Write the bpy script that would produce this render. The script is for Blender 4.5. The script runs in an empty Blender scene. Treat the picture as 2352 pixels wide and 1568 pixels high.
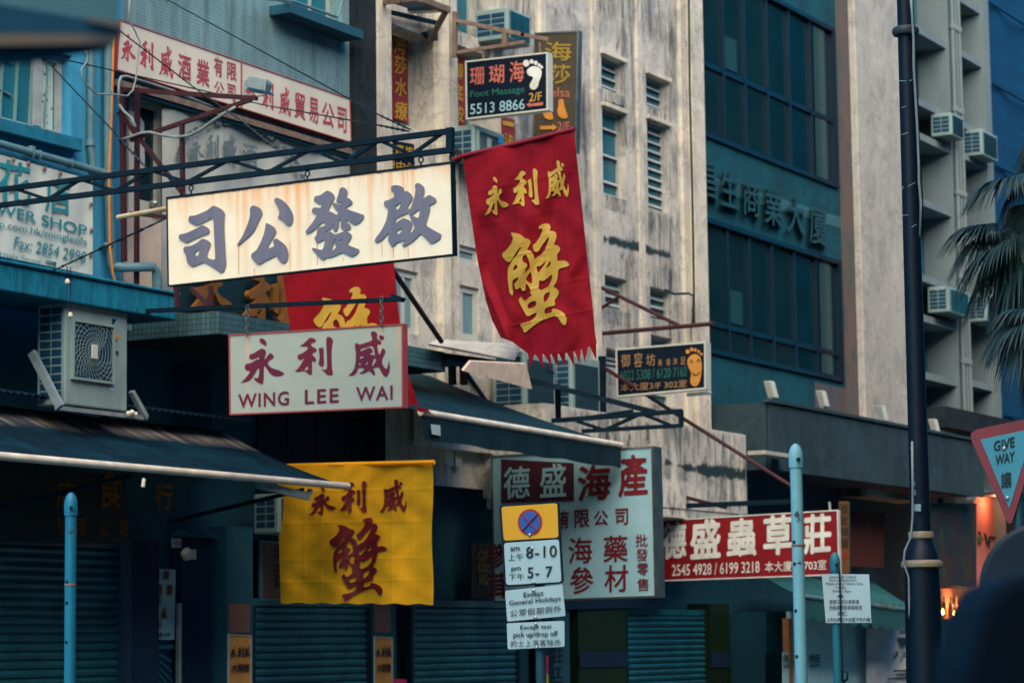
import bpy, bmesh, math, random
from mathutils import Vector, Matrix
R = math.radians
random.seed(7)
SC = bpy.context.scene
COL = SC.collection
# ------------------------------------------------------------------ camera
# image measures below are in pixels of a 2352 x 1568 view of the photograph
CX, CY, F = 1176.0, 784.0, 6030.692829
EX = Vector((4479 - CX, 1436 - CY, F)).normalized()        # along the street
EY = Vector((-10000 - CX, 1620 - CY, F)).normalized()      # into the facades
EZ = EX.cross(EY)                                          # up
EYE = Vector((0, 0, 1.6))
cam = bpy.data.cameras.new('camera')
cam.lens = F / 2352 * 36
cam.sensor_width = 36
cam.clip_start = 0.1
cam.clip_end = 2000
cam.dof.use_dof = True
cam.dof.focus_distance = 21.5
cam.dof.aperture_fstop = 3.4
co = bpy.data.objects.new('camera', cam)
COL.objects.link(co)
m = Matrix(((EX.x, -EX.y, -EX.z, EYE.x), (EY.x, -EY.y, -EY.z, EYE.y), (EZ.x, -EZ.y, -EZ.z, EYE.z), (0, 0, 0, 1)))
co.matrix_world = m
SC.camera = co
# ------------------------------------------------------------------ light
SUN_EL, SUN_AZ = R(44), R(213)      # azimuth of the place the light comes from, from +X to +Y
w = bpy.data.worlds.new('World')
SC.world = w
w.use_nodes = True
nt = w.node_tree
bg = nt.nodes['Background']
sky = nt.nodes.new('ShaderNodeTexSky')
sky.sky_type = 'NISHITA'
sky.sun_disc = False
sky.sun_elevation = SUN_EL
sky.sun_rotation = R(90) - SUN_AZ
sky.altitude = 0
sky.air_density = 1.6
sky.dust_density = 0.4
sky.ozone_density = 5.0
mu = nt.nodes.new('ShaderNodeMix')
mu.data_type = 'RGBA'
mu.blend_type = 'MULTIPLY'
mu.inputs[0].default_value = 1.0
mu.inputs[7].default_value = (0.002, 0.74, 1.08, 1)
nt.links.new(sky.outputs[0], mu.inputs[6])
nt.links.new(mu.outputs[2], bg.inputs[0])
bg.inputs[1].default_value = 0.05
sl = bpy.data.lights.new('sun', 'SUN')
sl.energy = 1.5
sl.angle = R(80)
sl.color = (1.0, 0.74, 0.40)
so = bpy.data.objects.new('sun', sl)
COL.objects.link(so)
sd = Vector((math.cos(SUN_EL) * math.cos(SUN_AZ), math.cos(SUN_EL) * math.sin(SUN_AZ), math.sin(SUN_EL)))
so.rotation_euler = sd.to_track_quat('Z', 'Y').to_euler()
so.location = (10, -20, 40)
SC.view_settings.view_transform = 'Standard'
SC.view_settings.look = 'None'
SC.view_settings.exposure = 2.62
SC.view_settings.gamma = 1.0
SC.cycles.use_denoising = True
SC.cycles.max_bounces = 6
# ------------------------------------------------------------------ geometry helpers


def ray(u, v):
    q = Vector((u - CX, v - CY, F))
    return Vector((q.dot(EX), q.dot(EY), q.dot(EZ)))


def pt(pl, u, v, lift=0.0):
    d = ray(u, v)
    if pl[0] == 'Y':
        return EYE + d * ((pl[1] - lift) / d.y)
    if pl[0] == 'X':
        return EYE + d * ((pl[1] - lift) / d.x)
    return EYE + d * ((pl[1] - lift) / d.length)


def z(c, r):
    x0 = (0, 1000, 2000, 3046)[c] / 1.741497
    y0 = (0, 680, 1360, 2031)[r] / 1.741497
    return lambda x, y: (x0 + x * 0.256347, y0 + y * 0.256347)


Z00, Z10, Z20, Z30 = z(0, 0), z(1, 0), z(2, 0), z(3, 0)
Z01, Z11, Z21, Z31 = z(0, 1), z(1, 1), z(2, 1), z(3, 1)
Z02, Z12, Z22, Z32 = z(0, 2), z(1, 2), z(2, 2), z(3, 2)
Z03, Z13, Z23, Z33 = z(0, 3), z(1, 3), z(2, 3), z(3, 3)


class MB:
    def __init__(s):
        s.v, s.f, s.uv = [], [], {}

    def add(s, pts, faces, uvs=None):
        n = len(s.v)
        s.v += [Vector(p) for p in pts]
        for i, f in enumerate(faces):
            if uvs and uvs[i]:
                s.uv[len(s.f)] = uvs[i]
            s.f.append([n + k for k in f])
        return s

    def quad(s, a, b, c, d):
        return s.add([a, b, c, d], [(0, 1, 2, 3)], [[(0, 1), (1, 1), (1, 0), (0, 0)]])

    def slab(s, a, b, c, d, vec):           # a b c d = TL TR BR BL of the front, vec pushes back
        vec = Vector(vec)
        p = [Vector(q) for q in (a, b, c, d)]
        p += [q + vec for q in p]
        u = [(0, 1), (1, 1), (1, 0), (0, 0)]
        return s.add(p, [(0, 1, 2, 3), (7, 6, 5, 4), (0, 4, 5, 1), (1, 5, 6, 2), (2, 6, 7, 3), (3, 7, 4, 0)], [u, u, None, None, None, None])

    def box(s, x0, x1, y0, y1, z0, z1):
        return s.slab((x0, y0, z1), (x1, y0, z1), (x1, y0, z0), (x0, y0, z0), (0, y1 - y0, 0))

    def prism(s, pts, vec):
        n = len(pts)
        vec = Vector(vec)
        p = [Vector(q) for q in pts] + [Vector(q) + vec for q in pts]
        f = [tuple(range(n)), tuple(range(2 * n - 1, n - 1, -1))]
        f += [(i, n + i, n + (i + 1) % n, (i + 1) % n) for i in range(n)]
        return s.add(p, f)

    def beam(s, p, q, wd=0.05, ht=None, up=(0, 0, 1)):
        p, q = Vector(p), Vector(q)
        ht = ht or wd
        d = (q - p).normalized()
        a = d.cross(Vector(up))
        if a.length < 1e-4:
            a = d.cross(Vector((1, 0, 0)))
        a.normalize()
        b = a.cross(d).normalized()
        a, b = a * wd / 2, b * ht / 2
        return s.slab(p - a + b, p + a + b, p + a - b, p - a - b, q - p)

    def tube(s, pts, r, n=8, cap=True):
        pts = [Vector(p) for p in pts]
        rs = r if isinstance(r, (list, tuple)) else [r] * len(pts)
        ring, ref = [], None
        for i, p in enumerate(pts):
            d = (pts[min(i + 1, len(pts) - 1)] - pts[max(i - 1, 0)]).normalized()
            a = (ref - d * ref.dot(d)) if ref else d.orthogonal()
            a.normalize()
            ref = a
            b = d.cross(a)
            ring.append([p + (a * math.cos(t * 2 * math.pi / n) + b * math.sin(t * 2 * math.pi / n)) * rs[i] for t in range(n)])
        f = []
        for i in range(len(pts) - 1):
            f += [(i * n + t, i * n + (t + 1) % n, (i + 1) * n + (t + 1) % n, (i + 1) * n + t) for t in range(n)]
        if cap:
            f.append(tuple(range(n - 1, -1, -1)))
            f.append(tuple((len(pts) - 1) * n + t for t in range(n)))
        return s.add([p for rr in ring for p in rr], f)

    def lathe(s, c, prof, n=24, axis=(0, 0, 1)):
        ax = Vector(axis).normalized()
        c = Vector(c)
        a = ax.orthogonal().normalized()
        b = ax.cross(a)
        pts = []
        for r, h in prof:
            pts += [c + ax * h + (a * math.cos(t * 2 * math.pi / n) + b * math.sin(t * 2 * math.pi / n)) * r for t in range(n)]
        f = []
        for i in range(len(prof) - 1):
            f += [(i * n + t, i * n + (t + 1) % n, (i + 1) * n + (t + 1) % n, (i + 1) * n + t) for t in range(n)]
        f.append(tuple(range(n - 1, -1, -1)))
        f.append(tuple((len(prof) - 1) * n + t for t in range(n)))
        return s.add(pts, f)

    def grid(s, fn, nu, nv):
        pts = [fn(i / nu, j / nv) for j in range(nv + 1) for i in range(nu + 1)]
        f, uv = [], []
        for j in range(nv):
            for i in range(nu):
                k = j * (nu + 1) + i
                f.append((k, k + 1, k + nu + 2, k + nu + 1))
                uv.append([(i / nu, 1 - j / nv), ((i + 1) / nu, 1 - j / nv), ((i + 1) / nu, 1 - (j + 1) / nv), (i / nu, 1 - (j + 1) / nv)])
        return s.add(pts, f, uv)

    def build(s, name, mat, parent=None, smooth=False, bevel=0, base=None, label=None, thick=0):
        me = bpy.data.meshes.new(name)
        if base is None:
            base = Vector((0, 0, 0))
            if parent is None and s.v:
                base = Vector(((min(p.x for p in s.v) + max(p.x for p in s.v)) / 2, (min(p.y for p in s.v) + max(p.y for p in s.v)) / 2, min(p.z for p in s.v)))
        off = base
        if parent is not None:
            off = WLOC[parent.name]
        me.from_pydata([p - off for p in s.v], [], s.f)
        if s.uv:
            ul = me.uv_layers.new(name='UVMap')
            for i, p in enumerate(me.polygons):
                if i in s.uv:
                    for k, li in enumerate(p.loop_indices):
                        ul.data[li].uv = s.uv[i][k]
        me.validate()
        if smooth:
            for p in me.polygons:
                p.use_smooth = True
            if smooth != 'all':
                try:
                    me.set_sharp_from_angle(angle=R(40))
                except Exception:
                    pass
        me.materials.append(mat)
        o = bpy.data.objects.new(name, me)
        COL.objects.link(o)
        if parent is not None:
            o.parent = parent
            WLOC[o.name] = off
        else:
            o.location = base
            WLOC[o.name] = base
        if bevel:
            b = o.modifiers.new('bevel', 'BEVEL')
            b.width = bevel
            b.segments = 2
            b.limit_method = 'ANGLE'
        if thick:
            sm = o.modifiers.new('solid', 'SOLIDIFY')
            sm.thickness = thick
            sm.offset = 0
        if label:
            o['label'] = label
        return o


WLOC = {}


def thing(name, label, cat, loc, group=None):
    o = bpy.data.objects.new(name, None)
    o.empty_display_size = 0.2
    COL.objects.link(o)
    o.location = Vector(loc)
    WLOC[o.name] = Vector(loc)
    return tag(o, label, cat, group)


def tag(o, label, cat, group=None):
    o['label'] = label
    o['category'] = cat
    if group:
        o['group'] = group
    return o


def struct(o, kind='structure'):
    o['kind'] = kind
    return o


def copy_tree(root, loc, label=None):
    r = root.copy()
    COL.objects.link(r)
    r.location = Vector(loc)
    WLOC[r.name] = Vector(loc)
    if label:
        r['label'] = label
    for ch in root.children:
        c = ch.copy()
        COL.objects.link(c)
        c.parent = r
        for g in ch.children:
            d = g.copy()
            COL.objects.link(d)
            d.parent = c
    return r


def wall_holes(mb, x0, x1, z0, z1, Y, holes, depth):
    xs = sorted({x0, x1, *[h[0] for h in holes], *[h[1] for h in holes]})
    zs = sorted({z0, z1, *[h[2] for h in holes], *[h[3] for h in holes]})
    xs = [x for x in xs if x0 <= x <= x1]
    zs = [q for q in zs if z0 <= q <= z1]
    for i in range(len(xs) - 1):
        for j in range(len(zs) - 1):
            cx, cz = (xs[i] + xs[i + 1]) / 2, (zs[j] + zs[j + 1]) / 2
            if any(h[0] < cx < h[1] and h[2] < cz < h[3] for h in holes):
                continue
            mb.quad((xs[i], Y, zs[j + 1]), (xs[i + 1], Y, zs[j + 1]), (xs[i + 1], Y, zs[j]), (xs[i], Y, zs[j]))
    for h in holes:
        a, b, c, d = h[:4]
        D = Y + (h[4] if len(h) > 4 else depth)
        mb.quad((a, Y, d), (a, D, d), (a, D, c), (a, Y, c))
        mb.quad((b, D, d), (b, Y, d), (b, Y, c), (b, D, c))
        mb.quad((a, Y, d), (b, Y, d), (b, D, d), (a, D, d))
        mb.quad((a, D, c), (b, D, c), (b, Y, c), (a, Y, c))
    return mb


def hole(Y, tl, br):
    a, b = pt(('Y', Y), *tl), pt(('Y', Y), *br)
    return (a.x, b.x, b.z, a.z)
# ------------------------------------------------------------------ lettering


_font_cache = {}


def font_glyph(body, off=0.0, space=1.0, ext=0.0):
    k = (body, off, space, ext)
    if k not in _font_cache:
        c = bpy.data.curves.new('lettering', 'FONT')
        c.body = body
        c.extrude = ext
        c.space_character = space
        c.resolution_u = 3
        o = bpy.data.objects.new('lettering', c)
        COL.objects.link(o)
        bpy.context.view_layer.update()
        me = bpy.data.meshes.new_from_object(o.evaluated_get(bpy.context.evaluated_depsgraph_get()))
        vs = [(p.co.x, p.co.y, p.co.z) for p in me.vertices]
        fs = [tuple(p.vertices) for p in me.polygons]
        off = min(off * .42, .030)
        if off > 0:                         # heavier strokes: the same outline again in a ring around it
            b0, f0 = list(vs), list(fs)
            for i in range(8):
                a_ = i * math.pi / 4
                n_ = len(vs)
                vs += [(x + off * math.cos(a_), y + off * math.sin(a_), q + .0003 * (i + 1)) for x, y, q in b0]
                fs += [tuple(n_ + j for j in f_) for f_ in f0]
        bpy.data.objects.remove(o)
        bpy.data.curves.remove(c)
        bpy.data.meshes.remove(me)
        x0, x1 = min(p[0] for p in vs), max(p[0] for p in vs)
        y0, y1 = min(p[1] for p in vs), max(p[1] for p in vs)
        vs = [((x - x0) / max(x1 - x0, 1e-6), (y1 - y) / max(y1 - y0, 1e-6), q) for x, y, q in vs]
        _font_cache[k] = (vs, fs)
    return _font_cache[k]


def chaikin(p, it=2):
    for _ in range(it):
        q = []
        for i in range(len(p)):
            a, b = p[i], p[(i + 1) % len(p)]
            q += [(a[0] * .75 + b[0] * .25, a[1] * .75 + b[1] * .25), (a[0] * .25 + b[0] * .75, a[1] * .25 + b[1] * .75)]
        p = q
    return p


def curve_fill(loops, ext=0.0, smooth=2):
    c = bpy.data.curves.new('lettering', 'CURVE')
    c.dimensions = '2D'
    c.fill_mode = 'BOTH'
    c.extrude = ext
    for lp in loops:
        lp = chaikin(lp, smooth)
        s = c.splines.new('POLY')
        s.points.add(len(lp) - 1)
        for i, p in enumerate(lp):
            s.points[i].co = (p[0] / 1000, p[1] / 1000, 0, 1)
        s.use_cyclic_u = True
    o = bpy.data.objects.new('lettering', c)
    COL.objects.link(o)
    bpy.context.view_layer.update()
    me = bpy.data.meshes.new_from_object(o.evaluated_get(bpy.context.evaluated_depsgraph_get()))
    vs = [(p.co.x * 1000, p.co.y * 1000, p.co.z) for p in me.vertices]
    fs = [tuple(p.vertices) for p in me.polygons]
    bpy.data.objects.remove(o)
    bpy.data.curves.remove(c)
    bpy.data.meshes.remove(me)
    return vs, fs


def norm(g):
    vs, fs = g
    x0, x1 = min(p[0] for p in vs), max(p[0] for p in vs)
    y0, y1 = min(p[1] for p in vs), max(p[1] for p in vs)
    return [((x - x0) / (x1 - x0), (y - y0) / (y1 - y0), q) for x, y, q in vs], fs


def place(mb, g, pl, TL, TR, BL, lift):
    vs, fs = g
    f = pl if callable(pl) else (lambda u, v, q: pt(pl, u, v, q))
    mb.add([f(TL[0] + (TR[0] - TL[0]) * a + (BL[0] - TL[0]) * b, TL[1] + (TR[1] - TL[1]) * a + (BL[1] - TL[1]) * b, lift + q) for a, b, q in vs], fs)


def txt(parent, body, pl, TL, TR, h, mat, off=0.0, lift=0.006, name='lettering', space=1.0, lean=0.0):
    mb = MB()
    place(mb, font_glyph(body, off, space), pl, TL, TR, (TL[0] - lean, TL[1] + h), lift)
    return mb.build(name, mat, parent)


def chars(parent, pl, items, mat, off=0.02, lift=0.006, slope=0.0, name='lettering', lean=0.0):
    for ch, x, y, wd, ht in items:
        mb = MB()
        g = GL[ch[1:]] if ch[0] == '*' else font_glyph(ch, off)
        place(mb, g, pl, (x - wd / 2 + lean * ht / 2, y - ht / 2 - slope * wd / 2), (x + wd / 2 + lean * ht / 2, y - ht / 2 + slope * wd / 2), (x - wd / 2 - lean * ht / 2, y + ht / 2 - slope * wd / 2), lift)
        mb.build('character', mat, parent)


def zi(zf, items):
    return [(c, *zf(x, y), wd * 0.256347, ht * 0.256347) for c, x, y, wd, ht in items]
# ------------------------------------------------------------------ brush-drawn characters (outlines, holes)
T_SI = [[(845,120),(880,122),(960,155),(1040,200),(1085,260),(1098,305),(1085,365),(1078,480),(1085,700),(1100,950),(1110,1200),(1122,1300),(1112,1390),(1075,1480),(1045,1512),(1000,1512),(940,1480),(870,1420),(780,1365),(700,1325),(680,1305),(620,1315),(500,1362),(425,1388),(370,1375),(320,1325),(297,1280),(290,1210),(265,1120),(230,1070),(222,1035),(235,990),(265,970),(370,962),(450,928),(530,880),(590,825),(625,808),(690,822),(760,855),(800,900),(795,930),(770,1000),(735,1080),(720,1150),(735,1210),(800,1232),(850,1248),(888,1245),(893,1150),(880,960),(870,760),(862,560),(850,400),(830,380),(800,390),(700,440),(600,495),(530,523),(490,530),(430,510),(350,455),(328,435),(333,390),(350,340),(375,328),(450,328),(520,303),(640,255),(740,205),(800,150)],
        [(460,1090),(500,1068),(558,1030),(565,1050),(555,1100),(538,1155),(515,1172),(490,1178)],
        [(625,522),(690,548),(750,585),(778,625),(778,660),(760,695),(735,707),(640,740),(520,790),(400,845),(320,888),(295,897),(255,882),(150,825),(125,790),(135,735),(155,715),(250,700),(340,670),(450,615),(570,550)]]
T_GONG = [[(390,298),(440,305),(510,335),(555,375),(573,430),(568,470),(530,545),(480,655),(430,765),(400,810),(340,880),(260,940),(180,1010),(125,1065),(105,1070),(87,1055),(95,1035),(150,955),(210,850),(265,720),(310,600),(335,500),(340,440),(332,380),(345,325)],
          [(850,148),(910,165),(990,215),(1060,285),(1120,370),(1155,440),(1173,510),(1165,600),(1140,655),(1110,682),(1080,686),(1040,675),(990,620),(930,565),(880,545),(872,525),(895,480),(907,430),(890,365),(845,280),(805,210),(803,185),(825,158)],
          [(655,632),(720,665),(790,705),(835,755),(842,800),(825,850),(780,920),(720,1020),(680,1090),(667,1128),(690,1128),(750,1103),(805,1088),(800,1050),(785,1010),(780,975),(800,950),(835,930),(870,945),(930,990),(1000,1040),(1040,1090),(1068,1160),(1078,1240),(1065,1320),(1045,1370),(1000,1408),(955,1410),(920,1385),(880,1330),(840,1265),(780,1295),(690,1340),(600,1380),(560,1415),(510,1437),(470,1425),(420,1375),(370,1315),(355,1270),(365,1235),(400,1200),(450,1170),(490,1110),(540,1010),(590,890),(620,790),(635,700),(637,650)]]
T_FAT = [[(515,155),(570,168),(620,205),(655,250),(660,290),(630,345),(585,420),(550,500),(522,575),(550,550),(590,553),(640,580),(680,612),(735,598),(700,545),(640,470),(617,430),(622,395),(645,378),(700,405),(745,425),(775,395),(800,355),(760,375),(715,388),(690,375),(688,340),(710,270),(738,200),(745,135),(770,105),(800,90),(840,97),(885,130),(905,180),(895,220),(868,272),(930,300),(980,340),(1000,380),(980,412),(920,445),(850,485),(920,515),(1000,545),(1100,575),(1170,605),(1205,610),(1222,635),(1200,690),(1140,755),(1075,798),(1020,800),(970,770),(915,735),(875,708),(872,755),(905,760),(945,795),(968,840),(955,880),(900,905),(850,917),(810,900),(770,860),(765,800),(780,740),(780,697),(738,720),(740,780),(728,850),(700,915),(668,940),(640,920),(615,865),(625,800),(632,742),(615,820),(600,870),(560,895),(490,918),(482,962),(530,935),(560,925),(600,940),(650,988),(700,978),(770,950),(840,928),(900,935),(960,970),(987,1005),(970,1050),(930,1115),(893,1180),(960,1205),(1040,1240),(1100,1258),(1130,1275),(1120,1310),(1075,1365),(1000,1405),(960,1405),(900,1375),(800,1325),(740,1358),(660,1395),(580,1420),(525,1425),(512,1418),(450,1465),(410,1460),(360,1420),(300,1350),(240,1285),(220,1255),(250,1238),(310,1255),(410,1282),(435,1260),(460,1180),(478,1080),(420,1100),(345,1147),(310,1130),(275,1075),(270,1045),(300,1020),(330,950),(335,880),(355,850),(420,838),(470,820),(490,757),(460,763),(415,757),(370,800),(300,870),(230,930),(160,965),(130,975),(105,950),(105,925),(140,880),(220,780),(290,670),(322,622),(270,590),(228,565),(220,545),(240,490),(265,473),(330,475),(385,487),(400,460),(413,415),(400,408),(350,408),(310,375),(262,345),(260,320),(275,275),(300,255),(360,250),(430,210),(480,170)],
         [(655,1068),(700,1088),(735,1103),(770,1095),(822,1068),(800,1105),(778,1132),(740,1110),(700,1105),(655,1105),(645,1130),(660,1170),(697,1220),(650,1265),(592,1318),(605,1260),(630,1170)]]
T_KAI = [[(480,165),(560,160),(640,178),(690,205),(714,250),(716,297),(760,280),(795,292),(850,340),(890,390),(893,435),(860,495),(815,560),(790,605),(797,640),(822,680),(860,610),(900,500),(930,400),(950,290),(950,230),(935,185),(945,140),(990,112),(1040,122),(1100,170),(1140,220),(1138,290),(1115,380),(1097,440),(1150,415),(1220,370),(1250,368),(1310,395),(1375,435),(1390,470),(1375,515),(1310,550),(1230,590),(1255,640),(1245,700),(1200,850),(1158,985),(1230,1040),(1340,1105),(1430,1155),(1485,1180),(1490,1200),(1470,1270),(1440,1300),(1350,1355),(1280,1378),(1245,1365),(1200,1310),(1120,1230),(1060,1170),(1010,1220),(930,1300),(850,1365),(760,1420),(710,1442),(680,1435),(668,1405),(690,1370),(730,1330),(760,1297),(690,1322),(590,1350),(540,1375),(510,1425),(475,1442),(440,1425),(400,1370),(368,1300),(390,1220),(392,1152),(340,1215),(260,1295),(180,1350),(130,1358),(92,1325),(100,1295),(150,1220),(220,1130),(290,1010),(340,890),(365,780),(375,680),(360,635),(310,605),(288,570),(290,520),(310,485),(380,475),(440,445),(512,400),(500,340),(480,295),(440,270),(435,215),(450,180)],
         [(540,852),(620,815),(720,768),(795,735),(805,760),(832,800),(838,850),(870,920),(940,1030),(905,1100),(860,1155),(830,1145),(830,1110),(865,1045),(882,970),(860,920),(800,885),(715,850),(690,850),(620,890),(560,935),(520,955),(528,910)],
         [(848,800),(900,760),(1000,680),(1050,668),(1030,760),(1012,852),(960,825),(900,808)],
         [(525,600),(590,555),(645,522),(640,570),(610,640),(565,682),(550,650)],
         [(557,1110),(620,1080),(675,1055),(665,1100),(630,1165),(582,1193),(565,1150)]]
T_CRAB = [[(640,102),(680,115),(700,150),(683,205),(720,198),(760,215),(776,260),(760,320),(733,375),(775,380),(810,400),(820,430),(800,470),(778,488),(780,540),(785,580),(830,568),(880,570),(920,600),(933,630),(910,645),(850,660),(790,678),(788,740),(780,810),(760,860),(728,900),(765,915),(795,945),(803,975),(785,1020),(742,1072),(755,1100),(752,1135),(700,1145),(620,1170),(622,1245),(670,1230),(722,1212),(710,1180),(730,1168),(790,1182),(850,1215),(890,1260),(902,1310),(890,1370),(870,1382),(840,1365),(810,1310),(775,1270),(740,1265),(640,1300),(580,1325),(500,1375),(420,1440),(380,1475),(360,1465),(340,1410),(313,1380),(325,1358),(400,1345),(470,1315),(515,1270),(528,1215),(470,1245),(410,1275),(390,1255),(350,1180),(310,1110),(295,1065),(310,1035),(335,1022),(345,1055),(375,1078),(420,1040),(470,1000),(437,975),(450,945),(430,900),(385,850),(383,930),(370,955),(340,950),(318,900),(265,945),(245,890),(245,860),(290,810),(295,770),(260,795),(220,810),(215,880),(230,990),(220,1008),(195,1000),(175,930),(160,820),(158,720),(165,660),(200,600),(225,545),(265,515),(310,440),(335,382),(290,430),(250,490),(210,560),(180,595),(130,570),(95,520),(88,490),(110,465),(160,420),(210,350),(230,285),(188,215),(250,225),(310,240),(345,265),(370,290),(410,295),(445,325),(445,355),(420,400),(398,435),(440,445),(475,480),(490,520),(502,575),(505,545),(530,525),(570,510),(625,440),(665,340),(685,275),(665,280),(620,340),(580,400),(530,475),(505,465),(480,430),(472,375),(495,370),(540,310),(580,240),(597,185),(575,165),(555,180),(545,155),(580,118)],
          [(340,520),(380,497),(400,510),(430,580),(440,660),(410,690),(370,735),(380,680),(408,640),(400,605),(350,592)],
          [(230,700),(228,660),(262,612),(285,640),(280,665)],
          [(450,705),(465,780),(468,860),(430,855),(383,810),(410,760)],
          [(520,640),(560,645),(600,610),(642,570),(620,620),(580,680),(540,735),(525,690)],
          [(635,670),(665,610),(692,570),(703,610),(685,640)],
          [(555,815),(600,830),(650,800),(718,735),(715,800),(690,860),(660,905),(575,945),(560,930),(545,915),(552,860)],
          [(605,1010),(650,975),(690,962),(685,1010),(660,1060),(612,1105)],
          [(403,1130),(430,1100),(508,1065),(525,1140),(420,1182)]]
T_YONG = [[(318,78),(360,100),(388,135),(392,185),(378,200),(340,175),(295,145),(285,115),(295,85)],
          [(318,228),(360,245),(388,285),(375,335),(355,400),(385,370),(412,330),(440,298),(475,310),(500,350),(485,385),(450,398),(418,420),(405,460),(440,500),(490,530),(560,545),(620,575),(660,605),(610,635),(550,645),(480,635),(430,590),(400,540),(352,470),(350,600),(348,720),(335,758),(300,755),(250,725),(210,690),(195,662),(230,665),(270,668),(282,590),(278,510),(250,550),(200,640),(150,700),(90,725),(20,738),(5,738),(60,690),(120,620),(155,560),(100,562),(70,530),(68,490),(90,455),(150,450),(210,415),(260,385),(280,400),(280,350),(235,380),(170,400),(140,385),(133,345),(150,315),(200,305),(265,260)]]
T_LI = [[(1045,70),(1110,95),(1120,125),(1095,145),(1040,160),(1055,205),(1090,215),(1130,245),(1125,280),(1095,292),(1070,300),(1062,330),(1100,355),(1120,395),(1115,430),(1095,432),(1058,410),(1060,500),(1060,590),(1050,622),(1020,620),(970,580),(950,560),(900,570),(840,578),(800,572),(850,530),(900,460),(950,370),(920,390),(880,408),(850,385),(843,350),(855,318),(900,312),(950,280),(1000,235),(990,205),(930,205),(870,200),(920,170),(970,130),(1010,85)],
        [(1000,480),(1000,550),(970,552),(940,542),(970,515)],
        [(1215,200),(1222,230),(1235,270),(1228,350),(1238,420),(1232,480),(1215,510),(1185,495),(1155,470),(1158,430),(1170,380),(1165,290),(1150,222),(1195,228)],
        [(1300,57),(1345,75),(1373,120),(1350,200),(1345,350),(1350,480),(1358,560),(1370,600),(1355,628),(1280,625),(1255,590),(1215,555),(1195,535),(1240,545),(1280,540),(1278,400),(1270,220),(1265,95),(1280,65)]]
T_WAI = [[(1950,-28),(2010,0),(2020,40),(2010,95),(2045,105),(2080,135),(2078,175),(2040,172),(2010,175),(2030,270),(2045,330),(2065,300),(2080,240),(2105,225),(2140,265),(2135,300),(2105,360),(2080,430),(2110,500),(2150,535),(2165,520),(2180,460),(2187,395),(2200,460),(2207,520),(2190,600),(2152,658),(2115,635),(2075,580),(2040,500),(1985,520),(1960,520),(1940,508),(1985,570),(1985,632),(1965,630),(1930,590),(1895,560),(1850,590),(1790,610),(1740,592),(1790,575),(1830,545),(1810,520),(1765,515),(1738,525),(1725,570),(1690,620),(1640,638),(1585,630),(1640,590),(1680,530),(1700,430),(1705,300),(1685,185),(1705,143),(1745,175),(1800,165),(1870,140),(1945,115),(1935,60),(1918,10)],
         [(1770,240),(1860,215),(1950,185),(1975,270),(1985,340),(1945,325),(1890,318),(1950,290),(1955,255),(1900,212),(1830,250),(1770,278)],
         [(1765,348),(1800,350),(1830,345),(1820,365),(1758,388)],
         [(1765,440),(1780,470),(1745,478),(1750,455)],
         [(1885,415),(1870,470),(1840,475),(1860,440)],
         [(1965,380),(2005,385),(1990,440),(1930,510),(1950,450)],
         [(2085,35),(2115,60),(2120,90),(2100,112),(2060,105),(2040,75),(2045,42)]]


def traced(loops, x0, y0, sc, ext=0.0, smooth=2):
    g = curve_fill([[((x0 + a / sc) / 1.741497, (y0 + b / sc) / 1.741497) for a, b in lp] for lp in loops], ext, smooth)
    return g


RAW = {'司': (T_SI, 690, 800, 5.2267), '公': (T_GONG, 930, 760, 4.823), '發': (T_FAT, 1200, 730, 4.75), '啟': (T_KAI, 1480, 710, 5.2267),
       '蟹': (T_CRAB, 1980, 860, 3.135), '永': (T_YONG, 960, 1330, 3.675), '利': (T_LI, 960, 1330, 3.675), '威': (T_WAI, 960, 1330, 3.675)}
GL = {k: norm(traced(*q)) for k, q in RAW.items()}
# ------------------------------------------------------------------ materials


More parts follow.
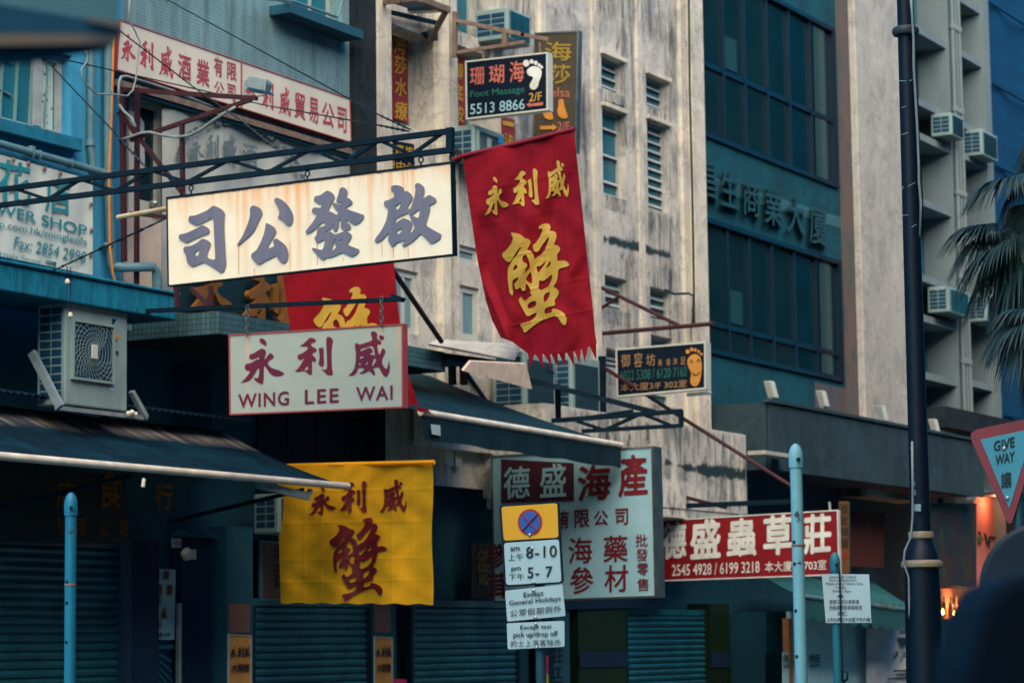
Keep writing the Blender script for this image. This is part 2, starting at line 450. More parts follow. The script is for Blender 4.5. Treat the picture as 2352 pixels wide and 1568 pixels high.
class NT:
    def __init__(s, name):
        s.m = bpy.data.materials.new(name)
        s.m.use_nodes = True
        s.n = s.m.node_tree.nodes
        s.l = s.m.node_tree.links
        s.b = s.n['Principled BSDF']
        s.tc = s.n.new('ShaderNodeTexCoord')

    def lk(s, a, b):
        s.l.new(a, b)

    def co(s, which='Object', scale=(1, 1, 1)):
        mp = s.n.new('ShaderNodeMapping')
        mp.inputs['Scale'].default_value = scale
        s.lk(s.tc.outputs[which], mp.inputs['Vector'])
        return mp.outputs[0]

    def noise(s, vec, scale, detail=6, rough=.6, dist=0.0):
        t = s.n.new('ShaderNodeTexNoise')
        t.inputs['Scale'].default_value = scale
        t.inputs['Detail'].default_value = detail
        t.inputs['Roughness'].default_value = rough
        t.inputs['Distortion'].default_value = dist
        s.lk(vec, t.inputs['Vector'])
        return t.outputs[0]

    def ramp(s, fac, stops, interp='LINEAR'):
        r = s.n.new('ShaderNodeValToRGB')
        e = r.color_ramp
        e.interpolation = interp
        while len(e.elements) < len(stops):
            e.elements.new(0.5)
        for k, (p, c) in zip(e.elements, stops):
            k.position = p
            k.color = c if isinstance(c, tuple) and len(c) == 4 else ((*c, 1) if isinstance(c, tuple) else (c, c, c, 1))
        s.lk(fac, r.inputs[0])
        return r.outputs[0]

    def mix(s, fac, a, b, mode='MIX'):
        x = s.n.new('ShaderNodeMix')
        x.data_type = 'RGBA'
        x.blend_type = mode
        for sock, val in ((x.inputs[0], fac), (x.inputs[6], a), (x.inputs[7], b)):
            if hasattr(val, 'links'):
                s.lk(val, sock)
            else:
                sock.default_value = val if not isinstance(val, tuple) else ((*val, 1) if len(val) == 3 else val)
        return x.outputs[2]

    def math(s, op, a, b=0.0):
        x = s.n.new('ShaderNodeMath')
        x.operation = op
        for sock, val in ((x.inputs[0], a), (x.inputs[1], b)):
            if hasattr(val, 'links'):
                s.lk(val, sock)
            else:
                sock.default_value = val
        return x.outputs[0]

    def sep(s, vec):
        x = s.n.new('ShaderNodeSeparateXYZ')
        s.lk(vec, x.inputs[0])
        return x.outputs

    def bump(s, h, strength=.3, dist=.01):
        x = s.n.new('ShaderNodeBump')
        x.inputs['Strength'].default_value = strength
        x.inputs['Distance'].default_value = dist
        s.lk(h, x.inputs['Height'])
        s.lk(x.outputs[0], s.b.inputs['Normal'])

    def done(s, col, rough=.7, spec=.3, metal=0.0):
        if hasattr(col, 'links'):
            s.lk(col, s.b.inputs['Base Color'])
        else:
            s.b.inputs['Base Color'].default_value = (*col, 1)
        if hasattr(rough, 'links'):
            s.lk(rough, s.b.inputs['Roughness'])
        else:
            s.b.inputs['Roughness'].default_value = rough
        s.b.inputs['Specular IOR Level'].default_value = spec
        s.b.inputs['Metallic'].default_value = metal
        return s.m


def M(name, c1, c2=None, scale=6, st=(1, 1, 1), rough=.7, spec=.3, metal=0.0, lo=.4, hi=.62, bump=0.0, fleck=None, fl=(.68, .74), flscale=9):
    t = NT(name)
    if c2 is None:
        c2 = tuple(x * .78 for x in c1)
    v = t.co('Object', st)
    n = t.noise(v, scale)
    col = t.ramp(n, [(lo, c1), (hi, c2)])
    if fleck:
        n2 = t.noise(t.co('Object', st), flscale, 8, .7)
        col = t.mix(t.ramp(n2, [(fl[0], 0.0), (fl[1], 1.0)]), col, fleck)
    if bump:
        t.bump(n, bump)
    return t.done(col, rough, spec, metal)


def stained(name, base, alt, grey, mould, amount=.5, mould_t=(.6, .72)):
    t = NT(name)
    o = t.co()
    a = t.noise(o, .7, 5)
    col = t.ramp(a, [(.38, base), (.62, alt)])
    st = t.noise(t.co('Object', (1.5, 1.5, .62)), 1.9, 12, .74, .9)
    patch = t.noise(o, .8, 6)
    fac = t.math('MULTIPLY', t.ramp(st, [(.42, 0.0), (.60, 1.0)]), t.ramp(patch, [(.43, .06), (.58, 1.0)]))
    col = t.mix(t.math('MULTIPLY', fac, amount), col, grey)
    mb = t.noise(t.co('Object', (2.4, 2.4, 1.0)), 1.5, 12, .78, .5)
    mp = t.noise(t.co('Object', (.35, .35, .7)), 1.0, 4)
    mf = t.math('MULTIPLY', t.ramp(mb, [(mould_t[0], 0.0), (mould_t[1], 1.0)]), t.ramp(mp, [(.42, 0.05), (.6, 1.0)]))
    col = t.mix(mf, col, mould)
    pn = t.noise(o, 1.15, 9, .66, .6)
    col = t.mix(t.math('MULTIPLY', t.ramp(pn, [(.555, 0.0), (.572, 1.0)]), .42), col, tuple(q * .62 for q in alt))
    pn2 = t.noise(t.co('Object', (1, 1, 1.4)), .9, 9, .7, .4)
    col = t.mix(t.math('MULTIPLY', t.ramp(pn2, [(.57, 0.0), (.585, 1.0)]), .5), col, tuple(min(.8, q * 1.12) for q in base))
    sp = t.ramp(t.noise(t.co('Object', (1, 1, .6)), 6.5, 12, .8), [(.53, 0.0), (.62, 1.0)])
    col = t.mix(t.math('MULTIPLY', sp, .38), col, grey)
    warm = t.ramp(t.noise(o, 1.7, 7, .7), [(.55, 0.0), (.68, 1.0)])
    col = t.mix(t.math('MULTIPLY', warm, .35), col, tuple(q * w_ for q, w_ in zip(base, (1.05, .86, .74))))
    ck = t.noise(t.co('Object', (1, 1, .8)), 1.1, 10, .62)
    line = t.ramp(t.math('ABSOLUTE', t.math('SUBTRACT', ck, .5)), [(0.0, 1.0), (.006, 0.0)])
    col = t.mix(t.math('MULTIPLY', line, .55), col, (.03, .04, .045))
    fine = t.noise(o, 24, 4)
    col = t.mix(.25, col, t.ramp(fine, [(.3, .55), (.7, 1.0)]), 'MULTIPLY')
    t.bump(t.math('ADD', t.noise(o, 14, 6), pn), .3, .015)
    return t.done(col, .88, .2)


def tiles(name, c1, c2, mortar, w_, h_, sizes=.004, streak=(.03, .04, .04)):
    t = NT(name)
    s3 = t.sep(t.co())
    cb = t.n.new('ShaderNodeCombineXYZ')
    t.lk(t.math('ADD', s3[0], s3[1]), cb.inputs[0])
    t.lk(s3[2], cb.inputs[1])
    br = t.n.new('ShaderNodeTexBrick')
    br.offset = 0
    br.inputs['Scale'].default_value = 1
    br.inputs['Brick Width'].default_value = w_
    br.inputs['Row Height'].default_value = h_
    br.inputs['Mortar Size'].default_value = sizes
    br.inputs['Color1'].default_value = (*c1, 1)
    br.inputs['Color2'].default_value = (*c2, 1)
    br.inputs['Mortar'].default_value = (*mortar, 1)
    t.lk(cb.outputs[0], br.inputs['Vector'])
    st = t.noise(t.co('Object', (4, 4, .35)), 1.2, 8, .65)
    col = t.mix(t.math('MULTIPLY', t.ramp(st, [(.45, 0.0), (.7, 1.0)]), .65), br.outputs[0], streak)
    blot = t.noise(t.co(), .8, 5)
    col = t.mix(.5, col, t.ramp(blot, [(.3, .6), (.65, 1.15)]), 'MULTIPLY')
    return t.done(col, .6, .3)


def rust_board(name, base, stops, top=.25, drip=(.70, .28, .07), dark=(.10, .05, .03), off=0.0):
    """sign face with rust runs from the top edge: stops = (u, strength, half width)"""
    t = NT(name)
    uv = t.sep(t.co('UV'))
    wob = t.noise(t.co('UV', (3, 1.2, 1)), 3, 4)
    uu = t.math('ADD', uv[0], t.math('MULTIPLY', t.math('SUBTRACT', wob, .5), .006))
    fac = None
    for half in (sorted(stops)[0::2], sorted(stops)[1::2]):
        pts = [(0.0, 0.0)]
        for u, s_, hw in half:
            pts += [(max(u - hw, .001), 0.0), (u, s_), (min(u + hw, .999), 0.0)]
        pts.append((1.0, 0.0))
        r_ = t.ramp(uu, pts)
        fac = r_ if fac is None else t.math('MAXIMUM', fac, r_)
    fine = t.noise(t.co('UV', (60, .6, 1)), 1.6, 6, .65)
    down = t.ramp(uv[1], [(0.0, .3), (.45, .5), (1.0, 1.0)])
    f = t.math('MULTIPLY', t.math('MULTIPLY', fac, down), t.ramp(fine, [(.3, .55), (.55, 1.0)]))
    topf = t.math('MULTIPLY', t.ramp(uv[1], [(1 - top, 0.0), (.97, .75), (1.0, 1.0)]), t.ramp(t.noise(t.co('UV', (9, .5, 1)), 1.6, 6), [(.30, 0.15), (.5, 1.0)]))
    pale = t.ramp(t.noise(t.co('UV', (3, 2, 1)), 1.5, 4), [(.35, base), (.7, tuple(x * .9 for x in base))])
    col = t.mix(t.math('MINIMUM', f, 1.0), pale, drip)
    streaks = t.ramp(t.noise(t.co('UV', (26, .25, 1)), 1.4, 8, .7), [(.44, .15), (.62, 1.0)])
    col = t.mix(t.math('MULTIPLY', t.math('MULTIPLY', topf, .95), streaks), col, drip)
    edge = t.ramp(t.math('ADD', uv[1], t.math('MULTIPLY', t.noise(t.co('UV', (14, .2, 1)), 1.5, 8, .7), .045)), [(.990, 0.0), (1.0, 1.0)])
    col = t.mix(edge, col, dark)
    return t.done(col, .45, .35)


def glass(name, col, rough=.06):
    t = NT(name)
    n = t.noise(t.co('Object', (.35, .35, .35)), 1.0, 3)
    t.bump(n, .05, .03)
    return t.done(col, rough, .42)


def emit(name, col, s_):
    t = NT(name)
    t.b.inputs['Emission Color'].default_value = (*col, 1)
    t.b.inputs['Emission Strength'].default_value = s_
    return t.done(col, .6)


def cloth(name, c1, c2, trans=.25):
    t = NT(name)
    n = t.noise(t.co('Object', (1, 1, 1)), 2.2, 5)
    col = t.ramp(n, [(.35, c1), (.65, c2)])
    wv = t.noise(t.co(), 240, 2)
    cre = t.noise(t.co('Object', (1, 1, 1)), 3.2, 6, .55, .8)
    t.bump(t.math('ADD', t.math('MULTIPLY', wv, .03), cre), .32, .05)
    m_ = t.done(col, .8, .15)
    tr = t.n.new('ShaderNodeBsdfTranslucent')
    t.lk(col, tr.inputs[0])
    mx = t.n.new('ShaderNodeMixShader')
    mx.inputs[0].default_value = trans
    t.lk(t.b.outputs[0], mx.inputs[1])
    t.lk(tr.outputs[0], mx.inputs[2])
    t.lk(mx.outputs[0], t.n['Material Output'].inputs[0])
    return m_


def canvas(name, c1, c2, faded=None, fade0=.74, fade1=.92):
    t = NT(name)
    uv = t.co('UV', (42, 1.4, 1))
    n = t.noise(uv, 1.0, 7, .65)
    big = t.noise(t.co('UV', (3, 3, 1)), 1.0, 4)
    col = t.ramp(t.math('MULTIPLY', n, t.math('ADD', big, .5)), [(.42, c1), (.66, c2)])
    if faded:
        s3 = t.sep(t.co('UV'))
        band = t.ramp(s3[1], [(fade0 - .12, 0.0), (fade0, 1.0), (fade1, 1.0), (fade1 + .04, 0.0)])
        stripe = t.ramp(t.noise(t.co('UV', (36, .5, 1)), 1.0, 4), [(.40, 0.0), (.55, 1.0)])
        col2 = t.mix(stripe, faded[0], faded[1])
        fx = t.math('MULTIPLY', band, t.ramp(t.noise(t.co('UV', (50, 1, 1)), 1.2, 4), [(.35, 0.1), (.65, .9)]))
        col = t.mix(fx, col, col2)
    t.bump(t.noise(t.co('UV', (60, 6, 1)), 1.0, 5), .25, .01)
    sx = t.math('FRACT', t.math('MULTIPLY', t.sep(t.co('UV'))[0], 9.0))
    seam = t.ramp(t.math('ABSOLUTE', t.math('SUBTRACT', sx, .5)), [(0.0, .35), (.012, .35), (.02, 0.0)])
    col = t.mix(seam, col, tuple(q * .4 for q in c1))
    pat = t.ramp(t.noise(t.co('UV', (5, 3, 1)), 1.6, 8, .7), [(.52, 0.0), (.7, .5)])
    col = t.mix(pat, col, tuple(min(1, q * 1.9 + .004) for q in c2))
    fl = t.noise(t.co('UV', (30, 14, 1)), 2.0, 2)
    col = t.mix(t.ramp(fl, [(.80, 0.0), (.82, 1.0)]), col, (.45, .45, .42))
    return t.done(col, .8, .12)


m_blue = M('blue painted wall', (0.04208, 0.2615, 0.4378), (0.03156, 0.2034, 0.3648), 2.5, (2, 2, .5), .8, .25, fleck=(0.02104, 0.1259, 0.231), fl=(.62, .75), flscale=3)
m_bluesill = M('bright blue sill', (0.0096, 0.1532, 0.2446), (0.0072, 0.106, 0.1747), 5, rough=.7, fleck=(0.012, 0.0589, 0.06989), fl=(.6, .7))
m_slab = M('blue concrete slab', (0.0063, 0.1734, 0.2718), (0.00378, 0.104, 0.1711), 4, (3, 3, .6), .8, .2, fleck=(0.001512, 0.03035, 0.05032), fl=(.56, .68), flscale=5)
m_pipe = M('pale grey pipe', (0.09009, 0.1836, 0.2204), (0.06237, 0.1377, 0.1708), 5, rough=.5)
m_orange = M('orange cable', (.55, .20, .04), None, 4, rough=.5)
m_tile = tiles('grey mosaic tile', (0.1805, 0.3137, 0.3494), (0.1528, 0.2732, 0.3058), (0.09027, 0.1619, 0.1856), .045, .045)
m_tile2 = tiles('dark mosaic tile', (0.05, 0.13, 0.156), (0.0375, 0.1, 0.12), (0.0175, 0.045, 0.06), .07, .07, .008)
m_black = stained('black mould concrete', (.020, .028, .036), (.008, .014, .020), (.003, .009, .014), (.26, .24, .21), .8, (.64, .76))
m_conc = stained('stained cream concrete', (.62, .565, .49), (.50, .47, .44), (.17, .19, .21), (.03, .05, .06), .85, (.55, .66))
m_parapet = stained('weathered parapet', (.74, .68, .60), (.62, .58, .52), (.16, .18, .20), (.03, .05, .06), .62, (.51, .60))
m_fin = stained('pale concrete fin', (.66, .60, .50), (.58, .53, .45), (.26, .26, .26), (.08, .10, .10), .7, (.60, .72))
m_pier = stained('cream pier', (.43, .41, .375), (.39, .365, .335), (.24, .235, .23), (.16, .16, .165), .6, (.62, .76))
m_pink = M('peeling pinkish wall', (0.11, 0.078, 0.078), (0.0715, 0.078, 0.091), 1.6, (2, 2, .5), .85, .2, fleck=(0.0385, 0.066, 0.0845), fl=(.55, .66), flscale=2.5)
m_peel = M('peeling ochre plaster', (.60, .46, .36), (.46, .38, .33), 3, rough=.9, fleck=(.22, .20, .19), fl=(.62, .72), flscale=4)
m_grnwall = stained('green grey stone cladding', (.006, .080, .115), (.006, .062, .092), (.003, .035, .055), (.03, .13, .15), .8, (.62, .74))
m_white = M('off white metal', (0.496, 0.51, 0.4675), (0.432, 0.442, 0.408), 4, rough=.45, spec=.4)
m_ac = M('air conditioner casing', (0.202, 0.2886, 0.2868), (0.1709, 0.2442, 0.245), 3, (2, 2, .6), .5, .35, fleck=(0.09716, 0.1332, 0.1315), fl=(.68, .78))
m_acdark = M('dark vent', (0.00135, 0.04032, 0.0884), (0.0009, 0.0288, 0.065), 5, rough=.6)
m_acblue = M('blue mesh guard', (0.0144, 0.064, 0.07425), (0.0096, 0.044, 0.054), 6, rough=.6)
m_black_metal = M('black steel', (0.00066, 0.0126, 0.02693), (0.00042, 0.0081, 0.01742), 6, rough=.75, spec=.12, fleck=(.07, .035, .022), fl=(.66, .76))
m_red_metal = M('red oxide steel', (0.04534, 0.008232, 0.0147), (0.0272, 0.006468, 0.01176), 5, rough=.6, fleck=(0.01511, 0.00882, 0.0126), fl=(.62, .72))
m_rust_metal = M('rusty steel', (.12, .085, .075), (.20, .13, .10), 7, rough=.75, fleck=(.04, .03, .03), fl=(.6, .7))
m_steel = M('brushed stainless steel', (.42, .47, .48), (.28, .33, .35), 3, rough=.22, metal=.9)
m_chain = M('dull chain steel', (.10, .13, .14), (.06, .08, .09), 6, rough=.5, metal=.4)
m_galv = M('galvanised steel', (.26, .31, .33), (.19, .24, .26), 6, rough=.45, metal=.3, fleck=(.18, .12, .08), fl=(.68, .76))
m_rod = M('white awning roller', (.66, .60, .52), (.50, .45, .40), 4, rough=.5, fleck=(.14, .13, .12), fl=(.66, .74), flscale=6)
m_bolt = M('zinc bolts', (.35, .38, .38), None, 8, rough=.35, metal=.7)
m_sign_rust = rust_board('rust streaked white face', (.75, .66, .52),
                         [(.07, .3, .02), (.17, .3, .02), (.258, .55, .012), (.285, .8, .018), (.335, .4, .03), (.40, .4, .03), (.435, .75, .02), (.475, 1.0, .018), (.51, .6, .014), (.725, .75, .012), (.795, .8, .012), (.838, 1.0, .006), (.85, .7, .005), (.868, .6, .012)], .30)
m_sign_wlw = rust_board('white face with two rust runs', (.34, .385, .37), [(.107, .95, .012), (.875, .95, .010), (.975, .6, .014)], .02, (.66, .36, .15), (.40, .36, .30))
m_sign_board = M('weathered cream board', (.60, .55, .47), (.52, .48, .42), 1.2, rough=.5, fleck=(.36, .33, .29), fl=(.7, .85))
m_sign_cool = M('cool white sheet', (0.252, 0.432, 0.504), (0.216, 0.378, 0.4515), 2, rough=.45)
m_letter = M('grey violet letter', (.135, .125, .175), (.105, .11, .165), 2.2, (3, 3, .4), .5, .35, fleck=(.07, .07, .09), fl=(.64, .72))
m_letter_edge = m_letter
m_maroon = M('maroon lettering', (.13, .012, .035), (.10, .012, .045), 3, rough=.5)
m_redink = M('faded red lettering', (.36, .055, .075), (.30, .045, .065), 5, rough=.6)
m_redtrim = M('red trim', (.34, .06, .07), (.27, .05, .06), 5, rough=.5)
m_redface = M('red sign sheet', (0.1984, 0.006, 0.011), (0.155, 0.005, 0.01), 2, rough=.4)
m_darkred = M('dark red panel', (.055, .012, .022), None, 2, rough=.5)
m_bloodred = M('dark red lettering', (0.126, 0.0072, 0.0132), (0.09, 0.0063, 0.012), 4, rough=.5)
m_ink = M('black lettering', (.012, .016, .020), None, 4, rough=.5)
m_whiteink = M('white lettering', (.58, .60, .58), None, 4, rough=.5)
m_greenink = M('dull green lettering', (.02, .12, .10), None, 4, rough=.5)
m_tealink = M('teal lettering', (.02, .22, .27), (.015, .17, .22), 4, rough=.5)
m_bluewhite = M('pale blue lettering', (.26, .44, .52), None, 4, rough=.5)
m_pinkink = M('salmon lettering', (.44, .12, .09), None, 4, rough=.5)
m_yellowink = M('mustard lettering', (0.46, 0.27, 0.035), (0.38, 0.22, 0.03), 4, rough=.5)
m_olive = M('olive gold lettering', (.30, .20, .03), None, 4, rough=.5)
m_orangeink = M('orange lettering', (.52, .22, .04), None, 4, rough=.5)
m_tan = M('dim tan lettering', (.30, .17, .08), None, 5, rough=.6)
m_gold = M('gilded relief lettering', (0.2338, 0.092, 0.015), (0.165, 0.06325, 0.0125), 3, rough=.45, metal=.2)
m_navy = M('black navy sign face', (0.00032, 0.00648, 0.01935), (0.000256, 0.00504, 0.01452), 3, rough=.45, spec=.2)
m_brownb = M('brown banner cloth', (.055, .045, .030), (.042, .036, .026), 3, rough=.8)
m_redboard = M('red plastic board', (.22, .022, .025), (.17, .018, .022), 2, rough=.5)
m_wood = M('old dark sign board', (0.0027, 0.02304, 0.03276), (0.0018, 0.01792, 0.02808), 3, rough=.6)
m_cloth_red = cloth('crimson cloth', (0.27, 0.0045, 0.014), (0.21, 0.0036, 0.012), .22)
m_cloth_yel = cloth('yellow cloth', (.94, .47, .020), (.86, .42, .016), .40)
m_cloth_grey = cloth('grey banner cloth', (.50, .50, .46), (.36, .40, .40), .15)
m_cloth_white = cloth('white banner cloth', (0.546, 0.54, 0.56), (0.468, 0.4725, 0.504), .15)
m_canvas = canvas('dark canvas with faded stripes', (0.00018, 0.0099, 0.02137), (0.00045, 0.0234, 0.0456), ((.10, .07, .09), (.42, .36, .30)), .80, .955)
m_canvas2 = canvas('dark green canvas', (0.00042, 0.01248, 0.0216), (0.00096, 0.0264, 0.04464))
m_valance = M('soot stained valance', (0.0024, 0.0204, 0.0304), (0.00156, 0.0132, 0.0208), 3, (3, 3, .5), .7, .25, fleck=(.09, .07, .05), fl=(.66, .74), flscale=5)
m_corr = M('corrugated iron', (.42, .40, .36), (.32, .31, .30), 4, rough=.6, fleck=(.30, .14, .07), fl=(.66, .76), flscale=6)
m_corr_rust = M('rust speckled sheet', (.50, .40, .33), (.40, .31, .26), 5, rough=.7, fleck=(.28, .09, .04), fl=(.60, .66), flscale=16)
m_corr_dark = M('dark corrugated iron', (0.002, 0.0168, 0.0374), None, 4, rough=.6)
m_shutter = M('steel roller shutter', (.010, .115, .15), (.006, .07, .10), 2.2, (.7, .7, 1.6), .45, .5, fleck=(.02, .03, .035), fl=(.56, .70), flscale=4)
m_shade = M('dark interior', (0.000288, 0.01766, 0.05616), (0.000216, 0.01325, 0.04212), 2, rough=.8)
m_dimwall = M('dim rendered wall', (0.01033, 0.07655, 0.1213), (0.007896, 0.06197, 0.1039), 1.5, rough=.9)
m_postblue = M('pale blue painted post', (0.009, 0.1518, 0.2639), (0.0072, 0.1265, 0.2273), 3, rough=.45, fleck=(.03, .045, .05), fl=(.60, .63), flscale=7)
m_postpale = M('pale grey painted post', (0.175, 0.399, 0.4637), (0.1426, 0.3491, 0.4195), 3, rough=.45, fleck=(.05, .05, .05), fl=(.60, .63), flscale=8)
m_lamp = M('black painted cast iron', (0.00012, 0.005376, 0.01742), (9.6e-05, 0.004224, 0.01346), 3, rough=.5, spec=.22)
m_goldring = M('dull gold ring', (0.21, 0.165, 0.1105), (0.154, 0.1275, 0.0935), 5, rough=.45)
m_plate = M('reflective white plate', (0.344, 0.4501, 0.4849), (0.3043, 0.4035, 0.4431), 2, rough=.4)
m_plate_y = M('yellow plate', (.62, .30, .008), (.55, .26, .008), 2, rough=.4)
m_plate_cyan = M('cool sign plate', (0.055, 0.2268, 0.3024), (0.04675, 0.2052, 0.2772), 2, rough=.4)
m_plateblue = M('blue roundel', (.03, .09, .33), None, 2, rough=.4)
m_platered = M('red roundel', (.30, .018, .025), None, 2, rough=.4)
m_gwred = M('faded sign red', (0.192, 0.028, 0.036), (0.152, 0.024, 0.0324), 3, rough=.45)
m_signback = M('dark grey sign back', (0.00027, 0.01408, 0.03162), (0.00021, 0.01162, 0.02652), 3, rough=.55)
m_fore = M('dark grey plastic', (0.00018, 0.00468, 0.01296), None, 3, rough=.8, spec=.1)
m_foregrey = M('grey painted panel', (0.0768, 0.198, 0.2444), (0.0576, 0.153, 0.1955), 2, rough=.6)
m_foredark = M('dark soffit strip', (0.0018, 0.0616, 0.12), None, 3, rough=.7)
m_foretan = M('tan trim strip', (0.168, 0.12, 0.09), (0.105, 0.104, 0.108), 2, rough=.6)
m_net = M('blue scaffold netting', (5.4e-05, 0.04284, 0.113), (4.5e-05, 0.03213, 0.08757), 1.2, (.4, .4, 5), .8, .2)
m_fwhite = M('white rendered wall', (0.153, 0.1928, 0.2091), (0.1264, 0.1641, 0.1864), 1.2, (1.5, 1.5, .5), .8, .2, fleck=(0.06653, 0.09028, 0.1046), fl=(.64, .76), flscale=3)
m_cladding = stained('grey stone canopy panel', (0.0312, 0.0616, 0.08041), (0.024, 0.0484, 0.06358), (0.012, 0.0286, 0.04114), (0.0072, 0.022, 0.02992), .7, (.54, .68))
m_glassd = glass('dark teal glass', (0.001, 0.018, 0.028))
m_glassc = M('dim blue window pane', (.012, .135, .185), (.009, .10, .145), 1.3, (1, 1, .4), .35, .4)
m_curtain = M('drawn curtain behind glass', (0.165, 0.2755, 0.3045), (0.1275, 0.2185, 0.252), 3, (8, 8, .3), .6)
m_winframe = M('grey window frame', (.34, .37, .37), (.27, .30, .31), 4, rough=.5)
m_darkframe = M('dark window frame', (0.0015, 0.0126, 0.0312), None, 4, rough=.4)
m_frond = M('palm leaf', (0.006125, 0.02898, 0.02975), (0.00385, 0.0189, 0.02275), 5, rough=.5, spec=.4)
m_frond_tip = M('yellow green palm leaf', (.05, .13, .08), (.03, .09, .065), 5, rough=.5, spec=.4)
m_bark = M('palm bark', (.06, .05, .04), None, 6, rough=.9)
m_warm = M('salmon plaster', (.62, .20, .16), (.55, .17, .13), 3, rough=.8)
m_glow = emit('lit lamp', (1.0, .45, .12), 6)
m_candle = emit('candle flame', (1.0, .45, .10), 14)
m_bulb = M('frosted bulb', (.62, .58, .50), None, 6, rough=.3)
m_wire = M('dark wire', (0.0012, 0.0084, 0.0165), None, 6, rough=.5)
m_cablew = M('pale cable', (0.2, 0.231, 0.252), None, 6, rough=.5)
m_bamboo = M('bamboo pole', (.52, .38, .20), (.60, .52, .42), 3, rough=.55)
m_poster = M('orange poster', (.42, .17, .04), (.50, .26, .07), 2.4, rough=.5, fleck=(.36, .06, .03), fl=(.62, .7), flscale=3)
m_pinkpanel = M('dull pink panel', (.15, .075, .07), (.13, .07, .065), 2, rough=.6)
m_magenta = M('magenta sticker', (.50, .02, .14), None, 3, rough=.5)
m_yelstick = M('yellow sticker', (.55, .38, .02), None, 3, rough=.5)
m_pillar = M('olive tiled pillar', (0.00756, 0.0216, 0.0084), (0.0054, 0.0168, 0.0084), 2, rough=.5)
m_tealwall = M('teal hoarding', (0.0044, 0.06, 0.09), (0.0036, 0.05, 0.078), 2, rough=.7)
m_stall = M('white stall panel', (0.4119, 0.6676, 0.7547), (0.3485, 0.5815, 0.6861), 2, rough=.7)
m_greenaw = canvas('faded green canvas', (0.016, 0.0765, 0.085), (0.026, 0.102, 0.11))
m_moss = M('mossy fringe', (.10, .10, .02), (.07, .09, .03), 9, rough=.9)
m_woodpost = M('orange timber', (.32, .13, .05), None, 5, rough=.7)
m_mural = M('painted dark mural', (.012, .02, .03), (.05, .018, .015), 1.4, rough=.7, fleck=(.03, .045, .02), fl=(.55, .6), flscale=2.2)
m_floral0 = M('floral curtain', (.34, .38, .34), (.30, .35, .33), 3, rough=.7, fleck=(.10, .13, .17), fl=(.64, .68), flscale=15)
_t = NT('floral curtain')
_v = _t.n.new('ShaderNodeTexVoronoi')
_v.inputs['Scale'].default_value = 13
_t.lk(_t.co('Object', (1, .01, 1)), _v.inputs['Vector'])
_fl = _t.ramp(_v.outputs['Distance'], [(.20, 1.0), (.30, 0.0)])
_pick = _t.ramp(_t.sep(_v.outputs['Color'])[0], [(.30, (.05, .09, .15)), (.62, (.10, .16, .20)), (.80, (.42, .25, .06))], 'CONSTANT')
m_floral = _t.done(_t.mix(_fl, (.30, .42, .42), _pick), .7)
_t = NT('drip stain')
_uv = _t.sep(_t.co('UV'))
_n = _t.ramp(_t.noise(_t.co('Object', (4.2, 4.2, .5)), 1.1, 10, .74, .5), [(.44, 0.0), (.66, 1.0)])
_a = _t.math('MULTIPLY', _n, _t.ramp(_uv[1], [(0.0, 0.0), (.55, .45), (.93, 1.0), (1.0, 0.0)]))
_e = _t.ramp(_t.math('ABSOLUTE', _t.math('SUBTRACT', _uv[0], .5)), [(.38, 1.0), (.5, 0.0)])
_t.lk(_t.math('MULTIPLY', _t.math('MULTIPLY', _a, _e), .7), _t.b.inputs['Alpha'])
m_drip = _t.done((.045, .06, .07), .9, .1)
_t = NT('black moss')
_uv = _t.sep(_t.co('UV'))
_n = _t.noise(_t.co('Object', (1, 1, 1.3)), 4.2, 12, .82)
_bell = _t.ramp(_t.math('ABSOLUTE', _t.math('SUBTRACT', _uv[1], .5)), [(0.0, 1.0), (.2, .72), (.5, .25)])
_bg = _t.ramp(_t.noise(_t.co('Object', (1, 1, 1)), .75, 3), [(.36, .55), (.6, 1.15)])
_t.lk(_t.math('MULTIPLY', _t.ramp(_t.math('MULTIPLY', _t.math('MULTIPLY', _n, _bg), _t.math('ADD', _bell, .12)), [(.34, 0.0), (.47, 1.0)]), .92), _t.b.inputs['Alpha'])
m_moss2 = _t.done((.022, .045, .055), .95, .1)
m_opp = M('warm rendered facade', (0.4032, 0.27, 0.168), (0.3264, 0.234, 0.1596), 1.2, rough=.85)
m_opp2 = M('grey rendered facade', (0.1248, 0.2223, 0.24), (0.0936, 0.1755, 0.192), 1.2, rough=.85)
m_verd = M('verdigris letter', (0.01764, 0.0576, 0.07045), (0.01323, 0.0456, 0.0569), 3, rough=.5)
m_rustrun = M('rust run', (.46, .17, .05), (.60, .34, .14), 5, (1, 1, .3), .6)
m_postdim = M('dim grey blue post', (.012, .055, .085), (.01, .045, .07), 3, rough=.5)
m_postteal = M('teal painted post', (.012, .13, .185), (.01, .11, .16), 3, rough=.5, fleck=(.03, .04, .045), fl=(.68, .72), flscale=12)
m_palepanel = M('pale stone strip', (.035, .13, .16), (.03, .11, .14), 2, rough=.6)
m_mesh = M('grey wire mesh', (.030, .042, .050), (.022, .032, .040), 30, rough=.6)
m_blind = glass('pane with blind behind', (.012, .05, .06), .2)
m_road = M('asphalt', (0.0175, 0.035, 0.0442), (0.014, 0.028, 0.03655), 4, rough=.9)
m_pave = M('concrete pavement', (0.052, 0.098, 0.1275), (0.04, 0.077, 0.102), 3, rough=.9)
m_kerb = M('granite kerb', (.30, .30, .29), None, 5, rough=.85)
# ------------------------------------------------------------------ ground
FY = 20.0
WY = ('Y', FY)
struct(MB().quad((-300, 900, -.004), (600, 900, -.004), (600, -300, -.004), (-300, -300, -.004)).build('ground', m_pave))
struct(MB().box(-60, 160, 2.5, 16.3, -.05, .0).build('road', m_road))
struct(MB().box(-60, 160, 16.45, 21, -.1, .13).build('pavement', m_pave))
struct(MB().box(-60, 160, 16.3, 16.448, -.1, .14).build('kerb', m_kerb))


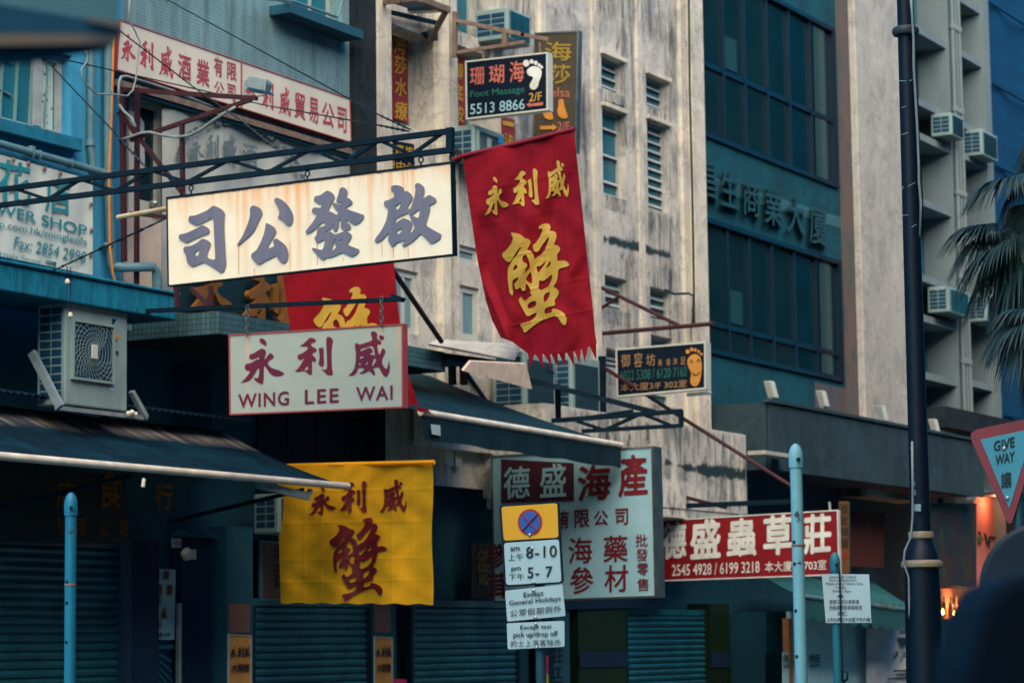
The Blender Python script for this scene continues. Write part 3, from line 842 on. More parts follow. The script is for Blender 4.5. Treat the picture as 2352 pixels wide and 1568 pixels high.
def X(u, Y=FY):
    return pt(('Y', Y), u, 784).x


def Zv(u, v, Y=FY):
    return pt(('Y', Y), u, v).z


def window(parent, h, Y, fw=.05, nx=0, nz=0, mf=None, mp=None, proud=.03, louvre=0, inner=None):
    """framed window filling opening h on plane y=Y (> pane)"""
    x0, x1, z0, z1 = h
    mb = MB()
    mb.box(x0, x0 + fw, Y - proud, Y + .02, z0, z1)
    mb.box(x1 - fw, x1, Y - proud, Y + .02, z0, z1)
    mb.box(x0 + fw, x1 - fw, Y - proud, Y + .02, z0, z0 + fw)
    mb.box(x0 + fw, x1 - fw, Y - proud, Y + .02, z1 - fw, z1)
    for i in range(nx):
        x = x0 + (x1 - x0) * (i + 1) / (nx + 1)
        mb.box(x - fw * .4, x + fw * .4, Y - proud * .8, Y + .02, z0 + fw, z1 - fw)
    for i in range(nz):
        q = z0 + (z1 - z0) * (i + 1) / (nz + 1)
        mb.box(x0 + fw, x1 - fw, Y - proud * .7, Y + .02, q - fw * .35, q + fw * .35)
    o = mb.build('window', mf or m_winframe, parent)
    p = MB().slab((x0 + fw, Y, z1 - fw), (x1 - fw, Y, z1 - fw), (x1 - fw, Y, z0 + fw), (x0 + fw, Y, z0 + fw), (0, .015, 0))
    p.build('pane', mp or m_glassc, o)
    if louvre:
        lv = MB()
        n = louvre
        for i in range(n):
            q = z0 + fw + (z1 - z0 - 2 * fw) * (i + .5) / n
            lv.slab((x0 + fw, Y - .055, q - .05), (x1 - fw, Y - .055, q - .05), (x1 - fw, Y - .06, q - .065), (x0 + fw, Y - .06, q - .065), (0, .05, .05))
        lv.build('louvre', m_winframe, o)
    return o
# ------------------------------------------------------------------ far left: pale blue building


xA0, xA1 = 15.0, X(264)
zA0 = 5.95
bA = thing('blue_building', 'pale blue painted house front with aluminium window and drain pipes', 'building', ((xA0 + xA1) / 2, FY, 0))
hA = (X(-75), X(160), Zv(158, 317), Zv(70, 100))
wA = MB()
wall_holes(wA, xA0, xA1, zA0, 15, FY, [hA], .22)
wA.box(xA1 - .02, xA1 + .1, FY - .015, FY + .5, zA0, 15)
wA.build('wall', m_blue, bA)
wn = window(bA, hA, FY + .2, .09, 0, 0, m_winframe, m_glassc, .05)
xm = X(80, FY + .15)
MB().box(xm - .07, xm + .07, FY + .13, FY + .19, hA[2] + .09, hA[3] - .09).build('mullion', m_winframe, wn)
cm = MB()
cm.grid(lambda a, b: Vector((xm + .08 + a * (hA[1] - xm - .2), FY + .185 + .008 * math.sin(a * 40), hA[3] - .1 - b * (hA[3] - hA[2] - .2))), 40, 2)
cm.build('curtain', m_floral, wn, True)
ld = MB()
for k in range(4):
    x = hA[0] + .75 + k * .28
    ld.beam((x, FY + .18, hA[2] + .1), (x + .05, FY + .18, hA[3] - .1), .05, .01)
for q in (.45, .85):
    ld.beam((X(5), FY + .175, hA[2] + q), (X(48), FY + .175, hA[2] + q - .06), .03, .012)
ld.build('clothes_airer', m_curtain, wn)
MB().box(X(-80), X(184, FY - .12), FY - .14, FY, hA[2] - .17, hA[2] - .01).build('sill', m_bluesill, bA, bevel=.01)
pv = MB()
pv.tube([(X(196), FY - .06, 15), (X(196), FY - .06, Zv(196, 330)), (X(203), FY - .06, Zv(203, 400))], .045, 10)
pv.tube([(X(196), FY - .06, Zv(196, 322)), (X(196), FY - .06, Zv(196, 336))], .06, 10)
pv.build('drain_pipe', m_pipe, bA, True)
pw = MB()
pw.tube([(X(229), FY - .1, 15), (X(231), FY - .1, Zv(231, 400)), (X(240), FY - .1, Zv(240, 606)), (X(241), FY - .1, Zv(241, 614)), (X(252), FY - .2, Zv(252, 617)), (X(290), FY - .42, 6.37), (X(297), FY - .42, 6.32), (X(299), FY - .42, 5.98)], .06, 10)
for v in (212, 405, 560):
    pw.tube([(X(231), FY - .1, Zv(231, v)), (X(231), FY - .1, Zv(231, v + 6))], .075, 10)
pw.build('drain_pipe', m_pipe, bA, True)
ph = MB()
ph.tube([(X(-40), FY - .12, Zv(-40, 327)), (X(100), FY - .12, Zv(100, 366)), (X(222), FY - .12, Zv(222, 400))], .048, 10)
for u, v in ((50, 352), (65, 357), (140, 377)):
    ph.tube([(X(u), FY - .12, Zv(u, v)), (X(u + 3), FY - .12, Zv(u + 3, v + .8))], .062, 10)
ph.tube([(X(50), FY - .12, Zv(50, 350)), (X(50), FY - .12, Zv(50, 338))], .055, 10)
ph.build('drain_pipe', m_pipe, bA, True)
pc = MB()
pts = [Z00(1022, -400), Z00(1015, 400), Z00(1000, 1000), Z00(978, 1500), Z01(975, 100), Z01(985, 700), Z01(1010, 930), Z01(1030, 985)]
pc.tube([pt(('Y', FY - .16), *p) for p in pts], .017, 6)
tag(pc.build('orange_cable', m_orange, smooth=True), 'thin orange cable running down the corner of the blue house', 'cable')
# canopy slab below the blue house
cs = MB()
c0, c1 = X(-160, 19.0), X(405, 19.0)
cs.box(c0, c1, 19.0, 20.0, 5.62, 5.93)
cs.box(c0, c1 + .05, 18.96, 20.0, 5.93, 5.97)
tag(cs.build('concrete_canopy', m_slab, bevel=.02), 'streaky blue concrete canopy slab above the big air conditioner', 'canopy')
# ------------------------------------------------------------------ grey tiled building
xB0, xB1 = xA1 + .12, X(806)
bB = thing('tiled_building', 'grey mosaic tiled building behind the long cream company board', 'building', ((xB0 + xB1) / 2, FY, 0))
hB = (X(282), xB1 - .25, 5.95, 8.72)
hB2 = (X(700), X(925), 10.45, 13.0)
hB2 = (X(652), X(790), Zv(740, 55), 13.0)
wB = MB()
wall_holes(wB, xB0, xB1, 5.6, 16, FY, [hB + (.55,), hB2], .25)
wB.build('wall', m_tile, bB)
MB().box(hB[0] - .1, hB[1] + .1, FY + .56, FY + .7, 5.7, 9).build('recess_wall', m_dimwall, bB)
MB().box(xB0, xB1, FY - .1, FY - .002, 8.62, 8.74).build('ledge', m_dimwall, bB)
window(bB, hB2, FY + .24, .07, 2, 0, m_winframe, m_glassc)
MB().box(hB2[0] - .35, hB2[1] + .02, FY - .35, FY, hB2[2] - .16, hB2[2] - .03).build('sill', m_dimwall, bB)
gd = MB()
gp = [Z10(60, -20), Z10(390, 15), Z10(780, 155), Z10(830, 0)]
gd.tube([pt(('Y', FY - .34), *p) for p in gp], .022, 6)
gd.build('rail', m_pipe, bB, True)
# first-floor glazed door with poster in it
dl, dr = X(287, 20.2), X(362, 20.2)
dz0, dz1 = 6.3, Zv(287, 217, 20.2)
d = MB()
fw = .11
d.box(dl, dl + fw, 20.15, 20.25, dz0, dz1).box(dr - fw, dr, 20.15, 20.25, dz0, dz1).box(dl + fw, dr - fw, 20.15, 20.25, dz1 - fw, dz1)
d.box(dl + fw, dr - fw, 20.15, 20.25, dz0, dz0 + 1.05)
for i in range(6):
    x = dl + fw + (dr - dl - 2 * fw) * (i + .5) / 6
    d.box(x - .045, x + .045, 20.14, 20.151, dz0 + .08, dz0 + .85)
door = d.build('door', m_white, bB)
MB().box(dl + fw, dr - fw, 20.2, 20.215, dz0 + 1.05, dz1 - fw).build('pane', m_glassd, door)
MB().slab((dl + .24, 20.19, dz1 - .2), (dr - .32, 20.19, dz1 - .3), (dr - .3, 20.19, dz1 - 1.0), (dl + .22, 20.19, dz1 - .9), (0, .004, 0)).build('poster', m_cloth_white, door)
p = pt(('Y', 20.1), *Z01(1375, 300))
MB().lathe(p, [(.02, -.06), (.03, -.05), (.05, -.02), (.05, .02), (.02, .05)], 16, (0, 1, 0)).build('knob', m_bolt, door, True)
pe = MB()
pe.box(X(284), X(368), FY - .02, FY + .25, 5.98, Zv(330, 502))
pe.build('plaster_panel', m_peel, bB)
rp = MB().box(X(277), X(283), FY - .25, FY - .2, 6.0, Zv(277, 205))
rp.build('corner_post', m_red_metal, bB)
dk = MB().box(X(366, 20.25), X(384, 20.25), 20.25, 20.35, 5.98, 8.7)
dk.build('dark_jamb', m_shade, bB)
# mosaic canopy with its fascia
cB = MB()
cxl, cxr = 26.75, X(1023, 18.67)
zt, zb = Zv(498, 713, 18.67), Zv(498, 766, 18.67)
cB.box(cxl, cxr, 18.67, 20.4, zb, zt)
tag(cB.build('tiled_canopy', m_tile2, bevel=.01), 'dark mosaic tiled canopy running behind the three white hanging signs', 'canopy')
# wall and lintels in the shade under that canopy
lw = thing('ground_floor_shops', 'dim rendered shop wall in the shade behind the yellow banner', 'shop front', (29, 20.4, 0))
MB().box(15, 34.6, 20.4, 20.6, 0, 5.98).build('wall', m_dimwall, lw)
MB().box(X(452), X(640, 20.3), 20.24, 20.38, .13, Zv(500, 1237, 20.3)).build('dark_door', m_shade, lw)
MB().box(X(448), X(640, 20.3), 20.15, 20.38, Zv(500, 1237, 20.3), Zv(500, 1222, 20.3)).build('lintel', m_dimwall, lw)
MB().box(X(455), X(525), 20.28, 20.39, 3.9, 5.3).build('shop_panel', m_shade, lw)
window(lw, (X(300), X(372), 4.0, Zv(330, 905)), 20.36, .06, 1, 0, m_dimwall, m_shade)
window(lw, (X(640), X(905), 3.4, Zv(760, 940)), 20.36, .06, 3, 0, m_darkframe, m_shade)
# ------------------------------------------------------------------ cream concrete building with slit windows
xC0, xC1 = X(884), X(1616)
bC = thing('concrete_building', 'stained cream concrete building with narrow slit windows and fins', 'building', ((xC0 + xC1) / 2, FY, 0))
mc = MB().box(xB1, xC0 - .35, FY - .1, FY + .6, 5.3, 18)
mc.box(xB1 + .1, xB1 + .2, FY - .15, FY - .1, 5.5, 18)
mc.build('mouldy_column', m_black, bC)
MB().box(xC0 - .35, xC0 + .02, FY - .14, FY + .3, 5.3, 18).build('fin', m_fin, bC)
holes = []
hw1 = (X(884), X(1003), Zv(900, 278), Zv(884, 48))
holes.append(hw1 + (.5,))
hw2 = (X(1048), X(1132), Zv(1050, 70), 16.5)
hw2b = (X(1048), X(1132), Zv(1050, 345), Zv(1050, 102))
holes += [hw2 + (.42,), hw2b + (.42,)]
col1 = [hole(FY, Z20(905, 482), Z20(1112, 865)), hole(FY, Z20(905, 945), Z21(1130, 270)), hole(FY, Z21(943, 935), Z21(1168, 1280)), hole(FY, Z21(985, 1400), Z22(1170, 300))]
col2 = [hole(FY, Z20(1307, 660), Z20(1508, 1022)), hole(FY, Z20(1312, 1062), Z21(1533, 400)), hole(FY, Z21(1352, 1040), Z21(1558, 1372)), hole(FY, Z21(1365, 1470), Z22(1560, 600))]
x10, x11 = col1[0][0], col1[0][1]
x20, x21 = col2[0][0], col2[0][1]
fix = []
for h in col1:
    fix.append((x10, x11, h[2], h[3]))
for h in col2:
    fix.append((x20, x21, h[2], h[3]))
fix[3] = (x10, x11, fix[3][2], Zv(1400, 800))
top = fix[0][3] - fix[2][3]
fix += [(x10, x11, fix[1][2] + 2 * top - .05, fix[1][3] + top), (x20, x21, fix[5][2] + 2 * top - .05, fix[5][3] + top)]
for i in (0, 4):
    pass
fix = fix[:8]
holes += [f + (.19,) for f in fix]
lw1 = hole(FY, Z11(1290, 870), Z11(1512, 1480))
lw2 = hole(FY, Z11(1780, 640), Z11(2052, 860))
lw3 = hole(FY, Z11(1780, 1000), Z11(2062, 1540))
lw4 = (lw1[0], lw1[1], lw2[2] + .35, lw2[3] + .35)
for h in (lw1, lw2, lw3, lw4):
    holes.append(h + (.10,))
wC = MB()
wall_holes(wC, xC0, xC1, 4.0, 18, FY, holes, .4)
wC.quad((xC0 - .1, FY + .62, 18), (xC1, FY + .62, 18), (xC1, FY + .62, 4), (xC0 - .1, FY + .62, 4))
wC.box(xC1 - .01, xC1 + .0, FY, FY + 6, 3.9, 18)
wC.build('wall', m_conc, bC)
for u0, u1, pr in ((1005, 1023, .12), (1033, 1047, .08), (1132, 1147, .08), (1245, 1256, .07), (1367, 1377, .05), (1471, 1481, .05), (1570, 1580, .07), (1584, 1612, .16)):
    MB().box(X(u0), X(u1), FY - pr, FY - .001, 4.3 if u0 < 1570 else 4.0, 18).build('fin', m_fin, bC)



def drips(parent, rects, Y):
    for x0, x1, zt, zb in rects:
        MB().slab((x0, Y - .0005, zt), (x1, Y - .0005, zt), (x1, Y - .0005, zb), (x0, Y - .0005, zb), (0, .0004, 0)).build('drip_stain', m_drip, parent)


drips(bC, [(h[0] - .1, h[1] + .15, h[2], h[2] - (1.5 if h[3] - h[2] > 1.6 else .28)) for h in fix] + [(x10 - .4, x21 + .6, 15.5, 12.4), (X(1150), X(1240), 12.5, 9.6), (X(1258), X(1364), 11.2, 8.7), (X(1434), X(1468), 12.6, 10.2), (X(1434), X(1468), 8.4, 6.2), (X(1535), X(1566), 13, 9.5), (X(1260), X(1365), 8.5, 6.0), (X(950), X(1003), 13, 10), (X(1535), X(1568), 8.4, 6.2)], FY - .004)


def grime(name, parent, pl, pts, wd, n, mat, lift=.006):
    """ragged dark growth along a ledge line"""
    mb = MB()
    for (u0, v0), (u1, v1) in zip(pts[:-1], pts[1:]):
        mb.quad(pt(pl, u0, v0 - wd, lift), pt(pl, u1, v1 - wd, lift), pt(pl, u1, v1 + wd, lift), pt(pl, u0, v0 + wd, lift))
    return mb.build(name, m_moss2, parent)


m_grime = M('black grime', (.020, .035, .042), (.045, .06, .066), 12, rough=.95)
grime('moss_growth', bC, WY, [Z21(930, 615), Z21(1150, 665), Z21(1350, 720), Z21(1550, 780), Z21(1760, 810)], 20, 420, m_grime)
grime('moss_growth', bC, ('Y', 18.9), [Z22(1480, 1085), Z22(1650, 1135), Z22(1900, 1170), Z22(2200, 1200)], 22, 300, m_grime)
grime('moss_growth', bC, WY, [Z20(905, 905), Z20(1000, 930), Z20(1110, 985)], 13, 40, m_grime)
for i, f in enumerate(fix):
    tall = f[3] - f[2] > 1.6
    window(bC, (f[0], f[1], f[2], f[3]), FY + .17, .06, 0, 0, m_winframe, m_glassc, .03, louvre=9 if tall else 3)
window(bC, hw1, FY + .46, .06, 0, 0, m_winframe, m_glassc)
window(bC, hw2, FY + .38, .06, 1, 0, m_winframe, m_glassc)
window(bC, hw2b, FY + .38, .06, 1, 0, m_winframe, m_glassc)
for h in (lw1, lw3):
    window(bC, h, FY + .08, .10, 1, 0, m_white, m_curtain)
for h in (lw2, lw4):
    window(bC, h, FY + .08, .08, 0, 0, m_white, m_curtain)
for h in fix[:2] + fix[4:6]:
    MB().box(h[0] - .04, h[1] + .04, FY - .07, FY - .002, h[3], h[3] + .07).build('window_head', m_fin, bC)
# parapet of its lower storey, rounded at the far end
pa = MB()
px0, px1, pz0, pz1 = X(1085, 18.9), X(1728, 18.9), 3.86, 5.30
pxm = 35.96
pa.box(pxm, px1 - .5, 18.9, 19.02, pz0, pz1)
pa.box(pxm - .12, pxm - .001, 18.91, 20.0, pz0 + .001, pz1 - .001)
pa.box(px0, pxm - .122, 19.80, 19.92, 4.55, pz1)
arc = [(px1 - .5 + .5 * math.sin(t), 18.9 + .5 - .5 * math.cos(t)) for t in [R(a) for a in range(0, 91, 15)]]
for (a, b), (c, e) in zip(arc[:-1], arc[1:]):
    pa.quad((a, b, pz1), (c, e, pz1), (c, e, pz0), (a, b, pz0))
pa.quad((px1, 19.4, pz1), (px1, 20, pz1), (px1, 20, pz0), (px1, 19.4, pz0))
pa.box(pxm, px1 - .5, 19.021, 20.0, 4.2, 4.3)
pa.box(pxm, px1 - .5, 18.92, 20.0, 3.7, 3.859)
pa.build('parapet', m_parapet, bC)
drips(bC, [(px1 - 7.5, px1 - 4.2, pz1, 4.1), (px1 - 4.3, px1 - 2.1, pz1, 4.3), (px1 - 2.2, px1 - .52, pz1, 4.0)], 18.896)
# drain and wires on its corner fin
cw = MB()
cw.tube([pt(('Y', FY - .26), *p) for p in (Z20(1690, -200), Z20(1700, 800), Z21(1725, 300), Z21(1735, 900), Z21(1740, 1370))], .02, 6)
cw.tube([pt(('Y', FY - .26), *p) for p in (Z21(1480, 1075), Z21(1560, 1110), Z21(1690, 1105), Z21(1735, 1130), Z21(1725, 1370))], .022, 6)
tag(cw.build('wall_wire', m_wire, smooth=True), 'dark wires clipped along the corner fin of the cream building', 'wire')
# ------------------------------------------------------------------ dark glazed building
xD0, xD1 = xC1, X(1972)
bD = thing('glazed_office', 'dark teal office front with wide window bands and raised characters', 'building', ((xD0 + xD1) / 2, FY + .2, 0))
DY = FY + .25
b1t, b1b = Zv(1934, 79, DY), Zv(1751, 367, DY)
b2t, b2b = Zv(1751, 543, DY), Zv(1751, 838, DY)
xg = X(1932, DY)
xg2 = X(1951, DY)
wD = MB()
wall_holes(wD, xD0, xD1, 5, 20, DY, [(xD0 + .02, xg, b1b, b1t), (xD0 + .02, xg, b2b, b2t)], .25)
wD.build('wall', m_grnwall, bD)
MB().box(xg + .18, xD1, DY - .03, DY - .002, 5, 20).build('pink_strip', m_pink, bD)
MB().box(X(1868, DY), xg + .17, DY - .025, DY - .002, 5, b2b - .12).build('pink_strip', m_pink, bD)
mus = [X(u, DY) for u in (1622, 1676, 1726, 1778, 1829, 1879)]
for zt_, zb_, trs in ((b1t, b1b, [Zv(1751, 205, DY)]), (b2t, b2b, [Zv(1751, 770, DY)])):
    f = MB()
    f.box(xD0 + .02, xg, DY - .06, DY + .2, zt_ - .09, zt_)
    f.box(xD0 + .02, xg, DY - .06, DY + .2, zb_, zb_ + .09)
    f.box(xg - .14, xg - .001, DY - .05, DY + .2, zb_ + .09, zt_ - .09)
    for x in mus:
        f.box(x - .045, x + .045, DY - .01, DY + .07, zb_ + .09, zt_ - .09)
    for q in trs:
        for a, b in zip([xD0 + .02] + mus, mus + [xg - .14]):
            f.box(a + .046, b - .046, DY, DY + .07, q - .05, q + .05)
    o = f.build('window', m_darkframe, bD)
    pn = MB()
    xs_ = [xD0 + .02] + mus + [xg - .14]
    zs_ = [zb_ + .05] + trs + [zt_ - .05]
    for a, b in zip(xs_[:-1], xs_[1:]):
        for c, e in zip(zs_[:-1], zs_[1:]):
            ta, tb = random.uniform(-.011, .011), random.uniform(-.011, .011)
            pn.slab((a, DY + .05 - ta, e), (b, DY + .05 + ta, e), (b, DY + .05 + ta + tb, c), (a, DY + .05 - ta + tb, c), (0, .02, 0))
    pn.build('pane', m_glassd, o)
    bl = MB()
    bl.box(X(1888, DY), X(1914, DY), DY + .020, DY + .030, zb_ + .12, zt_ - .12)
    bl.build('blind', m_blind, o)
    MB().box(mus[1] + .12, mus[1] + .7, DY + .020, DY + .030, zs_[1] + .1, zs_[1] + .75).build('blind', m_blind, o)
L8 = [('昌', 1630, 414, 36, 84), ('生', 1677, 434, 42, 84), ('商', 1727, 454, 40, 84), ('業', 1777, 474, 40, 88), ('大', 1829, 494, 42, 88), ('廈', 1880, 516, 40, 92)]
for it in L8:
    ch, u, v, a, b = it
    mb = MB()
    pl = ('Y', DY)
    place(mb, font_glyph(ch, .025, 1.0, .05), pl, (u - a / 2, v - b / 2 - .27 * a / 2), (u + a / 2, v - b / 2 + .27 * a / 2), (u - a / 2, v + b / 2 - .27 * a / 2), .10)
    o = mb.build('raised_character', m_verd, bD)
PS_ = MB()
PS_.slab(*[pt(('Y', DY), *q) for q in ((1618, 402), (1949, 505), (1949, 530), (1618, 430))], (0, -.006, 0))
PS_.build('pale_band', m_palepanel, bD)
# pier between the two offices
xE0, xE1 = X(1974, FY - .05), X(2100, FY - .05)
bE = thing('cream_pier', 'tall smooth cream concrete pier behind the black lamp post', 'pier', ((xE0 + xE1) / 2, FY, 0))
MB().box(xE0, xE1, FY - .15, FY + 1, 4.6, 22).build('shaft', m_pier, bE, bevel=.03)
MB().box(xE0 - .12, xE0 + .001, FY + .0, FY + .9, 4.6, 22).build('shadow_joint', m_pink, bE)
# ------------------------------------------------------------------ white building with deep bays
xF0, xF1 = xE1 + .02, X(2296)
bF = thing('white_building', 'white rendered building with deep vertical bays and cooling units', 'building', ((xF0 + xF1) / 2, FY, 0))
f0, f1, f2, f3 = X(2121), X(2199), X(2229), X(2281)
wF = MB()
wall_holes(wF, xF0, xF1, 5.02, 22, FY, [(f0, f1, 5.1, 21), (f2, f3, 5.1, 21)], .75)
wF.box(xF1 - .005, xF1 + .0, FY, FY + 8, 0, 22)
wF.build('wall', m_fwhite, bF)
MB().box(f0, f3, FY + .76, FY + .9, 5.05, 21.2).build('back_wall', m_glassc, bF)
for v in (75, 238, 315, 462, 635, 726, 856):
    q = Zv(2140, v)
    MB().box(f0 + .002, f1 - .002, FY + .05, FY + .74, q - .16, q).build('ledge', m_fwhite, bF)
for v in (8, 130, 290, 360, 700, 872):
    q = Zv(2240, v)
    MB().box(f2 + .002, f3 - .002, FY + .05, FY + .74, q - .16, q).build('ledge', m_fwhite, bF)
for u in (2203, 2211, 2218):
    mb = MB()
    mb.tube([(X(u), FY - .08, 4.8), (X(u), FY - .08, 21)], .05 if u != 2211 else .035, 8)
    for q in range(6, 21, 2):
        mb.tube([(X(u), FY - .08, q), (X(u), FY - .08, q + .12)], .075, 8)
    mb.build('drain_pipe', m_fwhite, bF, True)
MB().box(X(2121), X(2300), FY - .5, FY - .0, Zv(2140, 985), Zv(2140, 938)).build('lower_ledge', m_black, bF)
# blue netted tower beyond
bG = thing('netted_tower', 'tall tower wrapped in deep blue scaffold netting', 'building', (75, 24, 0))
gm = MB()
gm.grid(lambda a, b: Vector((60.9 + a * 110, 21.5 + .08 * math.sin(a * 200), 34 - b * 34)), 360, 10)
gm.build('netting', m_net, bG, True)
gq = MB()
for k in range(12):
    gq.beam((60.9, 21.35, 3 + k * 2.2), (170, 21.35, 3 + k * 2.2), .06)
gq.build('scaffold_rail', m_net, bG)
# ------------------------------------------------------------------ stone clad entrance canopy
cy = 18.8
cn = thing('stone_canopy', 'grey stone clad canopy band below the glazed office', 'canopy', (50, cy, 4.7))
kx0, kx1, kz0, kz1 = 44.55, X(2249, cy), 4.72, 5.95
k = MB()
n = 16
for i in range(n):
    a, b = kx0 + (kx1 - kx0) * i / n, kx0 + (kx1 - kx0) * (i + 1) / n
    k.box(a + .012, b - .012, cy, cy + .06, kz0, kz1)
k.box(kx0 - .05, kx0, cy + .062, cy + 1.2, kz0, kz1)
k.build('cladding', m_cladding, cn)
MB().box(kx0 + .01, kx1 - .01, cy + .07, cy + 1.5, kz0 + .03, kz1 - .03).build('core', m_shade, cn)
MB().box(kx0 - .1, kx1 + .02, cy - .05, cy + .1, kz1 + .002, kz1 + .06).build('coping', m_cladding, cn)
MB().box(X(1640, 19.4), X(1815, 18.5), 18.45, 18.79, 4.92, 4.99).build('lip', m_corr, cn)
# small floodlights along it
fl = thing('canopy_floodlight', 'white tilted floodlight nearest the cream building on the stone canopy', 'floodlight', pt(('Y', cy + .1), 1772, 920), 'floodlights along the stone canopy')
b0 = WLOC[fl.name]
fb = MB()
fb.slab(b0 + Vector((-.16, -.05, .36)), b0 + Vector((.06, -.05, .36)), b0 + Vector((.16, -.09, .05)), b0 + Vector((-.06, -.09, .05)), (.05, .16, .0))
fb.build('housing', m_white, fl, bevel=.015)
MB().box(b0.x - .03, b0.x + .03, b0.y - .02, b0.y + .02, b0.z - .02, b0.z + .09).build('bracket', m_galv, fl)
for u, v, lab in ((1890, 940, 'white tilted floodlight in front of the pinkish wall panel on the stone canopy'), (2027, 972, 'white tilted floodlight at the foot of the cream pier'), (2147, 1001, 'white tilted floodlight just beyond the black lamp post')):
    copy_tree(fl, pt(('Y', cy + .1), u, v), lab)
# the other side of the street, seen in the glass
for x0, x1, hgt, mt, nm, lab in ((-60, 83.5, 21, m_opp2, 'opposite_block', 'long grey block behind the camera across the street'), (84, 108, 36, m_opp, 'opposite_block', 'warm rendered block across the street mirrored in the office glass'), (108.5, 150, 38, m_opp2, 'opposite_block', 'grey block across the street mirrored in the far glass')):
    t = thing(nm, lab, 'building', ((x0 + x1) / 2, -4, 0))
    hs = []
    for i in range(int((x1 - x0) / 3)):
        for j in range(int(hgt / 3.2) - 1):
            hs.append((x0 + .8 + i * 3, x0 + 2.4 + i * 3, 4 + j * 3.2, 5.8 + j * 3.2))
    mb = MB()
    wall_holes(mb, x0, x1, 0, hgt, -4, [(a, b, c, e, -.3) for a, b, c, e in hs], -.3)
    mb.build('wall', mt, t)
    MB().box(x0, x1, -9, -4.31, 0, hgt - .1).build('core', m_glassd, t)
# hidden depth behind the shop fronts further along
MB().box(34.7, xF0 + 2.6, 20.45, 20.6, 0, 5.2).build('ground_floor_wall', m_dimwall, bC)
# ------------------------------------------------------------------ signs


def sign(name, label, cat, pl, TL, TR, BR, BL, th, face, frame, bw=.03, group=None, side=None, proud=.012):
    c = pt(pl, (BL[0] + BR[0]) / 2, (BL[1] + BR[1]) / 2)
    t = thing(name, label, cat, c, group)
    q = [pt(pl, *p) for p in (TL, TR, BR, BL)]
    back = Vector((0, th, 0)) if pl[0] == 'Y' else Vector((th, 0, 0))
    f = -back.normalized()
    up0, rt0 = (q[0] - q[3]).normalized() * .004, (q[1] - q[0]).normalized() * .004
    MB().slab(q[0] - up0 + rt0, q[1] - up0 - rt0, q[2] + up0 - rt0, q[3] + up0 + rt0, back * .2).build('face', face, t)
    mb = MB()
    ctr = sum(q, Vector()) / 4
    up = (q[0] - q[3]).normalized()
    rt = (q[1] - q[0]).normalized()
    o = [q[0] + f * proud, q[1] + f * proud, q[2] + f * proud, q[3] + f * proud]
    bk = back + f * -proud
    if bw > 0:
        mb.slab(o[0], o[1], o[1] - up * bw, o[0] - up * bw, bk)
        mb.slab(o[3] + up * bw, o[2] + up * bw, o[2], o[3], bk)
        mb.slab(o[0] - up * (bw + .0005), o[0] + rt * bw - up * (bw + .0005), o[3] + rt * bw + up * (bw + .0005), o[3] + up * (bw + .0005), bk)
        mb.slab(o[1] - rt * bw - up * (bw + .0005), o[1] - up * (bw + .0005), o[2] + up * (bw + .0005), o[2] - rt * bw + up * (bw + .0005), bk)
        mb.build('frame', frame, t)
    MB().slab(q[0] + back * .22 - up * .004 + rt * .004, q[1] + back * .22 - up * .004 - rt * .004, q[2] + back * .22 + up * .004 - rt * .004, q[3] + back * .22 + up * .004 + rt * .004, back * .77).build('case', side or frame, t)
    return t


def chain(name, label, pl, a, b, group=None, r=.012):
    p, q = pt(pl, *a), pt(pl, *b)
    n = max(3, int((p - q).length / .05))
    mb = MB()
    d = (q - p) / n
    for i in range(n):
        c = p + d * (i + .5)
        ax = Vector((1, 0, 0)) if i % 2 else Vector((0, 1, 0))
        pts = [c + d.normalized() * math.cos(t) * d.length * .68 + ax * math.sin(t) * .02 for t in [k * math.pi / 4 for k in range(9)]]
        mb.tube(pts, r * .5, 5, False)
    return tag(mb.build(name, m_chain, smooth=True), label, 'chain', group)


# --- the big white sign hung from the black truss
PB = ('X', 22.5)
big = sign('hanging_sign', 'large white hanging sign with four grey violet characters and orange rust runs', 'sign', PB, (383, 453), (1038, 371), (1043, 586), (386, 658), .07, m_sign_rust, m_black_metal, .013)
for k in '司公發啟':
    vs, fs = traced(*RAW[k], ext=.006)
    mb = MB()
    mb.add([pt(PB, a, b, .009 + q) for a, b, q in vs], fs)
    mb.build('raised_character', m_letter, big)
for u, v0, v1, wd in ((548, 566, 628, 1.6), (584, 616, 634, 1.2), (666, 555, 618, 1.6), (728, 501, 609, 2.2), (903, 566, 592, 1.6), (937, 568, 591, 1.6), (877, 553, 590, 1.2), (788, 590, 603, 1.0), (745, 575, 608, 1.0)):
    st = MB().quad(pt(PB, u - wd / 2, v0, .0035), pt(PB, u + wd / 2, v0, .0035), pt(PB, u + wd * .7, v1, .0035), pt(PB, u - wd * .1, v1, .0035))
    st.build('rust_run', m_rustrun, big)
# truss
tr = thing('sign_truss', 'black lattice truss carrying the large rusty white sign', 'truss', pt(PB, 500, 400))
tl = [(-160, 457), (1037, 301)]
bl = [(-160, 491.5), (1033, 345)]
PT = ('X', 22.55)


def lerp2(s, u):
    k = (u - s[0][0]) / (s[1][0] - s[0][0])
    return (u, s[0][1] + (s[1][1] - s[0][1]) * k)


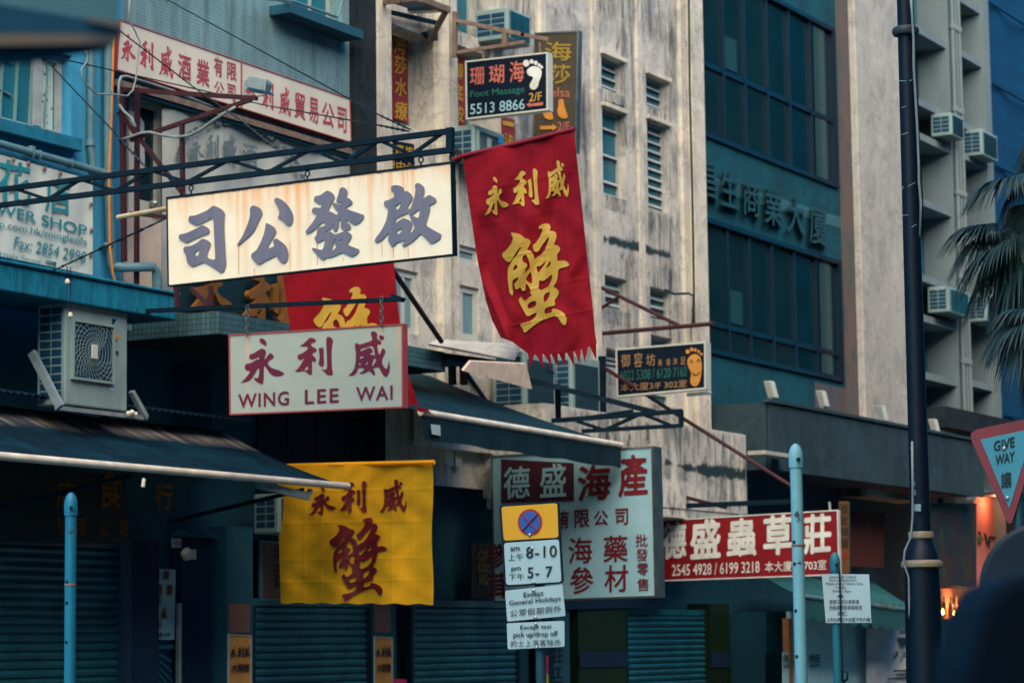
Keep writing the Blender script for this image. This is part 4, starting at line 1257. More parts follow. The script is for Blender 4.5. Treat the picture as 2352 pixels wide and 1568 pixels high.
for s in (tl, bl):
    MB().beam(pt(PT, *s[0]), pt(PT, *s[1]), .055, .055).build('chord', m_black_metal, tr)
MB().beam(pt(PT, 1034, 294), pt(PT, 1034, 351), .06, .07, (0, 1, 0)).build('end_post', m_black_metal, tr)
us = [0, 105, 182, 276, 372, 510, 540, 700, 775, 880, 940, 1030]
us = [30, 110, 185, 265, 345, 430, 525, 615, 715, 790, 872, 945, 1020]
for i in range(len(us) - 1):
    a = lerp2(tl if i % 2 == 0 else bl, us[i])
    b = lerp2(bl if i % 2 == 0 else tl, us[i + 1])
    MB().beam(pt(PT, *a), pt(PT, *b), .03, .035).build('lattice_bar', m_black_metal, tr)
for u, v in ((439, 470), (706, 437), (967, 404)):
    a, b = lerp2(bl, u), (u, v - 16)
    mb = MB()
    mb.beam(pt(PT, u, a[1]), pt(PT, u, a[1] + 8), .035, .02)
    c = pt(PT, u, a[1] + 14)
    mb.tube([c + Vector((0, math.sin(t) * .028, math.cos(t) * .03)) for t in [k * math.pi / 5 for k in range(11)]], .008, 6, False)
    mb.tube([pt(PT, u, a[1] + 19), pt(PT, u, v - 18 + 22)], .009, 6)
    mb.build('hook', m_black_metal, tr)
# guy wires
for pts, lab in (([(PT, 943, 298), (PT, 872, 265), (WY, 384, 0), (('Y', 19.9), 330, -34)], 'long dark guy wire rising from the truss tip across the tiled wall'),
                 ([(PT, 336, 386), (PT, 256, 297), (WY, 105, 138), (WY, 60, 98)], 'dark guy wire from the truss up to the blue house window'),
                 ([(PT, 940, 302), (PT, 870, 288), (('Y', 19.5), 603, 241), (('Y', 19.3), 451, 205), (WY, 125, 132)], 'dark wire sagging across the cream company board'),
                 ([(PT, 633, 341), (PT, 552, 276), (('Y', 19.2), 451, 205), (('Y', 19.5), 277, 73), (WY, 240, 45)], 'dark twisted guy wire crossing the left half of the cream board'),
                 ([(PT, 379, 503), (('Y', 18.95), 123, 621)], 'thin dark wire from the rusty sign down to the blue canopy edge')):
    mb = MB()
    pp = [pt(a, b, c) for a, b, c in pts]
    mb.tube(pp, .009, 6)
    for i in range(10):        # turnbuckle and twists next to the anchor
        c = pp[0].lerp(pp[1], .1 + i * .09)
        mb.tube([c, c.lerp(pp[1], .05)], .018 if i % 2 else .012, 6)
    tag(mb.build('guy_wire', m_wire, smooth=True), lab, 'wire')
# bamboo strut behind the sign
bb = MB()
bb.tube([pt(('X', 23.2), *Z01(1055, 425)), pt(('X', 23.0), *Z01(1500, 345))], .028, 8)
tag(bb.build('bamboo_pole', m_bamboo, smooth=True), 'short bamboo pole tied beside the left end of the rusty sign', 'pole')
# --- WING LEE WAI
PW = ('X', 25.7)
wl = sign('hanging_sign', 'white hanging sign with red border, maroon characters and Latin words', 'sign', PW, (526, 768), (926, 743), (927, 936), (528, 953), .10, m_sign_wlw, m_redtrim, .016)
for k in '永利威':
    vs, fs = traced(*RAW[k])
    mb = MB()
    mb.add([pt(PW, a, b, .004) for a, b, q in vs], fs)
    mb.build('character', m_maroon, wl)
txt(wl, 'WING', PW, (547, 905), (664, 897.5), 32.5, m_maroon, .05, .004, 'lettering', 1.12)
txt(wl, 'LEE', PW, (700, 895), (778, 891), 33, m_maroon, .05, .004, 'lettering', 1.2)
txt(wl, 'WAI', PW, (818, 888.5), (902, 884.5), 33, m_maroon, .05, .004, 'lettering', 1.15)
br = thing('sign_bar', 'black steel bar holding the red bordered white sign by chains', 'bar', pt(PW, 660, 700))
MB().beam(pt(('X', 25.72), 300, 716), pt(('X', 25.72), 921, 687), .06, .05).build('rail', m_black_metal, br)
fm = MB()
fm.slab(pt(('X', 25.6), *Z11(1262, 1105)), pt(('X', 25.6), *Z11(1370, 1145)), pt(('X', 25.6), *Z11(1345, 1180)), pt(('X', 25.6), *Z11(1255, 1165)), (.08, 0, 0))
fm.build('end_plate', m_black_metal, br)
chain('sign_chain', 'thin chain holding the left end of the red bordered white sign', ('X', 25.66), (568, 702), (567, 772), 'chains of the red bordered sign')
chain('sign_chain', 'thin chain holding the right end of the red bordered white sign', ('X', 25.66), (876, 682), (877, 750), 'chains of the red bordered sign')
# red oxide bracing behind it
rb = thing('red_bracket', 'red oxide steel brace in front of the gilded black fascia sign', 'bracket', pt(('X', 26.0), 450, 700))
for a, b in ((Z01(1715, 1060), Z01(1900, 1240)), (Z01(1885, 1040), Z01(1895, 1260))):
    MB().beam(pt(('X', 26.0), *a), pt(('X', 26.0), *b), .05).build('brace', m_red_metal, rb)
MB().beam(pt(('X', 26.0), 405, 655), pt(('X', 26.0), 408, 715), .05).build('post', m_red_metal, rb)
# --- gilded fascia sign on top of the mosaic canopy
PG = ('Y', 19.4)
gs = sign('fascia_sign', 'black fascia sign with gilded relief characters behind the crimson banner', 'sign', PG, (412, 560), (899, 668), (899, 794), (412, 712), .1, m_wood, m_darkframe, .0)
for ch, u, v, a, b in (('永', 478, 660, 90, 120), ('利', 605, 680, 100, 130)):
    mb = MB()
    place(mb, GL[ch], PG, (u - a / 2, v - b / 2 - 8), (u + a / 2, v - b / 2 + 8), (u - a / 2, v + b / 2 - 8), .09)
    o = mb.build('gilded_character', m_gold, gs)
    so_ = o.modifiers.new('solid', 'SOLIDIFY')
    so_.thickness = .07
# --- long cream company board
PC = ('Y', 19.88)
cb = sign('company_board', 'long cream board with faded red characters above the first floor recess', 'sign', PC, (274, 45), (803, 227), (806, 328), (267, 161), .10, m_sign_board, m_redtrim, .012, side=m_tile)
dv = MB()
dv.slab(pt(PC, 554, 142, .012), pt(PC, 556.5, 143, .012), pt(PC, 556.5, 250, .012), pt(PC, 554, 249, .012), (0, .01, 0))
dv.build('divider', m_redtrim, cb)
chars(cb, PC, zi(Z00, [('*永', 1150, 430, 135, 250), ('*利', 1315, 490, 125, 255), ('*威', 1490, 552, 130, 285), ('酒', 1655, 605, 115, 225), ('業', 1820, 655, 115, 235), ('有', 1957, 600, 78, 178), ('限', 2078, 642, 85, 160), ('公', 1965, 800, 90, 140), ('司', 2075, 832, 72, 150)]), m_redink, .045, .004, .33)
chars(cb, PC, zi(Z10, [('*永', 10, 795, 120, 240), ('*利', 160, 855, 105, 240), ('*威', 312, 908, 110, 262), ('貿', 447, 950, 98, 238), ('易', 570, 990, 88, 225), ('公', 700, 1030, 112, 218), ('司', 825, 1075, 82, 222)]), m_redink, .045, .004, .31)
MB().box(pt(PC, 268, 165).x, pt(PC, 806, 332).x, 19.86, 19.99, 8.66, 8.74).build('lower_trim', m_rust_metal, cb)
# floodlight on a red bracket in front of it
PR = ('X', 26.3)
fb = thing('floodlight_bracket', 'red oxide steel bracket projecting from the corner of the tiled building', 'bracket', pt(PR, 281, 400))
for a, b, wd in (((277, 206), (590, 226), .055), ((300, 322), (577, 229), .05), ((273, 258), (440, 470), .05), ((418, 285), (420, 470), .05), ((281, 205), (285, 600), .06), ((300, 490), (395, 500), .05)):
    k = (lambda u: 26.3 if u < 300 else 26.3)
    MB().beam(pt(PR, *a), pt(PR, *b), wd, wd).build('bar', m_red_metal, fb)
lm = thing('floodlight', 'weathered grey floodlight on the tip of the red bracket', 'floodlight', pt(PR, 587, 215))
lb = MB()
c = pt(PR, 589, 195)
yv = Vector((0, -1, 0))
P = lambda u, v, l=0: pt(PR, u, v, l)
lb.prism([P(562, 186), P(574, 173), P(610, 181), P(610, 190), P(604, 210), P(565, 205)], (.22, .05, 0))
lb.build('housing', m_galv, lm, bevel=.01)
ld_ = MB()
ld_.slab(P(568, 200, .02), P(606, 208, .02), P(610, 214, .02), P(572, 207, .02), (.2, .0, 0))
ld_.build('lens', m_acdark, lm)
yk = MB()
yk.tube([P(562, 186), P(561, 218), P(580, 219)], .012, 6).tube([P(610, 186), P(607, 218), P(590, 222)], .012, 6)
yk.build('yoke', m_galv, lm)
# cables there
for pts, r, mt, lab in (([Z00(1165, -60), Z00(1150, 170), Z00(1210, 280), Z00(1255, 380), Z00(1240, 500), Z00(1215, 720), Z00(1190, 810), Z00(1140, 862), Z00(1000, 845), Z00(870, 845), Z00(780, 770), Z00(735, 690), Z00(728, 620), Z00(775, 560), Z00(785, 500), Z00(765, 440)], .011, m_cablew, 'thin looping pale cable hanging over the left end of the cream board'),
                         ([Z00(1062, 930), Z00(1065, 740), Z00(1085, 690), Z00(1130, 685), Z00(1300, 735), Z00(1550, 815), Z00(1900, 960)], .018, m_cablew, 'pale conduit bending under the left end of the cream board'),
                         ([Z00(1062, 930), Z00(1110, 1000), Z00(1180, 1060), Z00(1215, 1140)], .019, m_cablew, 'grey hose below the pale conduit at the balcony door'),
                         ([Z00(1060, 1255), Z00(1150, 1235), Z00(1260, 1195), Z00(1340, 1185), Z00(1440, 1210), Z00(1580, 1230), Z00(1690, 1215), Z00(1800, 1160), Z00(1920, 1075), Z00(2020, 1010), Z00(2110, 960)], .019, m_cablew, 'grey cable slung along the red bracket below the cream board')):
    mb = MB()
    Pl = ('Y', 19.6) if 'cream board' in lab and 'slung' not in lab else ('X', 26.25)
    if 'looping' in lab:
        Pl = ('Y', 19.55)
    mb.tube([pt(Pl, *q) for q in pts], r, 8)
    tag(mb.build('cable', mt, smooth='all'), lab, 'cable')
# arched cloth banner in the recess
PAb = ('Y', 20.0)


def arch(a, b):
    u = 372 + (806 - 372) * a
    v0 = 246 + .23 * (u - 372)
    return pt(PAb, u, v0 + (690 - v0) * b, .03 * math.sin(a * 22 + b * 3) + .02 * math.sin(a * 9))


ab = MB().grid(arch, 60, 16)
tb = thing('cloth_banner', 'grey cloth banner with an arched emblem in the first floor recess', 'banner', pt(PAb, 590, 640))
ab.build('sheet', m_cloth_grey, tb, 'all')
ar = MB()
for k in range(22):
    t0, t1 = math.pi * (1 - k / 22), math.pi * (1 - (k + .75) / 22)
    cx_, cy_, rx, ry = 555, 400, 150, 118
    q = []
    for tt, rr in ((t0, 1.0), (t1, 1.0), (t1, .92), (t0, .92)):
        u = cx_ + rx * rr * math.cos(tt)
        q.append(pt(PAb, u, cy_ - ry * rr * math.sin(tt) + .23 * (u - cx_), .075))
    ar.quad(*q)
ar.build('arch_pattern', M('grey arch key pattern', (.10, .13, .14), None, 4, rough=.8), tb)
chars(tb, PAb, zi(Z00, [('*永', 1765, 1330, 135, 230), ('*利', 1905, 1320, 120, 240), ('*威', 2060, 1330, 150, 250), ('酒', 2240, 1400, 130, 220)]), M('grey lettering on cloth', (.11, .15, .17), None, 4, rough=.8), .05, .075, .2)
# --- flower shop banner on the blue wall
PF = ('Y', 19.9)
fs = thing('shop_banner', 'white flower shop banner with teal lettering on the blue wall', 'banner', pt(PF, 100, 620))
FS = lambda a, b: pt(PF, -80 + 293 * a, (333 + (414 - 333) * a) * (1 - b) + (572 + (632 - 572) * a) * b, .012 * math.sin(a * 30 + b * 4) * (1 - b * .5) + .01)
MB().grid(FS, 60, 8).build('sheet', M('white vinyl banner', (.50, .53, .50), (.42, .46, .45), 1.5, rough=.5, fleck=(.24, .20, .17), fl=(.64, .8), flscale=2.5), fs, 'all')
txt(fs, 'FLOWER SHOP', PF, (-78, 447), Z01(780, 500), 25, m_tealink, .022, .03)
txt(fs, 'www.yp.com.hk/mingleefs', PF, (-76, 490), Z01(780, 610), 21, m_tealink, .004, .03)
txt(fs, 'Fax: 2854 2998', PF, Z01(140, 595), Z01(780, 735), 26, m_tealink, .010, .03, lean=4)
txt(fs, 'Pterovis', PF, (-30, 566), Z01(165, 757), 16, m_tealink, .0, .03)
txt(fs, 'Street', PF, Z01(195, 762), Z01(372, 800), 14, m_tealink, .0, .03)
chars(fs, PF, zi(Z01, [('花', 130, 110, 300, 380), ('店', 520, 230, 230, 320)]), m_tealink, .035, .03, .2)
bk = MB()
for a, b in ((Z01(420, 812), Z01(497, 830)), (Z01(497, 830), Z01(492, 868))):
    bk.beam(pt(PF, *a, .03), pt(PF, *b, .03), .035, .006)
bk.build('corner_mark', m_tealink, fs)
for q in ((118, 1432), (255, 1465), (400, 1510), (540, 1555)):
    p = pt(PF, *Z00(*q), .03)
    MB().lathe(p, [(.03, 0), (.03, .01), (.015, .02)], 10, (0, -1, 0)).build('fixing', m_rust_metal, fs)
for q in ((815, 310), (818, 542), (812, 762)):
    p = pt(PF, *Z01(*q), .03)
    MB().lathe(p, [(.03, 0), (.03, .01), (.015, .02)], 10, (0, -1, 0)).build('fixing', m_rust_metal, fs)
# --- foot massage sign with bracket
PM = ('X', 34.7)
fmn = sign('hanging_sign', 'dark hanging sign with salmon characters, phone number and white footprint', 'sign', PM, (1069, 141), (1258, 120), (1259, 253), (1071, 275), .16, m_navy, m_white, .022)
cl = lambda x, y: ((1500 + x / 3.92) / 1.741497, y / 3.92 / 1.741497)
chars(fmn, PM, [('珊', *cl(1605, 1195), 34, 40), ('瑚', *cl(1905, 1165), 35, 43), ('海', *cl(2222, 1125), 34, 49)], m_pinkink, .03, .005, -.1)
txt(fmn, 'Foot Massage', PM, (1080, 209), (1205, 197), 20, m_greenink, .008, .005)
txt(fmn, '5513', PM, (1080, 239.5), (1136, 234), 24, m_bluewhite, .014, .005)
txt(fmn, '8866', PM, (1147, 232.8), (1205, 227), 24, m_bluewhite, .014, .005)
txt(fmn, '2/F', PM, (1215, 214), (1244.5, 211), 20, m_yellowink, .012, .005)
aw = MB()
aw.prism([pt(PM, *Z20(a, b), .02) for a, b in ((235, 940), (270, 918), (268, 932), (385, 915), (385, 945), (268, 955), (272, 965))], (.004, 0, 0))
aw.build('arrow', m_pinkink, fmn)


def footprint(parent, pl, zf, toes, sole, mat, lift=.02):
    mb = MB()
    for x, y, r in toes:
        mb.prism([pt(pl, *zf(x + r * math.cos(t), y + r * 1.1 * math.sin(t)), lift) for t in [k * math.pi / 8 for k in range(16)]], (.003, 0, 0))
    g = curve_fill([[zf(*q) for q in sole]], 0, 2)
    mb.add([pt(pl, a, b, lift) for a, b, q in g[0]], g[1])
    return mb.build('footprint', mat, parent)


footprint(fmn, PM, Z20, [(234, 568, 28), (283, 553, 18), (320, 565, 18), (350, 585, 14), (372, 602, 13)], [(245, 620), (290, 592), (340, 600), (375, 630), (372, 680), (350, 730), (340, 780), (310, 808), (275, 800), (260, 765), (290, 720), (300, 690), (255, 680), (238, 650)], m_whiteink)
mk = thing('sign_bracket', 'rusty angle iron bracket above the dark massage sign', 'bracket', pt(PM, 1050, 120))
for a, b, wd in ((cl(1250, 320), cl(2352, 550), .06), (cl(1270, 830), cl(2352, 660), .05), (cl(1255, 190), cl(1250, 900), .07), (cl(2040, 510), cl(2040, 740), .08)):
    MB().beam(pt(('X', 34.75), *a), pt(('X', 34.75), *b), wd, wd).build('angle_iron', m_rust_metal, mk)
MB().beam(pt(('X', 34.75), *cl(2300, 545)), pt(('X', 34.75), *Z20(440, 355)), .06).build('angle_iron', m_rust_metal, mk)
for u, v0, v1 in ((1110, 118, 137), (1240, 98, 122)):
    MB().beam(pt(PM, u, v0, -.04), pt(PM, u + 1, v1, -.04), .03).build('hanger', m_rust_metal, mk)
# --- brown vertical banner board behind it
PV = ('X', 37.0)
vb = sign('vertical_sign', 'tall brown vertical board with olive characters and steel edge', 'sign', PV, (1228, 76), (1330, 70), (1324, 352), (1222, 345), .12, m_brownb, m_steel, .03)
chars(vb, PV, zi(Z20, [('海', 520, 460, 240, 170), ('莎', 530, 665, 200, 175)]), m_olive, .03, .005)
txt(vb, 'elsa', PV, Z20(455, 785), Z20(628, 790), 21, m_pinkink, .02, .005)
txt(vb, '2/F', PV, Z20(515, 1095), Z20(625, 1090), 20, m_pinkink, .01, .005)
mb = MB()
mb.prism([pt(PV, *Z20(a, b), .02) for a, b in ((358, 1130), (470, 1128), (468, 1110), (512, 1142), (470, 1172), (470, 1158), (358, 1162))], (.003, 0, 0))
for sx in (0, 1):
    g = curve_fill([[Z20(x + (0 if sx else -128), y + (0 if sx else 10)) for x, y in ((520, 890), (570, 885), (575, 950), (600, 1020), (612, 1060), (560, 1065), (520, 1040), (510, 990), (525, 950))]], 0, 2)
    mb.add([pt(PV, a, b, .02) for a, b, q in g[0]], g[1])
mb.build('pictogram', m_orangeink, vb)
# --- flat vertical signs on the cream building
pr = sign('vertical_sign', 'red vertical board with four mustard characters in a window recess', 'sign', ('Y', 20.38), Z10(1268, 252), Z10(1412, 300), Z10(1422, 1112), Z10(1282, 1060), .03, m_redboard, m_redboard, .0)
chars(pr, ('Y', 20.38), zi(Z10, [('海', 1345, 390, 110, 190), ('莎', 1348, 585, 105, 170), ('水', 1352, 780, 105, 165), ('療', 1355, 990, 112, 170)]), m_yellowink, .045, .01, .2)
pr2 = sign('vertical_sign', 'red vertical board partly hidden left of the dark massage sign', 'sign', ('Y', 20.2), Z10(1830, 490), Z10(1925, 520), Z10(1932, 1330), Z10(1838, 1310), .03, m_redboard, m_redboard, .0)
chars(pr2, ('Y', 20.2), zi(Z10, [('御', 1862, 630, 90, 150), ('底', 1866, 830, 90, 150), ('按', 1870, 1020, 90, 150), ('摩', 1872, 1200, 90, 150)]), m_yellowink, .045, .01, .25)
pr3 = sign('vertical_sign', 'small red vertical board below the dark massage sign', 'sign', ('Y', 19.9), Z20(20, 1040), Z20(135, 1075), Z20(135, 1330), Z20(20, 1330), .03, m_redboard, m_redboard, .0)
chars(pr3, ('Y', 19.9), zi(Z20, [('一', 75, 1110, 100, 40), ('法', 80, 1255, 90, 110)]), m_yellowink, .04, .01, .2)
pr4 = sign('vertical_sign', 'small dark board with orange characters behind the truss tip', 'sign', ('Y', 19.95), Z10(1205, 1245), Z10(1472, 1290), Z10(1478, 1560), Z10(1205, 1560), .03, m_navy, m_navy, .0)
chars(pr4, ('Y', 19.95), zi(Z10, [('足', 1250, 1330, 80, 100), ('底', 1340, 1345, 80, 100), ('按', 1425, 1360, 70, 100), ('摩', 1260, 1480, 80, 90), ('中', 1350, 1490, 80, 90), ('心', 1430, 1495, 70, 80)]), m_yellowink, .04, .01, .12)
# --- second foot sign
P2 = ('X', 40.0)
f2 = sign('hanging_sign', 'dark hanging sign with green phone numbers and smiling yellow footprint', 'sign', P2, (1414, 801), (1621, 784), (1622, 893), (1417, 912), .2, m_navy, m_white, .028)
chars(f2, P2, zi(Z22, [('御', 1125, 183, 80, 118), ('容', 1238, 177, 78, 132), ('坊', 1350, 175, 82, 108), ('美', 1435, 200, 36, 62), ('容', 1508, 196, 38, 64), ('沐', 1570, 190, 40, 62), ('足', 1640, 186, 48, 70)]), m_tan, .02, .005, -.08)
txt(f2, '6022 5308 / 6120 7160', P2, Z22(1078, 275), Z22(1674, 235), 23, m_greenink, .004, .005)
txt(f2, '本大廈3/F 302室', P2, Z22(1080, 388), Z22(1675, 350), 18.5, m_tan, .012, .005)
footprint(f2, P2, Z22, [(1681, 103, 18), (1717, 83, 16), (1749, 88, 14), (1780, 103, 13), (1804, 125, 11)], [(1690, 150), (1740, 118), (1790, 140), (1810, 200), (1805, 280), (1795, 360), (1770, 410), (1735, 415), (1705, 390), (1705, 340), (1715, 290), (1685, 240), (1675, 195)], m_orangeink)
sm = MB()
for pts in ([(1702, 200), (1712, 178), (1728, 200)], [(1765, 190), (1778, 165), (1795, 190)], [(1722, 290), (1745, 312), (1770, 308), (1788, 282)]):
    sm.tube([pt(P2, *Z22(*chp), .028) for chp in pts], .008, 5)
sm.build('smile', m_ink, f2)
rbk = thing('pole_bracket', 'red oxide pole frame holding the smiling footprint sign', 'frame', pt(P2, 1400, 765))
for a, b, r in ((Z21(820, 1472), Z21(1912, 1376), .038), (Z21(790, 995), Z21(1600, 1390), .033), (Z21(830, 1285), Z21(1060, 1140), .030)):
    MB().tube([pt(('X', 40.05), *a), pt(('X', 40.05), *b)], r, 8).build('pole', m_red_metal, rbk, True)
chain('sign_chain', 'twisted hanger over the left of the smiling footprint sign', ('X', 40.05), Z21(1205, 1425), Z22(1200, 55), 'hangers of the smiling footprint sign')
chain('sign_chain', 'twisted hanger over the right of the smiling footprint sign', ('X', 40.05), Z21(1710, 1390), Z22(1712, 10), 'hangers of the smiling footprint sign')
sb = MB()
sb.tube([pt(('X', 40.1), *Z22(1675, 490)), pt(('X', 40.1), *Z22(1895, 470))], .03, 8)
tag(sb.build('steel_bar', m_galv, smooth=True), 'short grey bar just under the smiling footprint sign', 'bar')
# --- long red stay running down to the right
ry = thing('red_stay', 'long red oxide stay slanting down past the smiling footprint sign', 'stay', pt(('X', 41), 1387, 845))
MB().tube([pt(('X', 39.6), 1386, 843), pt(('X', 40.6), 1560, 955), pt(('X', 41.0), 1752, 1075), pt(('X', 41.1), 1840, 1130)], .034, 8).build('pole', m_red_metal, ry, True)
MB().beam(pt(('X', 39.6), 1383, 818), pt(('X', 39.6), 1384, 1010), .1, .1, (0, 1, 0)).build('post', m_black_metal, ry)
# --- black lattice with the white seafood sign
PK = ('X', 35.7)
kf = thing('black_sign_frame', 'black steel lattice frame carrying the white seafood sign', 'frame', pt(PK, 1300, 960))
for a, b, wd in ((Z22(470, 722), Z22(1630, 636), .07), (Z22(740, 815), Z22(1632, 764), .06), (Z22(690, 725), Z22(920, 800), .05), (Z22(950, 800), Z22(1260, 660), .05), (Z22(1285, 665), Z22(1520, 758), .05), (Z22(1622, 630), Z22(1622, 772), .06), (Z22(640, 715), Z22(1190, 635), .05)):
    MB().beam(pt(PK, *a), pt(PK, *b), wd, wd).build('bar', m_black_metal, kf)
sf = thing('black_roof_frame', 'black steel frame over the dark green awning', 'frame', pt(PK, 1060, 870))
for a, b, wd in ((Z22(-360, 205), Z22(1390, 645), .08), (Z22(517, 415), Z22(522, 705), .09), (Z22(-330, 260), Z22(-120, 560), .06)):
    MB().beam(pt(('X', 35.2), *a), pt(('X', 36.0), *b), wd, wd, (0, 1, 0) if a[0] == b[0] else (0, 0, 1)).build('bar', m_black_metal, sf)
for x in (1810, 1912):
    MB().beam(pt(('X', 33.5), *Z12(x, 210)), pt(('X', 33.5), *Z12(x + 5, 400)), .09, .09, (0, 1, 0)).build('post', m_red_metal if x > 1900 else m_black_metal, sf)
chain('sign_chain', 'bright chain holding up the white seafood sign', PK, Z22(1322, 752), Z22(1326, 915), None, .02)
PS = ('X', 35.6)
ws = sign('hanging_sign', 'white hanging seafood sign with dark red characters and polished steel edge', 'sign', PS, (1128, 1046), (1500, 1024), (1508, 1371), (1134, 1384), .3, m_sign_cool, m_steel, .03, side=m_steel)
mb = MB()
mb.slab(*[pt(PS, *Z22(a, b), .008) for a, b in ((10, 1065), (660, 1100), (662, 1438), (10, 1460))], (.004, 0, 0))
mb.build('dark_panel', m_darkred, ws)
chars(ws, PS, zi(Z22, [('德', 150, 1275, 235, 290), ('盛', 475, 1255, 235, 300)]), m_sign_cool, .035, .016, -.06)
chars(ws, PS, zi(Z22, [('海', 845, 1275, 300, 320), ('產', 1192, 1212, 265, 385)]), m_bloodred, .06, .005, -.06)
chars(ws, PS, zi(Z23, [('有', 575, 100, 88, 170), ('限', 735, 95, 138, 165), ('公', 905, 90, 130, 138), ('司', 1090, 78, 118, 150), ('茸', -20, 690, 190, 235), ('參', -30, 430, 190, 235)]), m_bloodred, .055, .005, -.06)
chars(ws, PS, zi(Z23, [('海', 720, 380, 215, 235), ('參', 733, 645, 215, 245), ('藥', 1035, 365, 220, 242), ('材', 1042, 630, 215, 245), ('批', 1268, 290, 110, 115), ('發', 1272, 420, 104, 115), ('零', 1278, 550, 105, 115), ('售', 1280, 685, 105, 118)]), m_bloodred, .035, .005, -.04)
MB().slab(pt(PS, 1500.5, 1024, .04), pt(PS, 1501.5, 1024, .04), pt(PS, 1509.5, 1371, .04), pt(PS, 1508.5, 1371, .04), (.1, 0, 0)).build('edge_strip', m_steel, ws)
# --- red tonic sign
PD = ('X', 41.0)
rs = sign('hanging_sign', 'red hanging sign with big white characters and phone numbers', 'sign', PD, (1430, 1199), (1925, 1170), (1929, 1320), (1436, 1337), .09, m_redface, m_whiteink, .02)
chars(rs, PD, zi(Z23, [('德', 1560, 290, 220, 330), ('盛', 1840, 275, 275, 355), ('蟲', 2165, 262, 270, 345)]), m_whiteink, .075, .005, -.07)
chars(rs, PD, zi(Z33, [('草', 148, 240, 265, 360), ('莊', 500, 230, 250, 360)]), m_whiteink, .075, .005, -.07)
txt(rs, '2545 4928 / 6199 3218', PD, Z23(1540, 507), Z23(2325, 475), 26, m_whiteink, .022, .005)
txt(rs, '本大廈7/F703室', PD, Z33(30, 480), Z33(580, 458), 24, m_whiteink, .022, .005)
rf = thing('red_sign_bracket', 'dark steel bracket carrying the red sign with white characters', 'bracket', pt(PD, 1600, 1160))
for a, b, wd in ((Z22(1485, 1490), Z22(2700, 1440), .08), (Z22(1480, 1360), Z22(2030, 1500), .06), (Z22(1490, 1395), Z22(1600, 1480), .05)):
    MB().beam(pt(('X', 41.05), *a), pt(('X', 41.05), *b), wd, wd).build('bar', m_red_metal if wd < .07 else m_black_metal, rf)
MB().tube([pt(('X', 41.05), 1698, 1160), pt(('X', 41.05), 1700, 1184)], .02, 6).build('hanger', m_galv, rf)
MB().tube([pt(('X', 41.05), 1905, 1152), pt(('X', 41.05), 1907, 1172)], .02, 6).build('hanger', m_galv, rf)
# ------------------------------------------------------------------ cloth banners


def disp(u, v):
    return .05 * math.sin((u * 1.0 + v * .25) / 19.0 + .6 * math.sin(v / 70)) * min(1, max(0, (v - 330) / 160)) + .02 * math.sin((u - v * .4) / 37) + .07 * max(0, 1 - abs((u - 1108 - (v - 640) * .42)) / 22) * min(1, max(0, (v - 560) / 120))


LE = [(1062, 358), (1079, 480), (1097, 600), (1116, 690), (1130, 735), (1150, 775)]
RE = [(1318, 297), (1331, 420), (1350, 600), (1362, 710), (1366, 760), (1371, 788)]


def along(P, r):
    k = min(r * (len(P) - 1), len(P) - 1 - 1e-6)
    i = int(k)
    t = k - i
    a, b = P[i], P[i + 1]
    return (a[0] + (b[0] - a[0]) * t, a[1] + (b[1] - a[1]) * t)


def crease(u, v, us, vs):
    return sum(.004 * math.exp(-((u - q) / 3.0) ** 2) for q in us) + sum(.0035 * math.exp(-((v - q) / 3.0) ** 2) for q in vs)


def red_uv(s, r):
    a, b = along(LE, r), along(RE, r)
    u, v = a[0] + (b[0] - a[0]) * s, a[1] + (b[1] - a[1]) * s
    kx, ky = (0, .12, .3, .6, .85, 1), (0, 8, 36, 30, 16, 0)
    for i in range(5):
        if s <= kx[i + 1] + 1e-9:
            sg = ky[i] + (ky[i + 1] - ky[i]) * (s - kx[i]) / (kx[i + 1] - kx[i])
            break
    return u, v + sg * r ** 4


PBR = ('X', 22.5)


def red_pt(u, v, lift=0.0):
    a_ = v - .0 * u
    return pt(PBR, u, v, disp(u, v) + crease(u - .12 * (v - 360), v + .2 * (u - 1190), (1120, 1172, 1228, 1278), (420, 500, 585, 670, 745)) + .012 * math.sin(u * .09 + 1.3 * math.sin(v * .031)) * math.sin(v * .045 + u * .02) + lift)


rbn = thing('crimson_banner', 'crimson cloth banner with yellow crab character and pointed fringe', 'banner', pt(PBR, 1200, 330))
MB().grid(lambda a, b: red_pt(*red_uv(a, b)), 150, 190).build('cloth', m_cloth_red, rbn, 'all')
for i in range(9):
    s0, s1 = .28 + i * .080, .28 + (i + .88) * .080
    a, b = red_uv(s0, 1), red_uv(s1, 1)
    dx = -8 + 16 * random.random()
    tip = ((a[0] + b[0]) / 2 + 6 + dx, (a[1] + b[1]) / 2 + 22 + 13 * random.random())
    q = [red_pt(a[0], a[1] - 3, .004), red_pt(b[0], b[1] - 3, .004), red_pt(*tip, .01 * math.sin(i * 2.1) + .004)]
    MB().prism(q, (.004, 0, 0)).build('fringe', m_cloth_red, rbn)


def densify(g, n=1):
    bm = bmesh.new()
    vv = [bm.verts.new(q) for q in g[0]]
    for f in g[1]:
        try:
            bm.faces.new([vv[i] for i in f])
        except ValueError:
            pass
    for _ in range(4):
        long = [e for e in bm.edges if e.calc_length() > 9]
        if not long:
            break
        bmesh.ops.subdivide_edges(bm, edges=long, cuts=1)
        bmesh.ops.triangulate(bm, faces=bm.faces[:])
    bm.verts.ensure_lookup_table()
    bm.verts.index_update()
    r = [tuple(q.co) for q in bm.verts], [tuple(q.index for q in f.verts) for f in bm.faces]
    bm.free()
    return r


